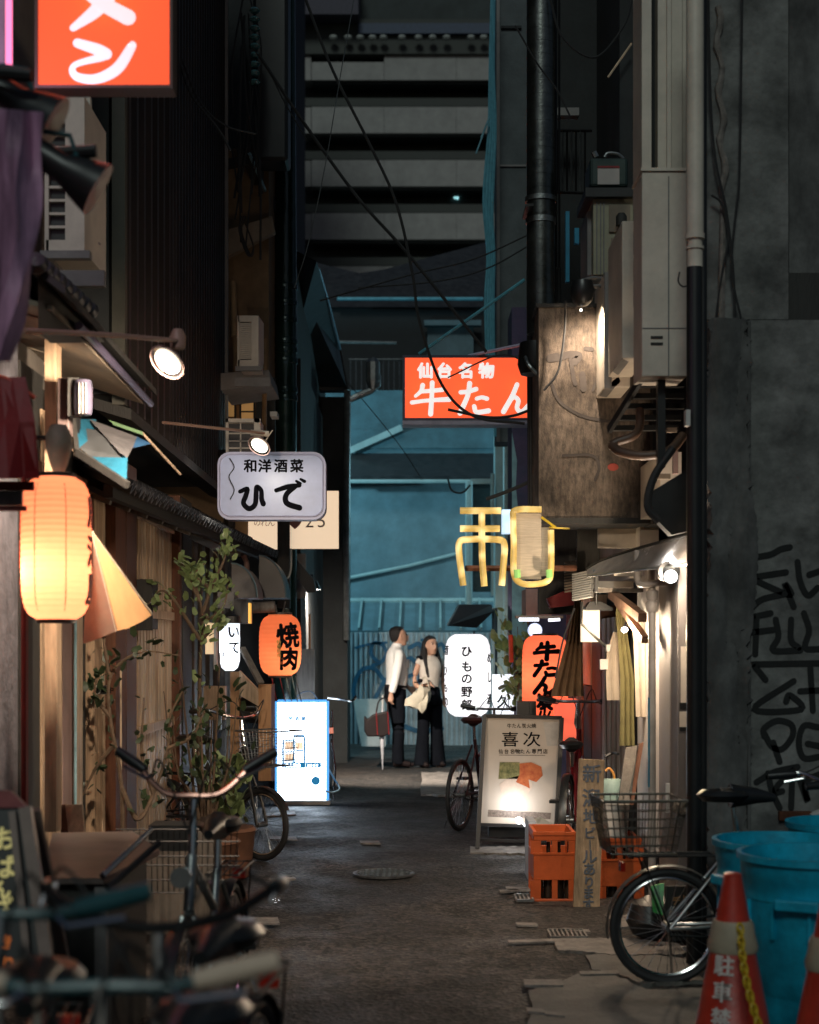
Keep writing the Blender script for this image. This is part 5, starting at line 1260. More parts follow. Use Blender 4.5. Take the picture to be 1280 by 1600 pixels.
MB().lathe([(0, .0), (.032, .0), (.032, .01), (0, .012)], (0, 0, 0), 20, Matrix.Translation(W(1048, 901, 7.92)) @ Matrix.Rotation(pi / 2, 4, 'X')).build('lens', glow('spot_lens', hx('f4fbff'), 14), sp)
lamp(sp, W(1048, 898, 7.8), 22, (1, .8, .6), .03)
lamp(sp, W(1040, 868, 8.05), 1.0, (1, .97, .93), .02)
sp2 = T('small_spotlight', 'small glaring bulb above the olive cloth', 'lamp', W(976, 985, 9.0))
MB().lathe([(0, -.018), (.016, -.01), (.02, 0), (.016, .012), (0, .018)], W(976, 984, 8.9), 12).build('bulb', glow('hot_bulb', hx('fff6e6'), 12), sp2, smooth=True)
MB().tube([W(976, 980, 8.95), W(986, 960, 9.1)], .012, 8).build('stem', M_black, sp2)
lamp(sp2, W(972, 990, 8.8), 34, (1, .76, .52), .03)
# square paper lamp
ql = T('square_lantern', 'square cream paper lamp with black cap hanging from the awning', 'lantern', W(924, 1004, 10.0))
MB().pbox(910, 953, 937, 1003, 10, .1).build('shade', shade('cream_lamp_paper', hx('f4e6cf'), .75, hx('ffe9c8')), ql)
MB().prism([W(914, 950, 9.97), W(922, 940, 10), W(940, 940, 10), W(958, 950, 10), W(958, 954, 10), W(914, 954, 10)], (0, .14, 0)).build('top_cap', M_black, ql)
MB().tube([W(932, 905, 9.9), W(932, 945, 10)], .006, 6).build('hanger', M_iron, ql)
MB().tube([W(909, 975, 9.9), W(948, 1012, 9.9)], .01, 6).tube([W(909, 940, 9.9), W(909, 975, 9.9)], .01, 6).build('brace', M_dark, ql)
lamp(ql, W(924, 980, 9.9) + V(0, -.05, 0), 5, (1, .8, .55), .02)
# cloth curtains
def curtain(name, label, pix, Y, m, folds=8, amp=.02, rows_=8):
    """pix: list of (py, pxleft, pxright)"""
    g_ = []
    for k, (py, a, b) in enumerate(pix):
        g_.append([W(a + (b - a) * i / folds, py, Y + amp * (sin(i * 2.1 + .3 * k))) for i in range(folds + 1)])
    return MB().sheet(g_, .004).one(name, m, label, 'cloth', None, True)
curtain('draped_curtain', 'brown cloth curtain gathered at the top beside the square lamp', [(936, 899, 907), (960, 893, 909), (1000, 886, 909), (1040, 875, 910), (1080, 863, 911), (1088, 862, 912)], 10.6, M_brown, 12, .03)
curtain('hanging_cloth', 'long olive strip of cloth hanging from the slanted beam', [(944, 964, 972), (960, 962, 976), (1000, 966, 982), (1060, 970, 991), (1120, 970, 991), (1165, 969, 992)], 9.3, M_olive, 8, .012)
curtain('white_towel', 'white towel with frayed end left of the olive cloth', [(988, 958, 968), (1020, 948, 970), (1060, 947, 971), (1094, 949, 971)], 9.5, M_cloth, 6, .012)
MB().pbox(938, 1030, 950, 1046, 9.5, .05).one('white_tag_box', M_white, 'small white box low beside the frayed towel', 'box')
MB().pbox(948, 1007, 958, 1018, 9.5, .05).one('white_tag_box', M_white, 'smaller white box above the other one at the top of the frayed towel', 'box')
curtain('white_towel', 'bright white sheet behind the slanted wooden beams', [(960, 984, 1002), (1000, 990, 1010), (1060, 992, 1012), (1120, 994, 1012)], 9.1, M_cloth, 6, .008)
cable([W(898, 950, 9.7), W(880, 1000, 9.7), W(868, 1060, 9.7)], .006, M_rubber, 'thin cable beside the brown curtain')
# ------------------------------------------------------------------ street objects, right
mb_ = T('menu_board', 'tall framed menu board with a food photograph and brush lettering', 'sign board', W(813, 1322, 11.3))
Yb = 11.3
A, B, C_, D = (756, 1118), (878, 1121), (869, 1292), (748, 1288)
def onb(px, py, lift=0.0): return W(px, py, Yb - lift)
MB().prism([onb(*A), onb(*B), onb(*C_), onb(*D)], (0, .05, 0)).build('panel', mat('cream_poster', (.6, .5, .41), .5, 0, .05, 3, dirt=.1), mb_)
fr = mat('dark_frame', (.03, .028, .028), .45, .4)
for a, b in ((A, B), (B, C_), (C_, D), (D, A)): MB().bar(onb(*a, .012), onb(*b, .012), .022, .03, up=(0, 1, 0)).build('frame', fr, mb_)
MB().bar(onb(757, 1118, .03), onb(746, 1326, .25), .03, .03, up=(0, 1, 0)).bar(onb(878, 1122, .03), onb(868, 1318, .25), .03, .03, up=(0, 1, 0)).bar(onb(750, 1312, .1), onb(868, 1316, .1), .02, .02).build('leg', fr, mb_)
MB().pbox(808, 1096, 836, 1122, Yb + .02, .1).pbox(828, 1096, 838, 1122, Yb + .0, .1).build('lamp_housing', M_black, mb_)
MB().pbox(764, 1292, 825, 1308, Yb + .05, .2).build('control_box', M_black, mb_)
I = Ink()
I.row('牛たん炭火焼', WX(815, Yb), WZ(1134, Yb), .036, .036, .0003)
I.put('喜', WX(797, Yb), WZ(1155, Yb), .115, .0008, 1.15).put('次', WX(831, Yb), WZ(1155, Yb), .115, .0008, 1.2)
I.row('仙台名物', WX(796, Yb), WZ(1174, Yb), .036, .042, .0005); I.row('牛たん専門店', WX(830, Yb), WZ(1174, Yb), .036, .042, .0005)
I.poly([(WX(780, Yb), WZ(1180, Yb)), (WX(852, Yb), WZ(1180.8, Yb)), (WX(852, Yb), WZ(1180.2, Yb)), (WX(780, Yb), WZ(1179.4, Yb))])
I.place('lettering', M_ink, mb_, front(Yb))
Ink().poly([(WX(779, Yb), WZ(1217, Yb)), (WX(812, Yb), WZ(1217, Yb)), (WX(812, Yb), WZ(1191, Yb)), (WX(781, Yb), WZ(1191, Yb))]).place('photo_greens', mat('photo_greens', (.3, .26, .1), .5, 0, .8, 30, col2=(.06, .07, .02)), mb_, front(Yb))
Ink().poly([(WX(a, Yb), WZ(b, Yb), ) for a, b in ((812, 1193), (830, 1191), (846, 1198), (848, 1212), (838, 1222), (826, 1218), (828, 1232), (820, 1228), (806, 1222), (812, 1210))], .0005).place('photo_meat', mat('photo_meat', (.6, .17, .05), .5, 0, .6, 25, col2=(.4, .07, .02)), mb_, front(Yb))
Ink().poly([(WX(a, Yb), WZ(b, Yb), ) for a, b in ((794, 1216), (812, 1212), (830, 1214), (832, 1230), (822, 1244), (812, 1262), (800, 1250), (784, 1240), (780, 1226))], .0).place('photo_rice', mat('photo_plate', (.62, .48, .38), .5, 0, .12, 14), mb_, front(Yb))
Ink().poly([(WX(a, Yb), WZ(b, Yb)) for a, b in ((763, 1265), (861, 1270), (860, 1280), (762, 1276))]).place('print_band', mat('print_band', (.2, .15, .12), .6, 0, .5, 60), mb_, front(Yb))
Ink().poly([(WX(a, Yb), WZ(b, Yb)) for a, b in ((849, 1128), (872, 1128), (871, 1165), (855, 1166))]).place('pasted_note', mat('note_paper', (.5, .45, .4), .6), mb_, front(Yb))
MB().lathe([(0, -.02), (.02, -.01), (.026, .01), (.02, .03), (0, .035)], W(811, 1284, Yb - .16), 14).tube([W(812, 1280, Yb - .14), W(822, 1292, Yb - .1), W(836, 1296, Yb - .05)], .006, 6).build('clip_lamp', glow('clip_lamp', hx('f2f7ff'), 6), mb_)
lamp(mb_, W(805, 1262, Yb - .14), 2.6, (.92, .96, 1), .03)
wbx = T('white_box', 'thin white board box between the menu board and orange crates', 'box', W(842, 1385, 9.6))
MB().pbox(826, 1284, 838, 1385, 9.7, .3).build('edge', mat('white_foam', (.5, .53, .6), .5, 0, .1, dirt=.15), wbx)
MB().prism([W(826, 1286, 9.7), W(846, 1278, 10.2), W(866, 1290, 10.2), W(866, 1300, 9.9), W(838, 1300, 9.7)], (0, .1, 0)).build('top', M_white, wbx)
# beer crates
def crate(label, px0, py0, px1, py1, Y, dep, cols=2):
    t = T('beer_crate', label, 'crate', W((px0 + px1) / 2, py1, Y), 'orange beer crates')
    x0, x1 = WX(px0, Y), WX(px1, Y); z0, z1 = WZ(py1, Y), WZ(py0, Y); h = z1 - z0
    for nm, a, b in (('top_rim', .88, 1.0), ('middle_band', .34, .7), ('base_band', 0, .08)):
        MB().box(x0, x1, Y, Y + .02, z0 + h * a, z0 + h * b).box(x0, x0 + .02, Y + .02, Y + dep, z0 + h * a, z0 + h * b).box(x1 - .02, x1, Y + .02, Y + dep, z0 + h * a, z0 + h * b).box(x0 + .02, x1 - .02, Y + dep - .02, Y + dep, z0 + h * a, z0 + h * b).build(nm, M_crate, t, bev=.003)
    MB().box(x0 - .006, x1 + .006, Y - .006, Y - .001, z0 + h * .955, z0 + h).box(x0 - .006, x1 + .006, Y - .006, Y - .001, z0 + h * .69, z0 + h * .72).build('rib', M_crate, t)
    m = MB()
    for k in range(cols + 1):
        xc = x0 + .012 + (x1 - x0 - .024) * k / cols
        for (a, b) in ((.7, .88), (.08, .34)):
            w_ = .03 if k in (0, cols) else .016
            MB().box(xc - w_, xc + w_, Y + .001, Y + .019, z0 + h * a, z0 + h * b).build('upright_rib', M_crate, t)
            MB().box(xc - .012, xc + .012, Y + dep - .018, Y + dep - .002, z0 + h * a, z0 + h * b).build('upright_rib', M_crate, t)
    for (a, b) in ((.7, .88), (.08, .34)):
        for yy in (Y + .021, Y + dep / 2, Y + dep - .051):
            for xa in (x0 + .001, x1 - .019): MB().box(xa, xa + .018, yy, yy + .03, z0 + h * a, z0 + h * b).build('upright_rib', M_crate, t)
    MB().box(x0 + .02, x1 - .02, Y + .02, Y + dep - .02, z0 + .005, z0 + .015).build('bottom', M_crate, t)
    for k in range(cols * 2):
        xc = x0 + (x1 - x0) * (k + .5) / (cols * 2)
        MB().lathe([(.03, 0), (.03, h * .45), (.012, h * .66), (.012, h * .8)], (xc, Y + .08, z0 + .02), 12).build('bottle', M_bottle, t, smooth=True)
    return t
M_bottle = mat('brown_bottle', (.03, .018, .012), .15)
crate('orange beer crate on the ground left of the lettered plank', 834, 1300, 900, 1414, 8.9, .4, 2)
crate('orange beer crate standing behind the bicycle wheel', 936, 1310, 1002, 1424, 9.0, .36, 2)
pk = T('lettered_plank', 'upright weathered plank with hand-painted beer notice between the crates', 'plank', W(921, 1422, 8.75))
Yk = 8.75
MB().prism([W(905, 1186, Yk), W(945, 1188, Yk), W(937, 1422, Yk - .06), W(896, 1420, Yk - .06)], (0, .03, 0)).build('plank', mat('plank_wood', (.34, .24, .15), .7, 0, .4, 5, .35, 40, (8, 8, .8), .3, None, .4), pk)
I = Ink()
for ch_, py, s_ in zip('新潟地ビールあります', (1208, 1246, 1274, 1300, 1319, 1337, 1356, 1376, 1393, 1411), (.11, .11, .09, .07, .06, .09, .075, .07, .07, .07)):
    I.put(ch_ if ch_ != 'ー' else '｜', WX(925 - (py - 1200) * .035, Yk), WZ(py, Yk), s_, .002)
I.place('lettering', mat('faded_blue_ink', (.07, .08, .1), .7, 0, .4, 30), pk, lambda u_, w, t_: (u_, Yk - .004 - t_ - .06 * (WZ(1186, Yk) - w) / (WZ(1421, Yk) - WZ(1186, Yk)) * -1 - .0, w))
# clutter around crates
cl = T('plastic_bucket', 'cream plastic bucket stack behind the wire basket', 'bucket', W(958, 1310, 9.1))
MB().lathe([(.085, 0), (.1, .22), (.108, .22), (.108, .235), (.0, .235)], W(958, 1312, 9.2), 22).build('bucket', M_white, cl, smooth=True)
jg = T('jug', 'pale green jug with orange hose on the cream bucket', 'jug', W(957, 1250, 9.2))
MB().lathe([(.06, 0), (.066, .01), (.066, .1), (.05, .125), (.0, .13)], W(957, 1250, 9.2), 20).build('body', mat('pale_green_plastic', (.3, .42, .38), .5), jg, smooth=True)
MB().tube([W(946, 1205, 9.2), W(952, 1201, 9.2), W(959, 1210, 9.2), W(960, 1225, 9.2)], .008, 8, sm=4).build('orange_hose', mat('orange_hose', (.5, .22, .05), .5), jg)
lb_ = T('leaning_planks', 'worn planks leaning beside the olive cloth', 'planks', W(985, 1260, 9.0))
MB().prism([W(978, 1168, 9.1), W(996, 1165, 9.1), W(983, 1258, 8.9), W(966, 1258, 8.9)], (0, .03, 0)).build('plank', M_grey_wood, lb_)
MB().prism([W(999, 1163, 9.0), W(1006, 1160, 9.0), W(990, 1258, 8.85), W(985, 1258, 8.85)], (0, .03, 0)).build('plank', M_rust, lb_)
MB().prism([W(997, 1170, 9.05), W(1001, 1168, 9.05), W(990, 1240, 8.88), W(983, 1240, 8.9)], (0, .01, 0)).build('foil_strip', M_galv, lb_)
MB().tube([W(946, 1182, 9.3), W(958, 1176, 9.3), W(966, 1178, 9.2)], .01, 6, sm=3).one('black_hook', M_iron, 'black hook rail above the cream bucket', 'hook')
MB().pbox(1041, 1224, 1047, 1270, 8.2, .02).one('white_stick', M_white, 'short white stick standing beside the grey pipe', 'stick')
tb = MB()
for i in range(26):
    c = W(1062 + rnd.uniform(-9, 9), 1262 + rnd.uniform(-10, 10), 8.0 + rnd.uniform(-.03, .03)); tb.cbox(c, (.03, .02, .02), (rnd.random() * 3, rnd.random() * 3, 0))
tb.one('crumpled_bag', M_cloth, 'crumpled white plastic bag by the black pole', 'bag')
MB().bar(W(1094, 1250, 7.6), W(1105, 1255, 7.6), .02).bar(W(1100, 1255, 7.6), W(1116, 1330, 7.5), .012).bar(W(1098, 1160, 7.6), W(1100, 1330, 7.55), .016).one('wooden_stick', bpy.data.materials['orange_wood'], 'thin brown sticks leaning by the black pole', 'stick')
bgx = T('rubbish_pile', 'dark bags and a lettered board behind the rear bicycle wheel', 'rubbish', W(1040, 1480, 7.4))
for (px, py, r) in ((1015, 1450, .12), (1050, 1470, .13), (1075, 1440, .14)):
    prof = [(0, -r), (r * .7, -r * .7), (r, -.1 * r), (r * .75, r * .6), (0, r)]
    MB().lathe(prof, V(WX(px, 7.7), 7.7, max(r + .02, WZ(py, 7.7))), 14).build('bag', M_black, bgx, smooth=True)
MB().pbox(1040, 1385, 1086, 1470, 7.6, .03).build('notice_board', M_dark, bgx)
I = Ink().put('デ', WX(1057, 7.6), WZ(1407, 7.6), .045, .0012).put('リ', WX(1072, 7.6), WZ(1405, 7.6), .05, .0012); I.place('lettering', M_noren, bgx, front(7.6))
MB().prism([W(1018, 1385, 7.55), W(1038, 1380, 7.55), W(1036, 1430, 7.5), W(1020, 1425, 7.5)], (0, .02, 0)).build('green_bag', mat('green_bag', (.02, .25, .04), .35, 0, .6, 20), bgx)
MB().prism([W(1065, 1480, 7.3), W(1082, 1478, 7.3), W(1080, 1497, 7.3)], (0, .02, 0)).build('white_scrap', M_white, bgx)
# blue bins
def bin_(label, px, Y, R, H, rot, lidm=None):
    x = WX(px, Y)
    t = T('rubbish_bin', label, 'bin', (x, Y, .03), 'blue plastic rubbish bins', rot)
    n = 48
    def ring(r, z, fl): return [(r * (1 - fl * (1 if (k // 3) % 4 == 0 else 0)) * cos(2 * pi * k / n), r * (1 - fl * (1 if (k // 3) % 4 == 0 else 0)) * sin(2 * pi * k / n), z) for k in range(n)]
    R_ = [ring(R * .78, 0, .03), ring(R * .8, .02, .03), ring(R * .92, H * .72, .03), ring(R * .925, H * .76, 0), ring(R * .97, H * .77, 0), ring(R * .97, H * .86, 0), ring(R * .99, H * .87, 0), ring(R * 1.0, H * .96, 0), ring(R * 1.05, H * .965, 0), ring(R * 1.05, H, 0), ring(R * .98, H, 0), ring(R * .9, H * .3, 0), ring(R * .5, H * .06, 0)]
    vs = [p for r in R_ for p in r]; fs = []
    for i in range(len(R_) - 1):
        for k in range(n):
            l = (k + 1) % n; fs.append((i * n + k, i * n + l, (i + 1) * n + l, (i + 1) * n + k))
    fs.append(tuple(reversed(range(n))))
    m = MB(); m.v = [Vector(p) for p in vs]; m.f = fs
    m.build('body', M_bin, t, False, True)
    for a in (0, pi):
        MB().box(R * .96, R * 1.1, -.08, .08, H * .74, H * .8, Matrix.Rotation(a, 4, 'Z')).build('handle', M_bin, t, False, False, .008)
    for a in range(0, 12):
        MB().box(R * .9, R * .99, -.006, .006, H * .58, H * .765, Matrix.Rotation(a * pi / 6 + .15, 4, 'Z')).build('rib', M_bin, t, False)
    return t
b1 = bin_('blue bin with stacked red lettering down its side, behind the traffic cone', 1222, 6.3, .27, .68, .4)
I = Ink()
bx, by = WX(1222, 6.3), 6.3
for k, ch_ in enumerate('あ燃資源専用'): I.put(ch_, 0, .52 - k * .085, .05, .002)
def onbin(u_, w, t_):
    r = .27 * (.8 + .12 * (w - .03) / .49) + .006; a = radians(233) + u_ / r
    return (bx + r * cos(a), by + r * sin(a), w + .03)
I.place('lettering', mat('red_bin_ink', (.22, .03, .06), .6), b1, onbin)
b2 = bin_('blue bin in front of the lettered one, cut by the right edge', 1272, 5.75, .27, .7, 1.1)
b3 = bin_('blue bin farthest back against the concrete wall', 1330, 6.75, .27, .7, 2.0)
# traffic cones
def cone(label, px, Y, text=True, rz=0):
    x = WX(px, Y); t = T('traffic_cone', label, 'traffic cone', (x, Y, .03), 'red traffic cones', rz)
    MB().lathe([(.165, .03), (.15, .05), (.032, .68), (.03, .7), (.02, .705), (0, .705)], n=32).build('cone', M_cone, t, False, True)
    MB().box(-.19, .19, -.19, .19, 0, .035).build('base', M_cone, t, False, False, .01)
    rr_ = lambda z: .15 - (z - .05) / .63 * .118
    MB().lathe([(rr_(.45) + .004, .44), (rr_(.46) + .009, .46), (rr_(.5) + .006, .5), (rr_(.53) + .008, .53), (rr_(.545) + .003, .545)], n=18, sx=1.05).build('tape', M_tape, t, False, True)
    if text:
        I = Ink()
        for k, ch_ in enumerate('駐車禁止'): I.put(ch_, 0, .405 - k * .085, .07, .0015)
        I.place('lettering', M_inkw, t, lambda u_, w, tt: org(t) @ V((rr_(w) + .004 + tt) * sin(-.55 + u_ / rr_(w)), -(rr_(w) + .004 + tt) * cos(-.55 + u_ / rr_(w)), w))
    return t
c1 = cone('red traffic cone with white lettering, beige tape and yellow chain', 1145, 5.2)
c2 = cone('red traffic cone cut off by the right edge', 1300, 4.9, False)
ch0 = None
P0 = W(1157, 1452, 5.13); P1 = W(1185, 1600, 4.9)
for k in range(15):
    a = P0.lerp(P1, k / 14) + V(-.012 * sin(pi * k / 14), 0, 0)
    rot = Matrix.Translation(a) @ Euler((0, radians(-12), 0)).to_matrix().to_4x4() @ Matrix.Rotation(pi / 2 * (k % 2), 4, 'Z') @ Matrix.Rotation(.35, 4, 'Z')
    if ch0 is None:
        ch0 = T('plastic_chain', 'yellow plastic chain hanging down from the taped cone', 'chain', P0)
        cm = MB().tube([(.011 * cos(2 * pi * i / 12), 0, .02 * sin(2 * pi * i / 12)) for i in range(12)], .0042, 6, True).mesh('chain_link', M_yel, True)
    o = bpy.data.objects.new('chain_link', cm); COL.objects.link(o); o.parent = ch0; o.matrix_local = org(ch0).inverted() @ rot; MATX[o.name] = rot
# ------------------------------------------------------------------ bicycles
def bicycle(label, loc, rz, R=.3, frame=M_steel, bar='city', basket=None, rack=True, steer=0.0, seat_h=.82, bar_h=1.02, wb=1.0, rimm=None, gripm=None, seatm=None, barw=.26, barm=None, guard=True, light=False):
    t = T('bicycle', label, 'bicycle', loc, 'parked bicycles', rz)
    fx, bx_ = wb / 2, -wb / 2
    rimm = rimm or M_chrome
    def wheel(x, sgn):
        w_ = bpy.data.objects.new('wheel', None); w_.empty_display_size = .1
        def ring(r, rad, n=44, m=8): return [(x + r * cos(2 * pi * i / n), 0, R + r * sin(2 * pi * i / n)) for i in range(n)]
        w = MB().tube(ring(R - .018, 0), .018, 8, True).build('wheel', M_rubber, t, False, True)
        MB().tube(ring(R - .042, 0), .009, 6, True).build('rim', rimm, w, False, True)
        m = MB()
        for k in range(28):
            a = 2 * pi * k / 28; s_ = .02 if k % 2 else -.02
            m.tube([(x + .018 * cos(a + .6), s_, R + .018 * sin(a + .6)), (x + (R - .045) * cos(a), 0, R + (R - .045) * sin(a))], .0012, 4)
        m.build('spokes', M_steel, w, False)['kind'] = 'stuff'
        MB().tube([(x, -.045, R), (x, .045, R)], .018, 10).build('hub', M_galv, w, False, True)
        return w
    ft = V(fx - .14, 0, R + .42 if bar_h > .9 else R + .35)
    wheel(bx_, -1); wheel(fx, 1)
    bb = V(-.02, 0, .27); st = V(-.17, 0, seat_h - .16); hd = V(fx - .17, 0, bar_h - .2); hb_ = V(fx - .12, 0, bar_h - .38)
    MB().tube([bb, st], .016, 10).tube([hd, hb_], .019, 10).tube([hb_, bb + V(.05, 0, .03), bb], .019, 10, sm=4).tube([hd + V(0, 0, -.03), st.lerp(bb, .35)], .015, 10).build('frame', frame, t, False, True)
    for s_ in (-1, 1):
        MB().tube([bb + V(0, s_ * .02, 0), (bx_ + .1, s_ * .05, R), (bx_, s_ * .055, R)], .009, 8).tube([st + V(0, s_ * .02, -.05), (bx_, s_ * .055, R)], .008, 8).build('stay', frame, t, False, True)
        MB().tube([hb_ + V(.01, s_ * .02, -.02), (fx - .04, s_ * .045, R + .15), (fx, s_ * .05, R)], .011, 8).build('fork_blade', frame, t, False, True)
    MB().tube([st, (st.x - .02, 0, seat_h - .02)], .012, 8).build('seat_post', M_chrome, t, False, True)
    sm_ = seatm or M_black
    MB().lathe([(0, -.03), (.08, -.028), (.105, 0), (.085, .02), (0, .03)], (-.23, 0, seat_h), 20, None, True, 1.15, .85).tube([(-.2, 0, seat_h - .005), (-.08, 0, seat_h - .005), (-.0, 0, seat_h - .015)], [.055, .035, .018], 10).build('saddle', sm_, t, False, True)
    # handlebar
    hc = V(fx - .2, 0, bar_h); 
    hbM = Matrix.Translation(hd) @ Matrix.Rotation(steer, 4, 'Z') @ Matrix.Translation(-hd)
    MB().tube([hd, hbM @ (hc + V(0, 0, .0))], .013, 8).build('stem', M_chrome, t, False, True)
    w2 = barw
    if bar == 'city': P = [(-.2, -w2, .05), (-.08, -w2 * .95, .06), (.0, -w2 * .55, .02), (.02, 0, 0), (0, w2 * .55, .02), (-.08, w2 * .95, .06), (-.2, w2, .05)]
    elif bar == 'up': P = [(-.05, -w2, .13), (-.03, -w2 * .8, .1), (.01, -w2 * .4, .01), (.02, 0, 0), (.01, w2 * .4, .01), (-.03, w2 * .8, .1), (-.05, w2, .13)]
    else: P = [(-.03, -w2, .02), (0, -w2 * .5, .0), (.0, 0, 0), (0, w2 * .5, .0), (-.03, w2, .02)]
    P = [hbM @ (hc + V(*p)) for p in P]
    hbo = MB().tube(P, .011, 8, sm=6).build('handlebar', barm or M_chrome, t, False, True)
    for e, f in ((0, 1), (-1, -2)):
        d = (P[e] - P[f]).normalized()
        MB().tube([P[e] - d * .1, P[e] - d * .05, P[e] + d * .03], [.015, .019, .017], 12).build('grip', gripm or M_black, hbo, False, True)
        lv = P[e] - d * .13
        MB().tube([lv, lv + d * .02 + V(.03, 0, -.02) , lv + d * .12 + V(.035, 0, -.03)], .006, 6).build('brake_lever', M_chrome, hbo, False, True)
        MB().tube([lv, lv.lerp(hc, .4) + V(.12, 0, .08), hc + V(.09, 0, -.12)], .004, 5, sm=6).build('brake_cable', M_rubber, t, False, True)
    MB().tube([bb + V(0, -.06, 0), bb + V(0, .06, 0)], .016, 8).tube([bb + V(0, -.06, 0), bb + V(.1, -.07, -.12)], .009, 6).tube([bb + V(0, .06, 0), bb + V(-.1, .07, .12)], .009, 6).build('crank', M_chrome, t, False, True)
    for s_, p in ((-1, bb + V(.1, -.12, -.12)), (1, bb + V(-.1, .12, .12))): MB().cbox(p, (.09, .08, .022)).build('pedal', M_black, t, False)
    MB().tube([bb + V(.07 * cos(a), -.045, .07 * sin(a)) for a in [pi / 2 - pi * i / 8 for i in range(9)]] + [V(bx_, -.045, R - .03)] + [V(bx_, -.045, R + .03)], .006, 5, True).build('chain', M_iron, t, False, True)
    if guard:
        for x in (bx_, fx):
            a0_, a1_ = (radians(20), radians(190)) if x < 0 else (radians(25), radians(170))
            m = MB(); pts = [a0_ + (a1_ - a0_) * i / 18 for i in range(19)]
            m.sheet([[(x + (R + .018 - .006 * abs(k)) * cos(a), .026 * k, R + (R + .018 - .006 * abs(k)) * sin(a)) for k in (-1, 0, 1)] for a in pts], .002).build('mudguard', M_galv if frame is M_steel else M_black, t, False, True)
    if rack:
        z = 2 * R + .06
        m = MB().tube([(bx_ - .18, -.06, z), (bx_ + .2, -.06, z), (bx_ + .2, .06, z), (bx_ - .18, .06, z)], .005, 6, True).tube([(bx_ - .12, -.06, z), (bx_, -.055, R)], .004, 6).tube([(bx_ - .12, .06, z), (bx_, .055, R)], .004, 6)
        for i in range(3): m.tube([(bx_ - .18, -.03 + .03 * i, z), (bx_ + .2, -.03 + .03 * i, z)], .003, 5)
        m.build('rear_rack', M_iron, t, False, True)
        MB().cbox((bx_ - .2, 0, z - .05), (.02, .05, .04)).build('reflector', mat('red_reflector', (.4, .02, .01), .2) if 'red_reflector' not in bpy.data.materials else bpy.data.materials['red_reflector'], t, False)
    MB().tube([(bx_ + .02, .05, R), (bx_ + .06, .16, .01)], .007, 6).build('kickstand', M_chrome, t, False, True)
    if light: MB().lathe([(0, 0), (.035, .0), (.03, .05), (0, .07)], (0, 0, 0), 14, Matrix.Translation((fx + .02, 0, bar_h - .25)) @ Matrix.Rotation(-pi / 2, 4, 'Y')).build('headlight', M_chrome, t, False, True)
    def wire_basket(cx, zb, L, Wd, H, m_, step=.035):
        m = MB(); k = .78
        top = [(cx - L / 2, -Wd / 2, zb + H), (cx + L / 2, -Wd / 2, zb + H), (cx + L / 2, Wd / 2, zb + H), (cx - L / 2, Wd / 2, zb + H)]
        bot = [(cx - L / 2 * k, -Wd / 2 * k, zb), (cx + L / 2 * k, -Wd / 2 * k, zb), (cx + L / 2 * k, Wd / 2 * k, zb), (cx - L / 2 * k, Wd / 2 * k, zb)]
        m.tube(top, .006, 6, True).tube(bot, .004, 6, True)
        for s_ in range(1, 6):
            q = s_ / 6; m.tube([Vector(a).lerp(Vector(b), q) for a, b in zip(bot, top)], .002, 4, True)
        for e in range(4):
            a, b = Vector(top[e]), Vector(top[(e + 1) % 4]); c, d = Vector(bot[e]), Vector(bot[(e + 1) % 4]); n_ = int((b - a).length / step)
            for i in range(n_ + 1): m.tube([a.lerp(b, i / n_), c.lerp(d, i / n_)], .002, 4)
        a, b, c, d = map(Vector, bot)
        for i in range(1, 8): m.tube([a.lerp(b, i / 8), d.lerp(c, i / 8)], .002, 4)
        return m.build('basket', m_, t, False, True)
    if basket == 'rear': wire_basket(bx_ - .13, 2 * R + .08, .36, .32, .23, mat('olive_wire', (.12, .11, .09), .45, .7), .03)
    if basket == 'front': wire_basket(fx + .06, bar_h - .32, .3, .36, .24, M_iron)
    if basket == 'frontsteel': wire_basket(fx + .06, bar_h - .32, .3, .36, .24, M_galv)
    return t
# right bicycle: rear wheel at left, heading right
bicycle('silver bicycle with a rear basket beside the blue bins, rear wheel in front', (WX(1040, 6.75) + .48, 6.75, .02), radians(4), R=.255, frame=M_steel, basket='rear', seat_h=.83, bar_h=.84, wb=.96, rack=True)
bicycle('dark bicycle with front basket parked left of the bright white light sign', (WX(392, 10.6) - .3, 10.9, .02), radians(-38), R=.25, frame=M_black, basket='frontsteel', bar='city', bar_h=.98, wb=.95)
bicycle('dark bicycle with orange-lit raised handlebar above the wire rack', (WX(287, 4.9), 5.5, .02), radians(-93), R=.28, frame=M_galv, barm=mat('red_tinted_steel', (.55, .3, .24), .25, 1), bar='up', bar_h=.975, basket=None, barw=.25, wb=.95, light=True, seatm=M_black)  # red reflection on the chrome bar is put into its metal colour
bicycle('dark bicycle behind the long flat handlebar, with pale seat tube', (WX(290, 3.1), 3.32, .02), radians(-97), R=.3, frame=M_iron, bar='city', bar_h=.93, barw=.24, wb=1.0, steer=radians(12), gripm=M_blueish, barm=M_iron, basket=None)
bicycle('nearest bicycle with cream rubber grip and steel brake lever', (WX(205, 2.25), 2.56, .02), radians(-98), R=.3, frame=M_blueish, bar='flat', bar_h=.98, barw=.23, wb=1.0, steer=radians(12), gripm=M_grip, barm=M_blueish)
bicycle('dark bicycle at the bottom left corner with teal grip', (WX(-45, 2.5), 2.85, .02), radians(-84), R=.3, frame=M_blueish, bar='flat', bar_h=1.035, barw=.22, wb=1.0, steer=radians(5), gripm=M_blueish, barm=M_blueish)
bicycle('road bicycle with its rear wheel beside the menu board', (WX(718, 12.3) + .2, 12.77, .02), radians(67), R=.29, frame=mat('red_blue_frame', (.03, .012, .014), .3), bar='flat', bar_h=.95, seat_h=.88, guard=False, rack=False, seatm=mat('brown_saddle', (.04, .015, .013), .5))
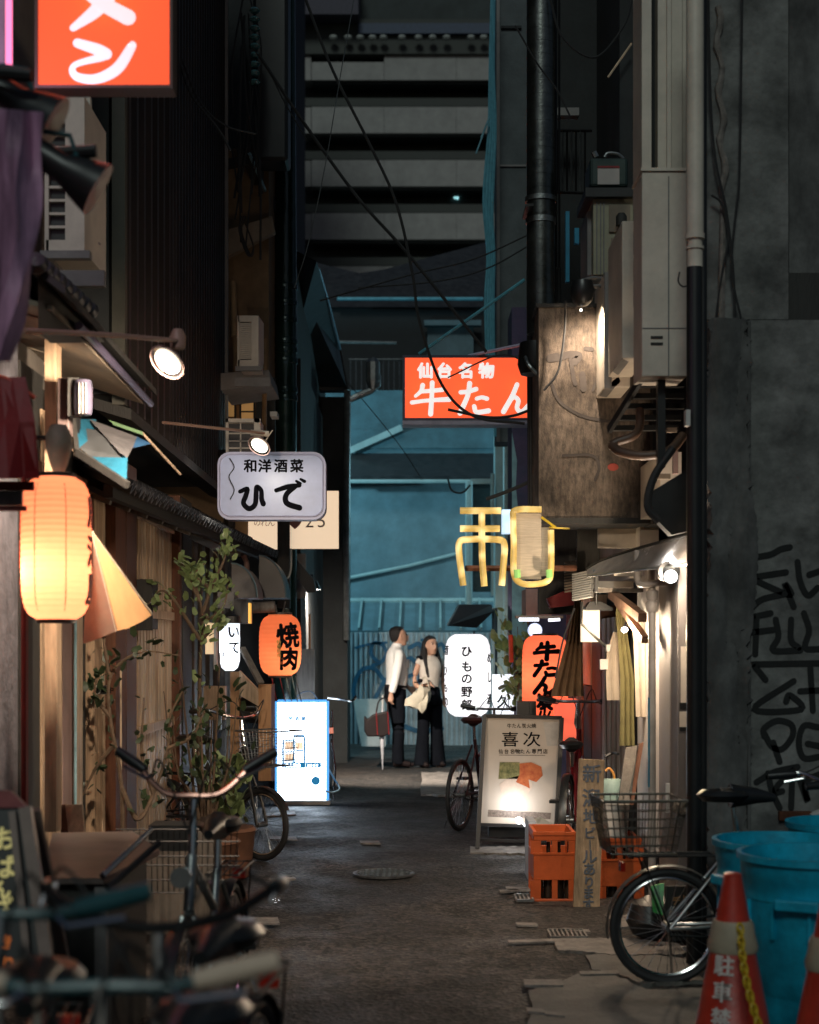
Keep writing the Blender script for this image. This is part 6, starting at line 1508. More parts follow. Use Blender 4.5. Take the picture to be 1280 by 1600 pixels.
bicycle('dark red bicycle squeezed behind the right edge of the menu board', (WX(905, 10.6), 10.9, .02), radians(78), R=.3, frame=mat('deep_red_frame', (.12, .008, .012), .3), bar='flat', bar_h=1.08, seat_h=.8, wb=.95, rack=False)
# ------------------------------------------------------------------ street objects, left
LSY = 14.2
ls = T('light_sign', 'bright white lit standing sign with blue print on small feet', 'sign', W(471, 1262, LSY))
x0, x1, z0, z1 = WX(432, LSY), WX(511, LSY), WZ(1250, LSY), WZ(1096, LSY)
M_lsw = glow('bright_white_face', hx('dceeff'), 7)
M_lsb = glow('bright_blue_edge', hx('5ab0ff'), .9)
MB().box(x0 + .01, x1 - .01, LSY, LSY + .01, z0 + .01, z1 - .01).build('face', M_lsw, ls)
MB().box(x0 + .01, x1 - .01, LSY + .13, LSY + .14, z0 + .01, z1 - .01).build('rear_face', M_lsw, ls)
for a in ((x0 - .012, x0 + .009, z0, z1), (x1 - .009, x1 + .012, z0, z1), (x0 + .01, x1 - .01, z1 - .009, z1 + .012)): MB().box(a[0], a[1], LSY - .005, LSY + .145, a[2], a[3]).build('case', M_lsb, ls)
MB().box(x0 - .015, x1 + .03, LSY - .02, LSY + .17, z0 - .045, z0 - .003).build('base', M_white, ls, bev=.006)
for x in (x0 + .03, x1 - .02): MB().box(x - .03, x + .03, LSY - .03, LSY + .18, .03, z0 - .046).build('foot', M_black, ls)
M_lsp = glow('blue_print', hx('1f6f9c'), .9); Yq = LSY
I = Ink().row('居酒屋ひで', WX(474, Yq), WZ(1123, Yq), .045, .06, .002)
q = lambda a, b: (WX(a, Yq), WZ(b, Yq))
for (a, b, c, d) in ((459, 1148, 476.5, 1152), (441, 1156, 444, 1200), (458, 1152, 461, 1192), (474.5, 1152, 477.5, 1192), (444.2, 1173.5, 457.8, 1176), (461.2, 1171.5, 474.3, 1174), (444.2, 1191, 477.5, 1200), (477.7, 1191.5, 502, 1199), (444.2, 1156, 457.8, 1158), (444.2, 1187, 457.8, 1190)): I.poly([q(a, b), q(c, b), q(c, d), q(a, d)], .0002)
I.poly([q(493.5 + 7 * cos(k * pi / 8), 1220 + 7 * sin(k * pi / 8)) for k in range(16)])
I.place('lettering', M_lsp, ls, front(Yq))
I = Ink().row('炭火焼鳥', WX(458, Yq), WZ(1195.5, Yq), .03, .036, .001).row('あります', WX(489, Yq), WZ(1196, Yq), .022, .026, .0005); I.place('white_lettering', M_lsw, ls, front(Yq, .004))
Ink().poly([q(445, 1159), q(458, 1159), q(458, 1172), q(445, 1172)]).poly([q(445, 1178), q(458, 1178), q(458, 1188), q(445, 1188)]).poly([q(462, 1160), q(474, 1160), q(474, 1171), q(462, 1171)]).place('food_photos', glow('food_photo', hx('d8b89a'), 1.6), ls, front(Yq, .003))
cable([W(462, 1092, 14.3), W(470, 1083, 14.3), W(486, 1080, 14.3), W(496, 1092, 14.3)], .006, M_white, 'white handle loop on top of the lit standing sign', name='wire_loop')
cable([W(513, 1200, 14.35), W(522, 1216, 14.3), W(531, 1232, 14.1), W(520, 1238, 14.1), W(508, 1236, 14.1)], .008, M_tpipe, 'pale cable hanging to the ground right of the lit standing sign')
jm = T('parked_bicycle_front', 'bicycle handlebars and cables just right of the lit standing sign', 'bicycle', W(520, 1262, 14.8), 'parked bicycles')
MB().tube([W(512, 1090, 14.8), W(530, 1092, 14.8), W(550, 1095, 14.8), W(556, 1088, 14.7)], .012, 6, sm=3).build('handlebar', M_chrome, jm)
MB().tube([W(519, 1110, 14.8), W(519, 1160, 14.8), W(524, 1200, 14.8), W(521, 1262, 14.8)], .012, 6).build('fork_blade', M_chrome, jm); MB().pbox(514, 1137, 521, 1146, 14.75, .03).build('reflector', M_crate, jm)
MB().tube([W(516, 1190, 14.9 + .0) + V(0, .25 * cos(a), .25 * sin(a)) for a in [2 * pi * i / 30 for i in range(30)]], .018, 6, True).build('tyre', M_rubber, jm)
# chalkboard
cb_ = T('chalk_board', 'black A-frame chalkboard with pale yellow handwriting at the left edge', 'sign board', W(10, 1560, 4.5))
Yc_ = 4.5
MB().prism([W(-90, 1262, Yc_), W(42, 1262, Yc_), W(75, 1540, Yc_ - .12), W(-90, 1540, Yc_ - .12)], (0, .02, 0)).build('board', M_black, cb_)
fw = mat('chrome_edge_wood', (.2, .15, .13), .35, .3, .2, 6)
MB().bar(W(20, 1268, Yc_ - .02), W(48, 1540, Yc_ - .14), .02, .02, up=(0, 1, 0)).bar(W(40, 1262, Yc_ - .01), W(80, 1540, Yc_ - .13), .035, .03, up=(0, 1, 0)).build('frame', fw, cb_)
MB().prism([W(-90, 1235, Yc_ + .05), W(15, 1235, Yc_ + .05), W(42, 1262, Yc_ - .01), W(-90, 1262, Yc_ - .01)], (0, .04, -.005)).build('top_cap', mat('red_brown_cap', (.2, .07, .06), .35), cb_)
MB().bar(W(55, 1265, Yc_ + .1), W(110, 1545, Yc_ + .35), .03, .02).build('rear_leg', fw, cb_)
def onchalk(u_, w, t_): 
    q_ = (WZ(1262, Yc_) - w) / (WZ(1262, Yc_) - WZ(1540, Yc_)); return (u_, Yc_ - .12 * q_ - .006 - t_, w)
I = Ink()
for ch_, px, py, s_ in (('お', 12, 1308, .075), ('ば', 14, 1350, .075), ('ん', 11, 1385, .06), ('ざ', 16, 1410, .06), ('い', 2, 1432, .05), ('本', -25, 1310, .07), ('日', -25, 1350, .07)): I.put(ch_, WX(px, Yc_), WZ(py, Yc_), s_ * .95, .0022)
I.place('chalk_lettering', M_chalky, cb_, onchalk)
I = Ink()
for ch_, px, py in (('や', 2, 1470), ('き', 22, 1462), ('と', 8, 1492), ('り', 28, 1494), ('鳥', -14, 1482), ('あ', -10, 1505), ('る', 18, 1508)): I.put(ch_, WX(px, Yc_), WZ(py, Yc_), .042, .002)
I.place('orange_lettering', M_chalko, cb_, onchalk)
MB().pbox(-100, 1524, 85, 1534, 4.3, .03).pbox(58, 1497, 68, 1534, 4.3, .03).one('bamboo_rail', M_yel if False else mat('ochre_rail', (.3, .18, .05), .5), 'ochre rail below the chalkboard', 'rail')
# metal counter
mc = T('metal_counter', 'dented metal-topped counter beside the chalkboard', 'counter', W(140, 1560, 5.3))
za = WZ(1372, 5.2)
tpx = [V(WX(62, 5.2), 5.2, za), V(WX(162, 5.2), 5.2, za), V(WX(212, 5.2), 5.7, za + .03), V(WX(182, 6), 6.35, za + .02), V(WX(55, 6), 6.3, za + .02)]
MB().prism(tpx, (0, 0, -.02)).build('top', mat('worn_counter_steel', (.3, .24, .22), .32, .7, .3, 5, .2, 20, dirt=.3), mc)
MB().box(WX(66, 5.2), WX(158, 5.2), 5.24, 6.1, .05, za - .022).build('body', M_dark, mc)
MB().box(WX(146, 5.2), WX(164, 5.2), 5.22, 5.26, .05, za - .03).build('leg', M_greyp, mc)
MB().tube([V(WX(162, 5.2), 5.18, za + .01), V(WX(213, 5.2), 5.5, za + .13)], .011, 8).build('edge_rail', M_chrome, mc)
MB().tube([V(WX(170, 5.2), 5.18, za - .03), V(WX(225, 5.2), 5.5, za + .08)], .012, 8).build('lower_rail', M_black, mc)
# wire rack
wr = T('wire_rack', 'black wire grid rack standing behind the orange-lit handlebar', 'rack', W(270, 1400, 6.6))
for i in range(22): MB().tube([W(182 + i * 9, 1296, 6.6), W(186 + i * 8.6, 1395, 6.6)], .0022, 4).build('wire', M_iron, wr)
for py in (1296, 1315, 1338, 1352, 1375, 1395): MB().tube([W(181, py, 6.59), W(374, py, 6.59)], .0035, 5).build('rail', M_iron, wr)
MB().pbox(232, 1290, 300, 1330, 6.9, .2).build('black_tray', M_black, wr)
MB().pbox(190, 1300, 345, 1460, 7.6, .05).one('old_panel', M_grey_wood, 'weathered brown panel behind the wire rack', 'panel')
# ------------------------------------------------------------------ plants
def leaf_obj(m, size):
    return MB().sheet([[(-.0, 0, 0), (.0, .001, 0)], [(-.28 * size, .3 * size, .05 * size), (.28 * size, .3 * size, .05 * size)], [(-.24 * size, .62 * size, .07 * size), (.24 * size, .62 * size, .07 * size)], [(-.01, size, .0), (.01, size, 0)]], .0015).mesh('leaf', m)
def plant(label, base, stems, leafn, lm, size, spread=.02, cat='plant', pot=None, rr=.008, sun_=0.0, lat=1.0):
    t = T('leafy_shrub' if pot else 'branching_shrub', label, cat, base)
    r = random.Random(len(label))
    allp = []
    for st_ in stems:
        P = smooth([Vector(p) for p in st_], 8)
        n_ = len(P); MB().tube(P, [rr * (1 - .75 * i / n_) for i in range(n_)], 6).build('branch', M_stem, t, smooth=True)
        allp += [(P[i], (P[min(i + 1, n_ - 1)] - P[max(0, i - 1)]).normalized()) for i in range(max(3, n_ // 4), n_)]
    me = leaf_obj(lm, size)
    for k in range(leafn):
        p, d = r.choice(allp)
        p = p + Vector((r.gauss(0, spread), r.gauss(0, spread), r.gauss(0, spread)))
        o = bpy.data.objects.new('leaf', me); COL.objects.link(o); o.parent = t
        dd = (d + Vector((r.uniform(-1, 1), r.uniform(-1, 1), r.uniform(-.5, .8))) * 1.1).normalized()
        q_ = dd.to_track_quat('Y', 'Z'); s_ = r.choice((.45, .7, .9, 1.1, 1.35)) * r.uniform(.85, 1.15)
        M = Matrix.Translation(p) @ q_.to_matrix().to_4x4() @ Matrix.Rotation(r.uniform(-.9, .9), 4, 'Y') @ Matrix.Scale(s_, 4)
        o.matrix_local = org(t).inverted() @ M; MATX[o.name] = M
    if pot: MB().lathe([(.13, 0), (.17, .02), (.2, .3), (.21, .31), (.19, .33), (.0, .3)], base, 24).build('pot', pot, t, smooth=True)
    return t
M_pot = mat('terracotta_pot', (.2, .09, .05), .8, 0, .2, 6, dirt=.4)
Yq = 8.2
plant('thin bare-stemmed shrub in front of the pale shopfront boards', V(WX(190, Yq), Yq, .02),
      [[V(WX(192, Yq), Yq, .2), W(190, 1230, Yq), W(172, 1120, Yq), W(172, 1060, Yq), W(196, 1030, Yq), W(230, 1018, Yq), W(280, 1024, Yq)],
       [W(172, 1060, Yq), W(165, 1020, Yq), W(160, 985, Yq)], [W(190, 1230, Yq), W(215, 1280, Yq - .1), W(240, 1240, Yq), W(262, 1170, Yq), W(266, 1120, Yq), W(285, 1080, Yq)],
       [W(180, 1160, Yq), W(150, 1200, Yq), W(126, 1250, Yq)], [W(240, 1240, Yq), W(222, 1180, Yq), W(225, 1090, Yq)], [W(262, 1170, Yq), W(300, 1150, Yq), W(320, 1110, Yq)], [W(172, 1120, Yq), W(150, 1090, Yq), W(150, 1060, Yq)]],
      150, M_leafd, .05, .035, pot=None, rr=.014)
Yq = 9.6
plant('leafy olive-green branch lit pale under the tiled eave', V(WX(320, Yq), Yq, .02),
      [[V(WX(318, Yq), Yq, .3), W(310, 1200, Yq), W(312, 1060, Yq), W(316, 960, Yq), W(300, 900, Yq), W(284, 880, Yq)], [W(316, 960, Yq), W(330, 920, Yq), W(350, 875, Yq), W(354, 850, Yq)],
       [W(316, 960, Yq), W(330, 965, Yq), W(350, 945, Yq), W(356, 915, Yq)], [W(312, 940, Yq), W(300, 905, Yq), W(320, 880, Yq)], [W(330, 920, Yq), W(310, 905, Yq), W(295, 890, Yq)],
       [W(313, 1000, Yq), W(260, 925, Yq), W(230, 945, Yq)], [W(313, 1000, Yq), W(330, 985, Yq), W(345, 960, Yq)]],
      230, M_leaf, .06, .03, pot=None, rr=.014)
plant('dense dark potted bush behind the parked bicycles on the left', V(WX(322, 9.2), 9.2, .02),
      [[V(WX(322, 9.2), 9.2, .3), W(322 + a, 1240, 9.2 + b), W(322 + a * 1.8, 1150 + c, 9.2 + b), W(322 + a * 2.2, 1060 + c, 9.2 + b)] for a, b, c in ((-30, 0, 20), (-18, .15, -30), (-4, -.1, 0), (10, .1, -40), (22, -.05, 30), (-24, -.15, 60), (4, .2, 60), (16, .1, 80))],
      120, M_leafd, .06, .06, pot=M_pot, rr=.012)
plant('low dark potted plant under the wooden menu stand', V(WX(350, 9.8), 9.8, .02),
      [[V(WX(350, 9.8), 9.8, .3), W(350 + a, 1240, 9.8), W(350 + a * 2, 1200, 9.8)] for a in (-18, -8, 4, 14)], 120, M_leaf, .09, .06, pot=M_pot, rr=.008)
plant('slender green bush behind the red lantern on the right', V(WX(812, 13.2), 13.2, .02),
      [[V(WX(812, 13.2), 13.2, .3), W(810, 1090, 13.2), W(812 + a, 1030, 13.2), W(812 + a * 1.6, 985 + b, 13.2)] for a, b in ((-10, 0), (-2, -6), (6, 10), (-6, 30))], 170, M_leaf, .1, .07, pot=M_pot, rr=.01)
MB().tube([W(798, 992, 13.0), W(799, 1035, 13.0)], .02, 8).one('red_tube', mat('red_tube', (.5, .05, .02), .4), 'short red tube hanging left of the red lantern', 'tube')
# overhead cables
for i, (pts, Y, r, lb) in enumerate((
    ([(404, 85), (470, 185), (560, 310), (640, 400), (760, 550)], 12.5, .014, 'black cable sagging from the utility pole to the 牛たん sign'),
    ([(478, 0), (520, 110), (580, 230), (620, 320), (645, 430), (655, 500), (690, 600), (740, 650), (820, 662)], 12.0, .012, 'dark cable looping down in front of the tower and the sign'),
    ([(553, 0), (530, 130), (508, 260), (482, 380), (460, 450)], 11.0, .0035, 'thin pale wire in front of the tower'),
    ([(700, 590), (780, 555), (830, 570), (900, 600)], 11.5, .006, 'thin wire crossing the top of the 牛たん sign'),
    ([(500, 470), (640, 430), (740, 405), (830, 365)], 14.5, .008, 'dark wire rising from left to right below the tower'),
    ([(560, 450), (680, 440), (760, 420), (830, 382)], 14.8, .008, 'lower dark wire below the tower'),
    ([(760, 780), (800, 765), (870, 735), (1000, 690)], 11.0, .014, 'black cable rising over the yellow light-tube sign'),
    ([(700, 748), (706, 766), (722, 770), (735, 758)], 18, .012, 'small black cable loop beside the blue-green gutter'),
    ([(440, 490), (500, 560), (545, 600), (620, 690), (660, 750)], 19.5, .006, 'faint wire crossing the dark roof on the left'),
    ([(805, 40), (840, 100), (870, 140), (890, 180)], 9.5, .006, 'thin wire crossing the spiral duct near the top'),
    ([(860, 0), (880, 60), (930, 90), (975, 40), (990, -10)], 9.8, .008, 'dark cable loop in the unlit upper right corner'),
    ([(280, 95), (300, 150), (340, 200), (360, 235)], 10.5, .009, 'bundle of wires leaving the red sign towards the utility pole'),
    ([(284, 92), (312, 158), (352, 196), (400, 210)], 10.6, .007, 'second wire leaving the red sign towards the utility pole'),
    ([(395, 75), (420, 110), (445, 160), (480, 220)], 12.8, .006, 'short wire curving from the insulators to the dark house'),
    ([(700, 640), (760, 652), (800, 650), (830, 640)], 12.2, .012, 'dark cable sagging along the bottom of the 牛たん sign'))):
    cable([W(a, b, Y) for a, b in pts], r, M_rubber if i != 2 else M_galv, lb, 'overhead cables')
# street lamp round the corner that lights the blue-green house
for nm, loc, w_, col_, lb in (('street_lamp', (-3.4, 21.6, 4.4), 480, (.42, .86, 1.0), 'blue-green street lamp in the cross street round the left corner'),
                              ('street_lamp', (3.9, 21.9, 4.0), 240, (.42, .86, 1.0), 'blue-green street lamp in the cross street round the right corner')):
    t = T(nm, lb, 'street lamp', (loc[0], loc[1], 0))
    MB().tube([(loc[0], loc[1], 0), (loc[0], loc[1], loc[2] + .1)], .05, 10).build('pole', M_iron, t)
    MB().cbox((loc[0], loc[1] - .0, loc[2] + .14), (.5, .2, .06)).build('head', M_iron, t)
    lamp(t, (loc[0], loc[1] + .15, loc[2]), w_, col_, .12)

dl = T('door_lamp', 'added shaded fill lamp beside the dark building, lighting the people', 'lamp', (-1.0, 16.2, 2.1))  # added lamp, brightens the two people from the left
MB().lathe([(.0, .1), (.05, .09), (.09, 0), (.085, 0), (.03, .06)], (-1.02, 16.2, 2.1), 16, caps=False).build('shade', M_black, dl, smooth=True)
MB().tube([(-1.02, 16.2, 2.19), (-1.02, 16.2, 2.25), (-1.12, 16.2, 2.25)], .01, 6).build('arm', M_black, dl)
lamp(dl, (-1.02, 16.2, 2.13), 900, (1, .88, .74), .05, 130, (.1, 18.7, .9))
# ------------------------------------------------------------------ people
def loft(m, secs, n=14):
    """secs: (centre, half_x, half_y, tilt-axis direction) elliptical rings stacked along their own path"""
    if len(secs) > 2:
        P_ = smooth([Vector(c) for c, a, b in secs], 4); Q_ = smooth([Vector((a, b, 0)) for c, a, b in secs], 4)
        secs = [(p, q.x, q.y) for p, q in zip(P_, Q_)]
    base = len(m.v); k = len(secs)
    for i, (c, a, b) in enumerate(secs):
        c = Vector(c); p = Vector(secs[max(0, i - 1)][0]); q_ = Vector(secs[min(k - 1, i + 1)][0]); d = (q_ - p).normalized()
        rot = Vector((0, 0, 1)).rotation_difference(d)
        for j in range(n):
            t_ = 2 * pi * j / n; m.v.append(c + rot @ Vector((a * cos(t_), b * sin(t_), 0)))
    for i in range(k - 1):
        for j in range(n):
            l = (j + 1) % n; m.f.append((base + i * n + j, base + i * n + l, base + (i + 1) * n + l, base + (i + 1) * n + j))
    m.f.append(tuple(base + j for j in reversed(range(n)))); m.f.append(tuple(base + (k - 1) * n + j for j in range(n)))
    return m
def skin_build(m, name, material, parent, vox, sm=6, disp=0.0):
    o = m.build(name, material, parent, False)
    md = o.modifiers.new('join', 'REMESH'); md.mode = 'VOXEL'; md.voxel_size = vox; md.use_smooth_shade = True
    s = o.modifiers.new('soft', 'SMOOTH'); s.iterations = sm; s.factor = .5
    return o
def hand(m, wrist, dirv, palmn, L=.17, curl=.3):
    """palm + four unequal bent fingers + thumb"""
    d = Vector(dirv).normalized(); n_ = Vector(palmn).normalized(); s_ = d.cross(n_).normalized(); w = Vector(wrist)
    loft(m, [(w - d * .02, .021, .021), (w + d * .03, .034, .02), (w + d * .08, .038, .017), (w + d * .095, .034, .014)], 10)
    for i, ln in enumerate((.062, .072, .068, .052)):
        b0 = w + d * .085 + s_ * (-.027 + .018 * i)
        b1 = b0 + (d + n_ * curl * .6).normalized() * ln * .5; b2 = b1 + (d + n_ * curl * 2).normalized() * ln * .5
        m.tube([b0 - d * .02, b0, b1, b2], [.009, .009, .0085, .007], 6)
    m.tube([w + d * .02 - s_ * .025, w + d * .055 - s_ * .05 + n_ * .01, w + d * .085 - s_ * .052 + n_ * .025], [.012, .011, .008], 6)
def head(m, c, r=1.0, up=.12):
    """head facing +X, tilted up"""
    R_ = Matrix.Translation(c) @ Matrix.Rotation(-up, 4, 'Y')
    H = MB(); n = 20
    prof = [(-.118, .03, .03, .035), (-.105, .05, .042, .02), (-.075, .068, .056, .012), (-.04, .084, .068, .004), (0, .092, .074, 0), (.04, .095, .077, -.004), (.08, .082, .068, -.008), (.105, .055, .046, -.01), (.12, .015, .013, -.01)]
    for z, a, b, ox in prof:
        for j in range(n):
            t_ = 2 * pi * j / n; H.v.append(R_ @ V((ox + a * cos(t_)) * r, b * sin(t_) * r, z * r))
    for i in range(len(prof) - 1):
        for j in range(n):
            l = (j + 1) % n; H.f.append((i * n + j, i * n + l, (i + 1) * n + l, (i + 1) * n + j))
    H.f.append(tuple(reversed(range(n)))); H.f.append(tuple((len(prof) - 1) * n + j for j in range(n)))
    b = len(m.v); m.v += H.v; m.f += [tuple(i + b for i in f) for f in H.f]
    m.tube([R_ @ V(.078 * r, 0, .03 * r), R_ @ V(.1 * r, 0, -.005 * r), R_ @ V(.108 * r, 0, -.022 * r), R_ @ V(.085 * r, 0, -.03 * r)], [.008 * r, .011 * r, .014 * r, .01 * r], 8)
    m.tube([R_ @ V(.088 * r, -.024 * r, -.058 * r), R_ @ V(.096 * r, 0, -.056 * r), R_ @ V(.088 * r, .024 * r, -.058 * r)], .008 * r, 6)
    m.tube([R_ @ V(.088 * r, -.024 * r, -.048 * r), R_ @ V(.098 * r, 0, -.046 * r), R_ @ V(.088 * r, .024 * r, -.048 * r)], .006 * r, 6)
    for s_ in (-1, 1): m.tube([R_ @ V(.004 * r, s_ * .075 * r, .022 * r), R_ @ V(-.008 * r, s_ * .086 * r, .012 * r), R_ @ V(-.002 * r, s_ * .084 * r, -.012 * r), R_ @ V(.008 * r, s_ * .075 * r, -.03 * r)], .009 * r, 6)
    return R_
def face_bits(R_, t, r=1.0, lip=None):
    for s_ in (-1, 1):
        MB().lathe([(0, -.009), (.008, -.005), (.01, 0), (.008, .005), (0, .009)], R_ @ V(.083 * r, s_ * .031 * r, .018 * r), 10).build('eye', M_ink, t, False, True)
        MB().tube([R_ @ V(.088 * r, s_ * .016 * r, .038 * r), R_ @ V(.085 * r, s_ * .034 * r, .042 * r), R_ @ V(.074 * r, s_ * .05 * r, .036 * r)], .0035, 5).build('eyebrow', M_hair, t, False)
    MB().tube([R_ @ V(.094 * r, -.02 * r, -.052 * r), R_ @ V(.104 * r, 0, -.051 * r), R_ @ V(.094 * r, .02 * r, -.052 * r)], .0035, 5).build('lips', lip or mat('lip', (.3, .1, .08), .5), t, False)
YP = 18.75
# --- man: faces right, slightly away
mx = WX(619, YP)
man = T('person', 'man in white shirt and black trousers looking up right, holding a dark bag', 'person', (mx, YP, .03), 'pair of people talking', radians(14))
b = MB()
Rm = head(b, V(.045, 0, 1.585), .98, .2)
loft(b, [((.0, 0, 1.38), .07, .09), ((.005, 0, 1.44), .055, .06), ((.02, 0, 1.5), .05, .052), ((.03, 0, 1.55), .05, .05)])
for s_, P in ((-1, [(0, -.17, 1.38), (-.06, -.225, 1.12), (-.12, -.24, .9)]), (1, [(0, .17, 1.38), (.03, .22, 1.12), (.2, .17, .96)])):
    loft(b, [(P[0], .045, .045), (P[1], .038, .038), (P[2], .026, .026)], 10)
hand(b, (-.12, -.24, .895), (-.05, 0, -1), (1, .2, 0), curl=1.0); hand(b, (.2, .17, .96), (.75, -.1, -.6), (0, -1, .2), curl=.6)
loft(b, [((0, 0, .88), .06, .1), ((0, 0, 1.1), .09, .13), ((0, 0, 1.38), .08, .13)])
for s_, x_ in ((-1, 0), (1, .05)): loft(b, [((0, s_ * .08, .9), .055, .055), ((.01 + x_ * .8, s_ * .091, .5), .032, .032), ((x_, s_ * .095, .1), .028, .028), ((x_ + .05, s_ * .1, .04), .045, .03)])
skin_build(b, 'body', M_skin, man, .009, 3)
face_bits(Rm, man, .98)
h = MB(); R2 = Rm @ Matrix.Translation((-.018, 0, .028))
hp = [(-.07, .04, .05, -.05), (-.04, .07, .072, -.03), (0, .088, .084, -.018), (.04, .098, .086, -.006), (.075, .09, .076, -.006), (.1, .06, .052, -.01), (.112, .01, .01, -.01)]
for z, a, bb_, ox in hp:
    for j in range(18):
        t_ = 2 * pi * j / 18; h.v.append(R2 @ V(ox + a * cos(t_) * (1 if cos(t_) < 0 or z > .05 else .55), bb_ * sin(t_), z))
for i in range(6):
    for j in range(18):
        l = (j + 1) % 18; h.f.append((i * 18 + j, i * 18 + l, (i + 1) * 18 + l, (i + 1) * 18 + j))
h.f.append(tuple(reversed(range(18)))); h.build('hair', M_hair, man, False, True)
s = MB()
loft(s, [((-.005, 0, .93), .125, .155), ((0, 0, .98), .128, .16), ((.012, 0, 1.08), .13, .165), ((.008, 0, 1.2), .13, .18), ((0, 0, 1.3), .125, .19), ((-.008, 0, 1.38), .11, .185), ((-.005, 0, 1.425), .085, .13), ((0, 0, 1.455), .068, .075), ((.012, 0, 1.485), .06, .062)], 18)
loft(s, [((-.005, -.15, 1.4), .06, .06), ((-.015, -.2, 1.33), .062, .062), ((-.055, -.228, 1.14), .058, .058), ((-.075, -.238, 1.05), .053, .053), ((-.105, -.242, .94), .046, .046), ((-.112, -.24, .912), .04, .04)], 12)
loft(s, [((-.005, .15, 1.4), .06, .06), ((.0, .2, 1.33), .062, .062), ((.03, .225, 1.14), .056, .056), ((.08, .21, 1.07), .05, .05), ((.175, .178, .985), .038, .038)], 12)
skin_build(s, 'shirt', M_shirt, man, .011, 4)
MB().lathe([(.06, 0), (.066, .02), (.06, .045)], (0, 0, 0), 18, Matrix.Translation((.012, 0, 1.462)) @ Matrix.Rotation(.15, 4, 'Y'), caps=False).build('collar', M_shirt, man, False, True)
MB().cbox((.132, -.075, 1.26), (.008, .09, .1), (0, 0, -.5)).build('pocket', M_shirt, man, False)
tr2 = MB()
loft(tr2, [((-.005, 0, 1.0), .128, .158), ((-.01, 0, .93), .133, .165), ((-.012, 0, .84), .135, .17), ((-.01, 0, .78), .11, .15)], 18)
loft(tr2, [((-.01, -.085, .86), .1, .085), ((0, -.09, .7), .095, .082), ((.01, -.092, .48), .08, .078), ((0, -.095, .25), .075, .072), ((.0, -.095, .07), .078, .072), ((.0, -.095, .045), .078, .072)], 14)
loft(tr2, [((-.01, .085, .86), .1, .085), ((.02, .09, .7), .095, .082), ((.05, .092, .48), .08, .078), ((.05, .095, .25), .075, .072), ((.05, .095, .07), .078, .072), ((.05, .095, .045), .078, .072)], 14)
skin_build(tr2, 'trousers', M_trous, man, .012, 4)
MB().lathe([(.132, 0), (.134, .01), (.134, .03), (.131, .04)], (-.004, 0, .965), 28, None, False, 1.0, 1.22).build('belt', M_leather, man, False, True)
for x, s_ in ((0, -1), (.05, 1)):
    MB().tube([(x - .06, s_ * .097, .045), (x + .02, s_ * .1, .05), (x + .12, s_ * .105, .035), (x + .19, s_ * .108, .025)], [.04, .045, .04, .022], 12, sm=4).build('shoe', M_leather, man, False, True)
# man's bag and umbrella
bg = T('hand_bag', 'dark brown business bag with red trim hanging from the man hand', 'bag', W(590, 1150, YP - .25))
Yg = YP - .3
pr = [W(569, 1118, Yg), W(574, 1124, Yg), W(582, 1117, Yg), W(606, 1111, Yg), W(609, 1146, Yg), W(600, 1151, Yg), W(574, 1151, Yg), W(569, 1142, Yg)]
MB().prism(pr, (0, .16, 0)).build('body', M_leather, bg, bev=.02)
for px in (588, 606): MB().tube([W(px, 1112, Yg - .006), W(px + 2, 1148, Yg - .006)], .006, 5).build('trim', M_redc, bg)
MB().tube([W(588, 1113, Yg + .02), W(592, 1096, Yg + .05), W(600, 1091, Yg + .07), W(605, 1098, Yg + .05), W(606, 1113, Yg + .02)], .009, 8, sm=5).build('handle', M_leather, bg, smooth=True)
um = T('folded_umbrella', 'furled pale umbrella pointing down beside the man legs', 'umbrella', W(597, 1203, YP - .2))
MB().tube([W(598, 1100, YP - .22), W(597, 1140, YP - .22), W(597, 1150, YP - .22), W(598, 1203, YP - .22)], [.008, .02, .032, .004], 12).build('canopy', mat('pale_umbrella', (.4, .4, .43), .4), um, smooth=True)
MB().tube([W(598, 1101, YP - .22), W(598, 1086, YP - .22)], .011, 8).build('handle', M_white, um)
# --- woman: faces right towards the camera side
wx_ = WX(672, YP)
wo = T('person', 'woman with long black hair in cream top and wide black trousers holding a cream tote', 'person', (wx_, YP + .05, .03), 'pair of people talking', radians(-58))
b = MB()
Rw = head(b, V(.035, 0, 1.475), .93, .12)
loft(b, [((.0, 0, 1.3), .05, .07), ((0, 0, 1.35), .045, .048), ((.015, 0, 1.42), .042, .042), ((.02, 0, 1.45), .042, .042)])
loft(b, [((0, -.155, 1.28), .038, .038), ((-.03, -.205, 1.08), .032, .032), ((.04, -.2, .98), .03, .03), ((.13, -.16, 1.0), .022, .022)], 10)
hand(b, (.13, -.16, 1.0), (.6, .5, .1), (0, 0, -1), curl=1.0)
loft(b, [((0, .155, 1.28), .038, .038), ((-.03, .2, 1.06), .032, .032), ((.02, .2, .86), .023, .023)], 10)
hand(b, (.02, .2, .86), (.1, 0, -1), (1, -.2, 0), curl=.5)
loft(b, [((0, 0, .85), .09, .13), ((0, 0, 1.02), .08, .11), ((0, 0, 1.28), .07, .12)])
for s_ in (-1, 1): loft(b, [((0, s_ * .07, .83), .05, .05), ((0, s_ * .085, .45), .035, .035), ((0, s_ * .085, .06), .03, .03), ((.06, s_ * .09, .03), .04, .03)])
skin_build(b, 'body', M_skin, wo, .009, 3)
face_bits(Rw, wo, .93, bpy.data.materials['lip'])
h = MB(); R2 = Rw @ Matrix.Translation((-.02, 0, .02))
n = 22
hp = [(-.02, .085, .08, -.02), (.02, .094, .086, -.01), (.06, .092, .08, -.006), (.09, .072, .06, -.008), (.11, .03, .03, -.01), (.114, .005, .005, -.01)]
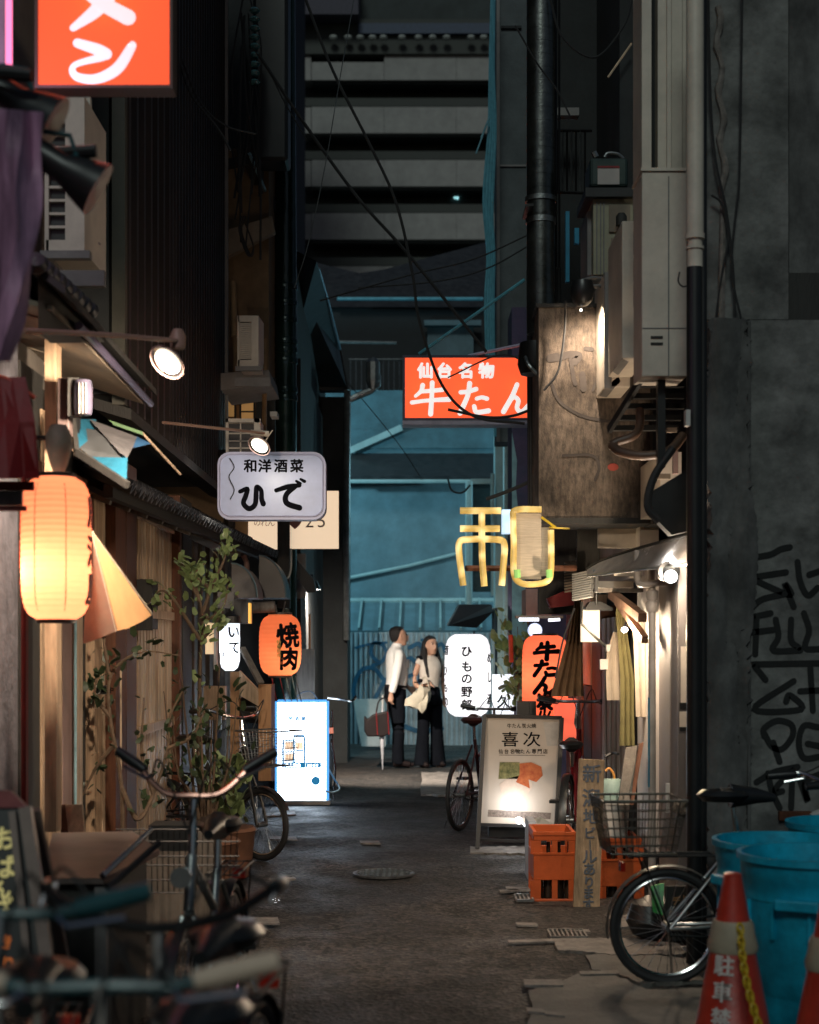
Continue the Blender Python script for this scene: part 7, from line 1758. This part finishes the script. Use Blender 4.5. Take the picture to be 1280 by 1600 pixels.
for z, a, bb_, ox in hp:
    for j in range(n):
        t_ = 2 * pi * j / n; h.v.append(R2 @ V(ox + a * cos(t_) * (1 if cos(t_) < 0 or z > .05 else .45), bb_ * sin(t_), z))
for i in range(len(hp) - 1):
    for j in range(n):
        l = (j + 1) % n; h.f.append((i * n + j, i * n + l, (i + 1) * n + l, (i + 1) * n + j))
h.f.append(tuple(reversed(range(n))))
loft(h, [((-.045, 0, 1.53), .06, .075), ((-.07, 0, 1.42), .055, .085), ((-.09, 0, 1.3), .045, .1), ((-.1, 0, 1.16), .035, .1), ((-.095, 0, 1.06), .02, .08)], 14)
for s_ in (-1, 1): loft(h, [((-.005, s_ * .072, 1.52), .035, .018), ((.01, s_ * .08, 1.42), .036, .024), ((.05, s_ * .1, 1.28), .04, .03), ((.085, s_ * .095, 1.18), .03, .025), ((.1, s_ * .085, 1.09), .014, .014)], 10)
skin_build(h, 'hair', M_hair, wo, .008, 3)
s = MB()
loft(s, [((0, 0, .93), .115, .145), ((.005, 0, 1.0), .105, .135), ((.012, 0, 1.1), .115, .145), ((.015, 0, 1.2), .118, .155), ((0, 0, 1.28), .095, .16), ((0, 0, 1.33), .07, .12), ((0, 0, 1.36), .055, .062)], 18)
for s_ in (-1, 1): loft(s, [((0, s_ * .11, 1.31), .045, .045), ((-.002, s_ * .15, 1.285), .045, .045), ((-.006, s_ * .17, 1.25), .046, .044)], 10)
skin_build(s, 'blouse', M_blouse, wo, .01, 4)
tr2 = MB()
loft(tr2, [((0, 0, .98), .1, .13), ((0, 0, .9), .118, .155), ((0, 0, .8), .12, .165), ((0, 0, .76), .1, .14)], 18)
for s_ in (-1, 1): loft(tr2, [((0, s_ * .082, .83), .1, .082), ((.0, s_ * .09, .6), .085, .078), ((.0, s_ * .1, .4), .08, .078), ((0, s_ * .11, .2), .088, .088), ((0, s_ * .118, .03), .1, .1), ((0, s_ * .118, .02), .1, .1)], 16)
skin_build(tr2, 'trousers', M_trous, wo, .012, 4)
for s_ in (-1, 1): MB().tube([(.0, s_ * .115, .03), (.09, s_ * .12, .03), (.15, s_ * .12, .02)], [.035, .035, .018], 10, sm=4).build('shoe', M_leather, wo, False, True)
MB().lathe([(.03, 0), (.032, .01), (.032, .03), (.03, .04)], (.0, -.203, 1.0), 14, caps=False).build('wristband', M_ink, wo, False)
MB().cbox((-.005, -.15, 1.33), (.1, .035, .05), (.4, 0, 0)).build('shoulder_strap', M_ink, wo, False, False, .01)
tg = T('tote_bag', 'cream tote bag on the forearm of the woman', 'bag', W(660, 1108, YP - .25))
Yg = YP - .28
rows = [[W(a + (b_ - a) * i / 6, py, Yg + .02 * sin(i * 1.5 + k)) for i in range(7)] for k, (py, a, b_) in enumerate(((1074, 655, 672), (1085, 645, 674), (1095, 638, 672), (1103, 637, 664), (1107, 644, 656)))]
MB().sheet(rows, .07).build('body', M_bag, tg, smooth=True)
MB().tube([W(657, 1078, Yg), W(658, 1066, Yg + .05), W(664, 1058, Yg + .1), W(669, 1068, Yg + .05), W(671, 1080, Yg)], .008, 6, sm=4).build('strap', M_bag, tg)
MB().lathe([(.012, 0), (.03, .02), (.03, .04), (.012, .05)], W(657, 1067, Yg), 10).build('black_clip', M_ink, tg)
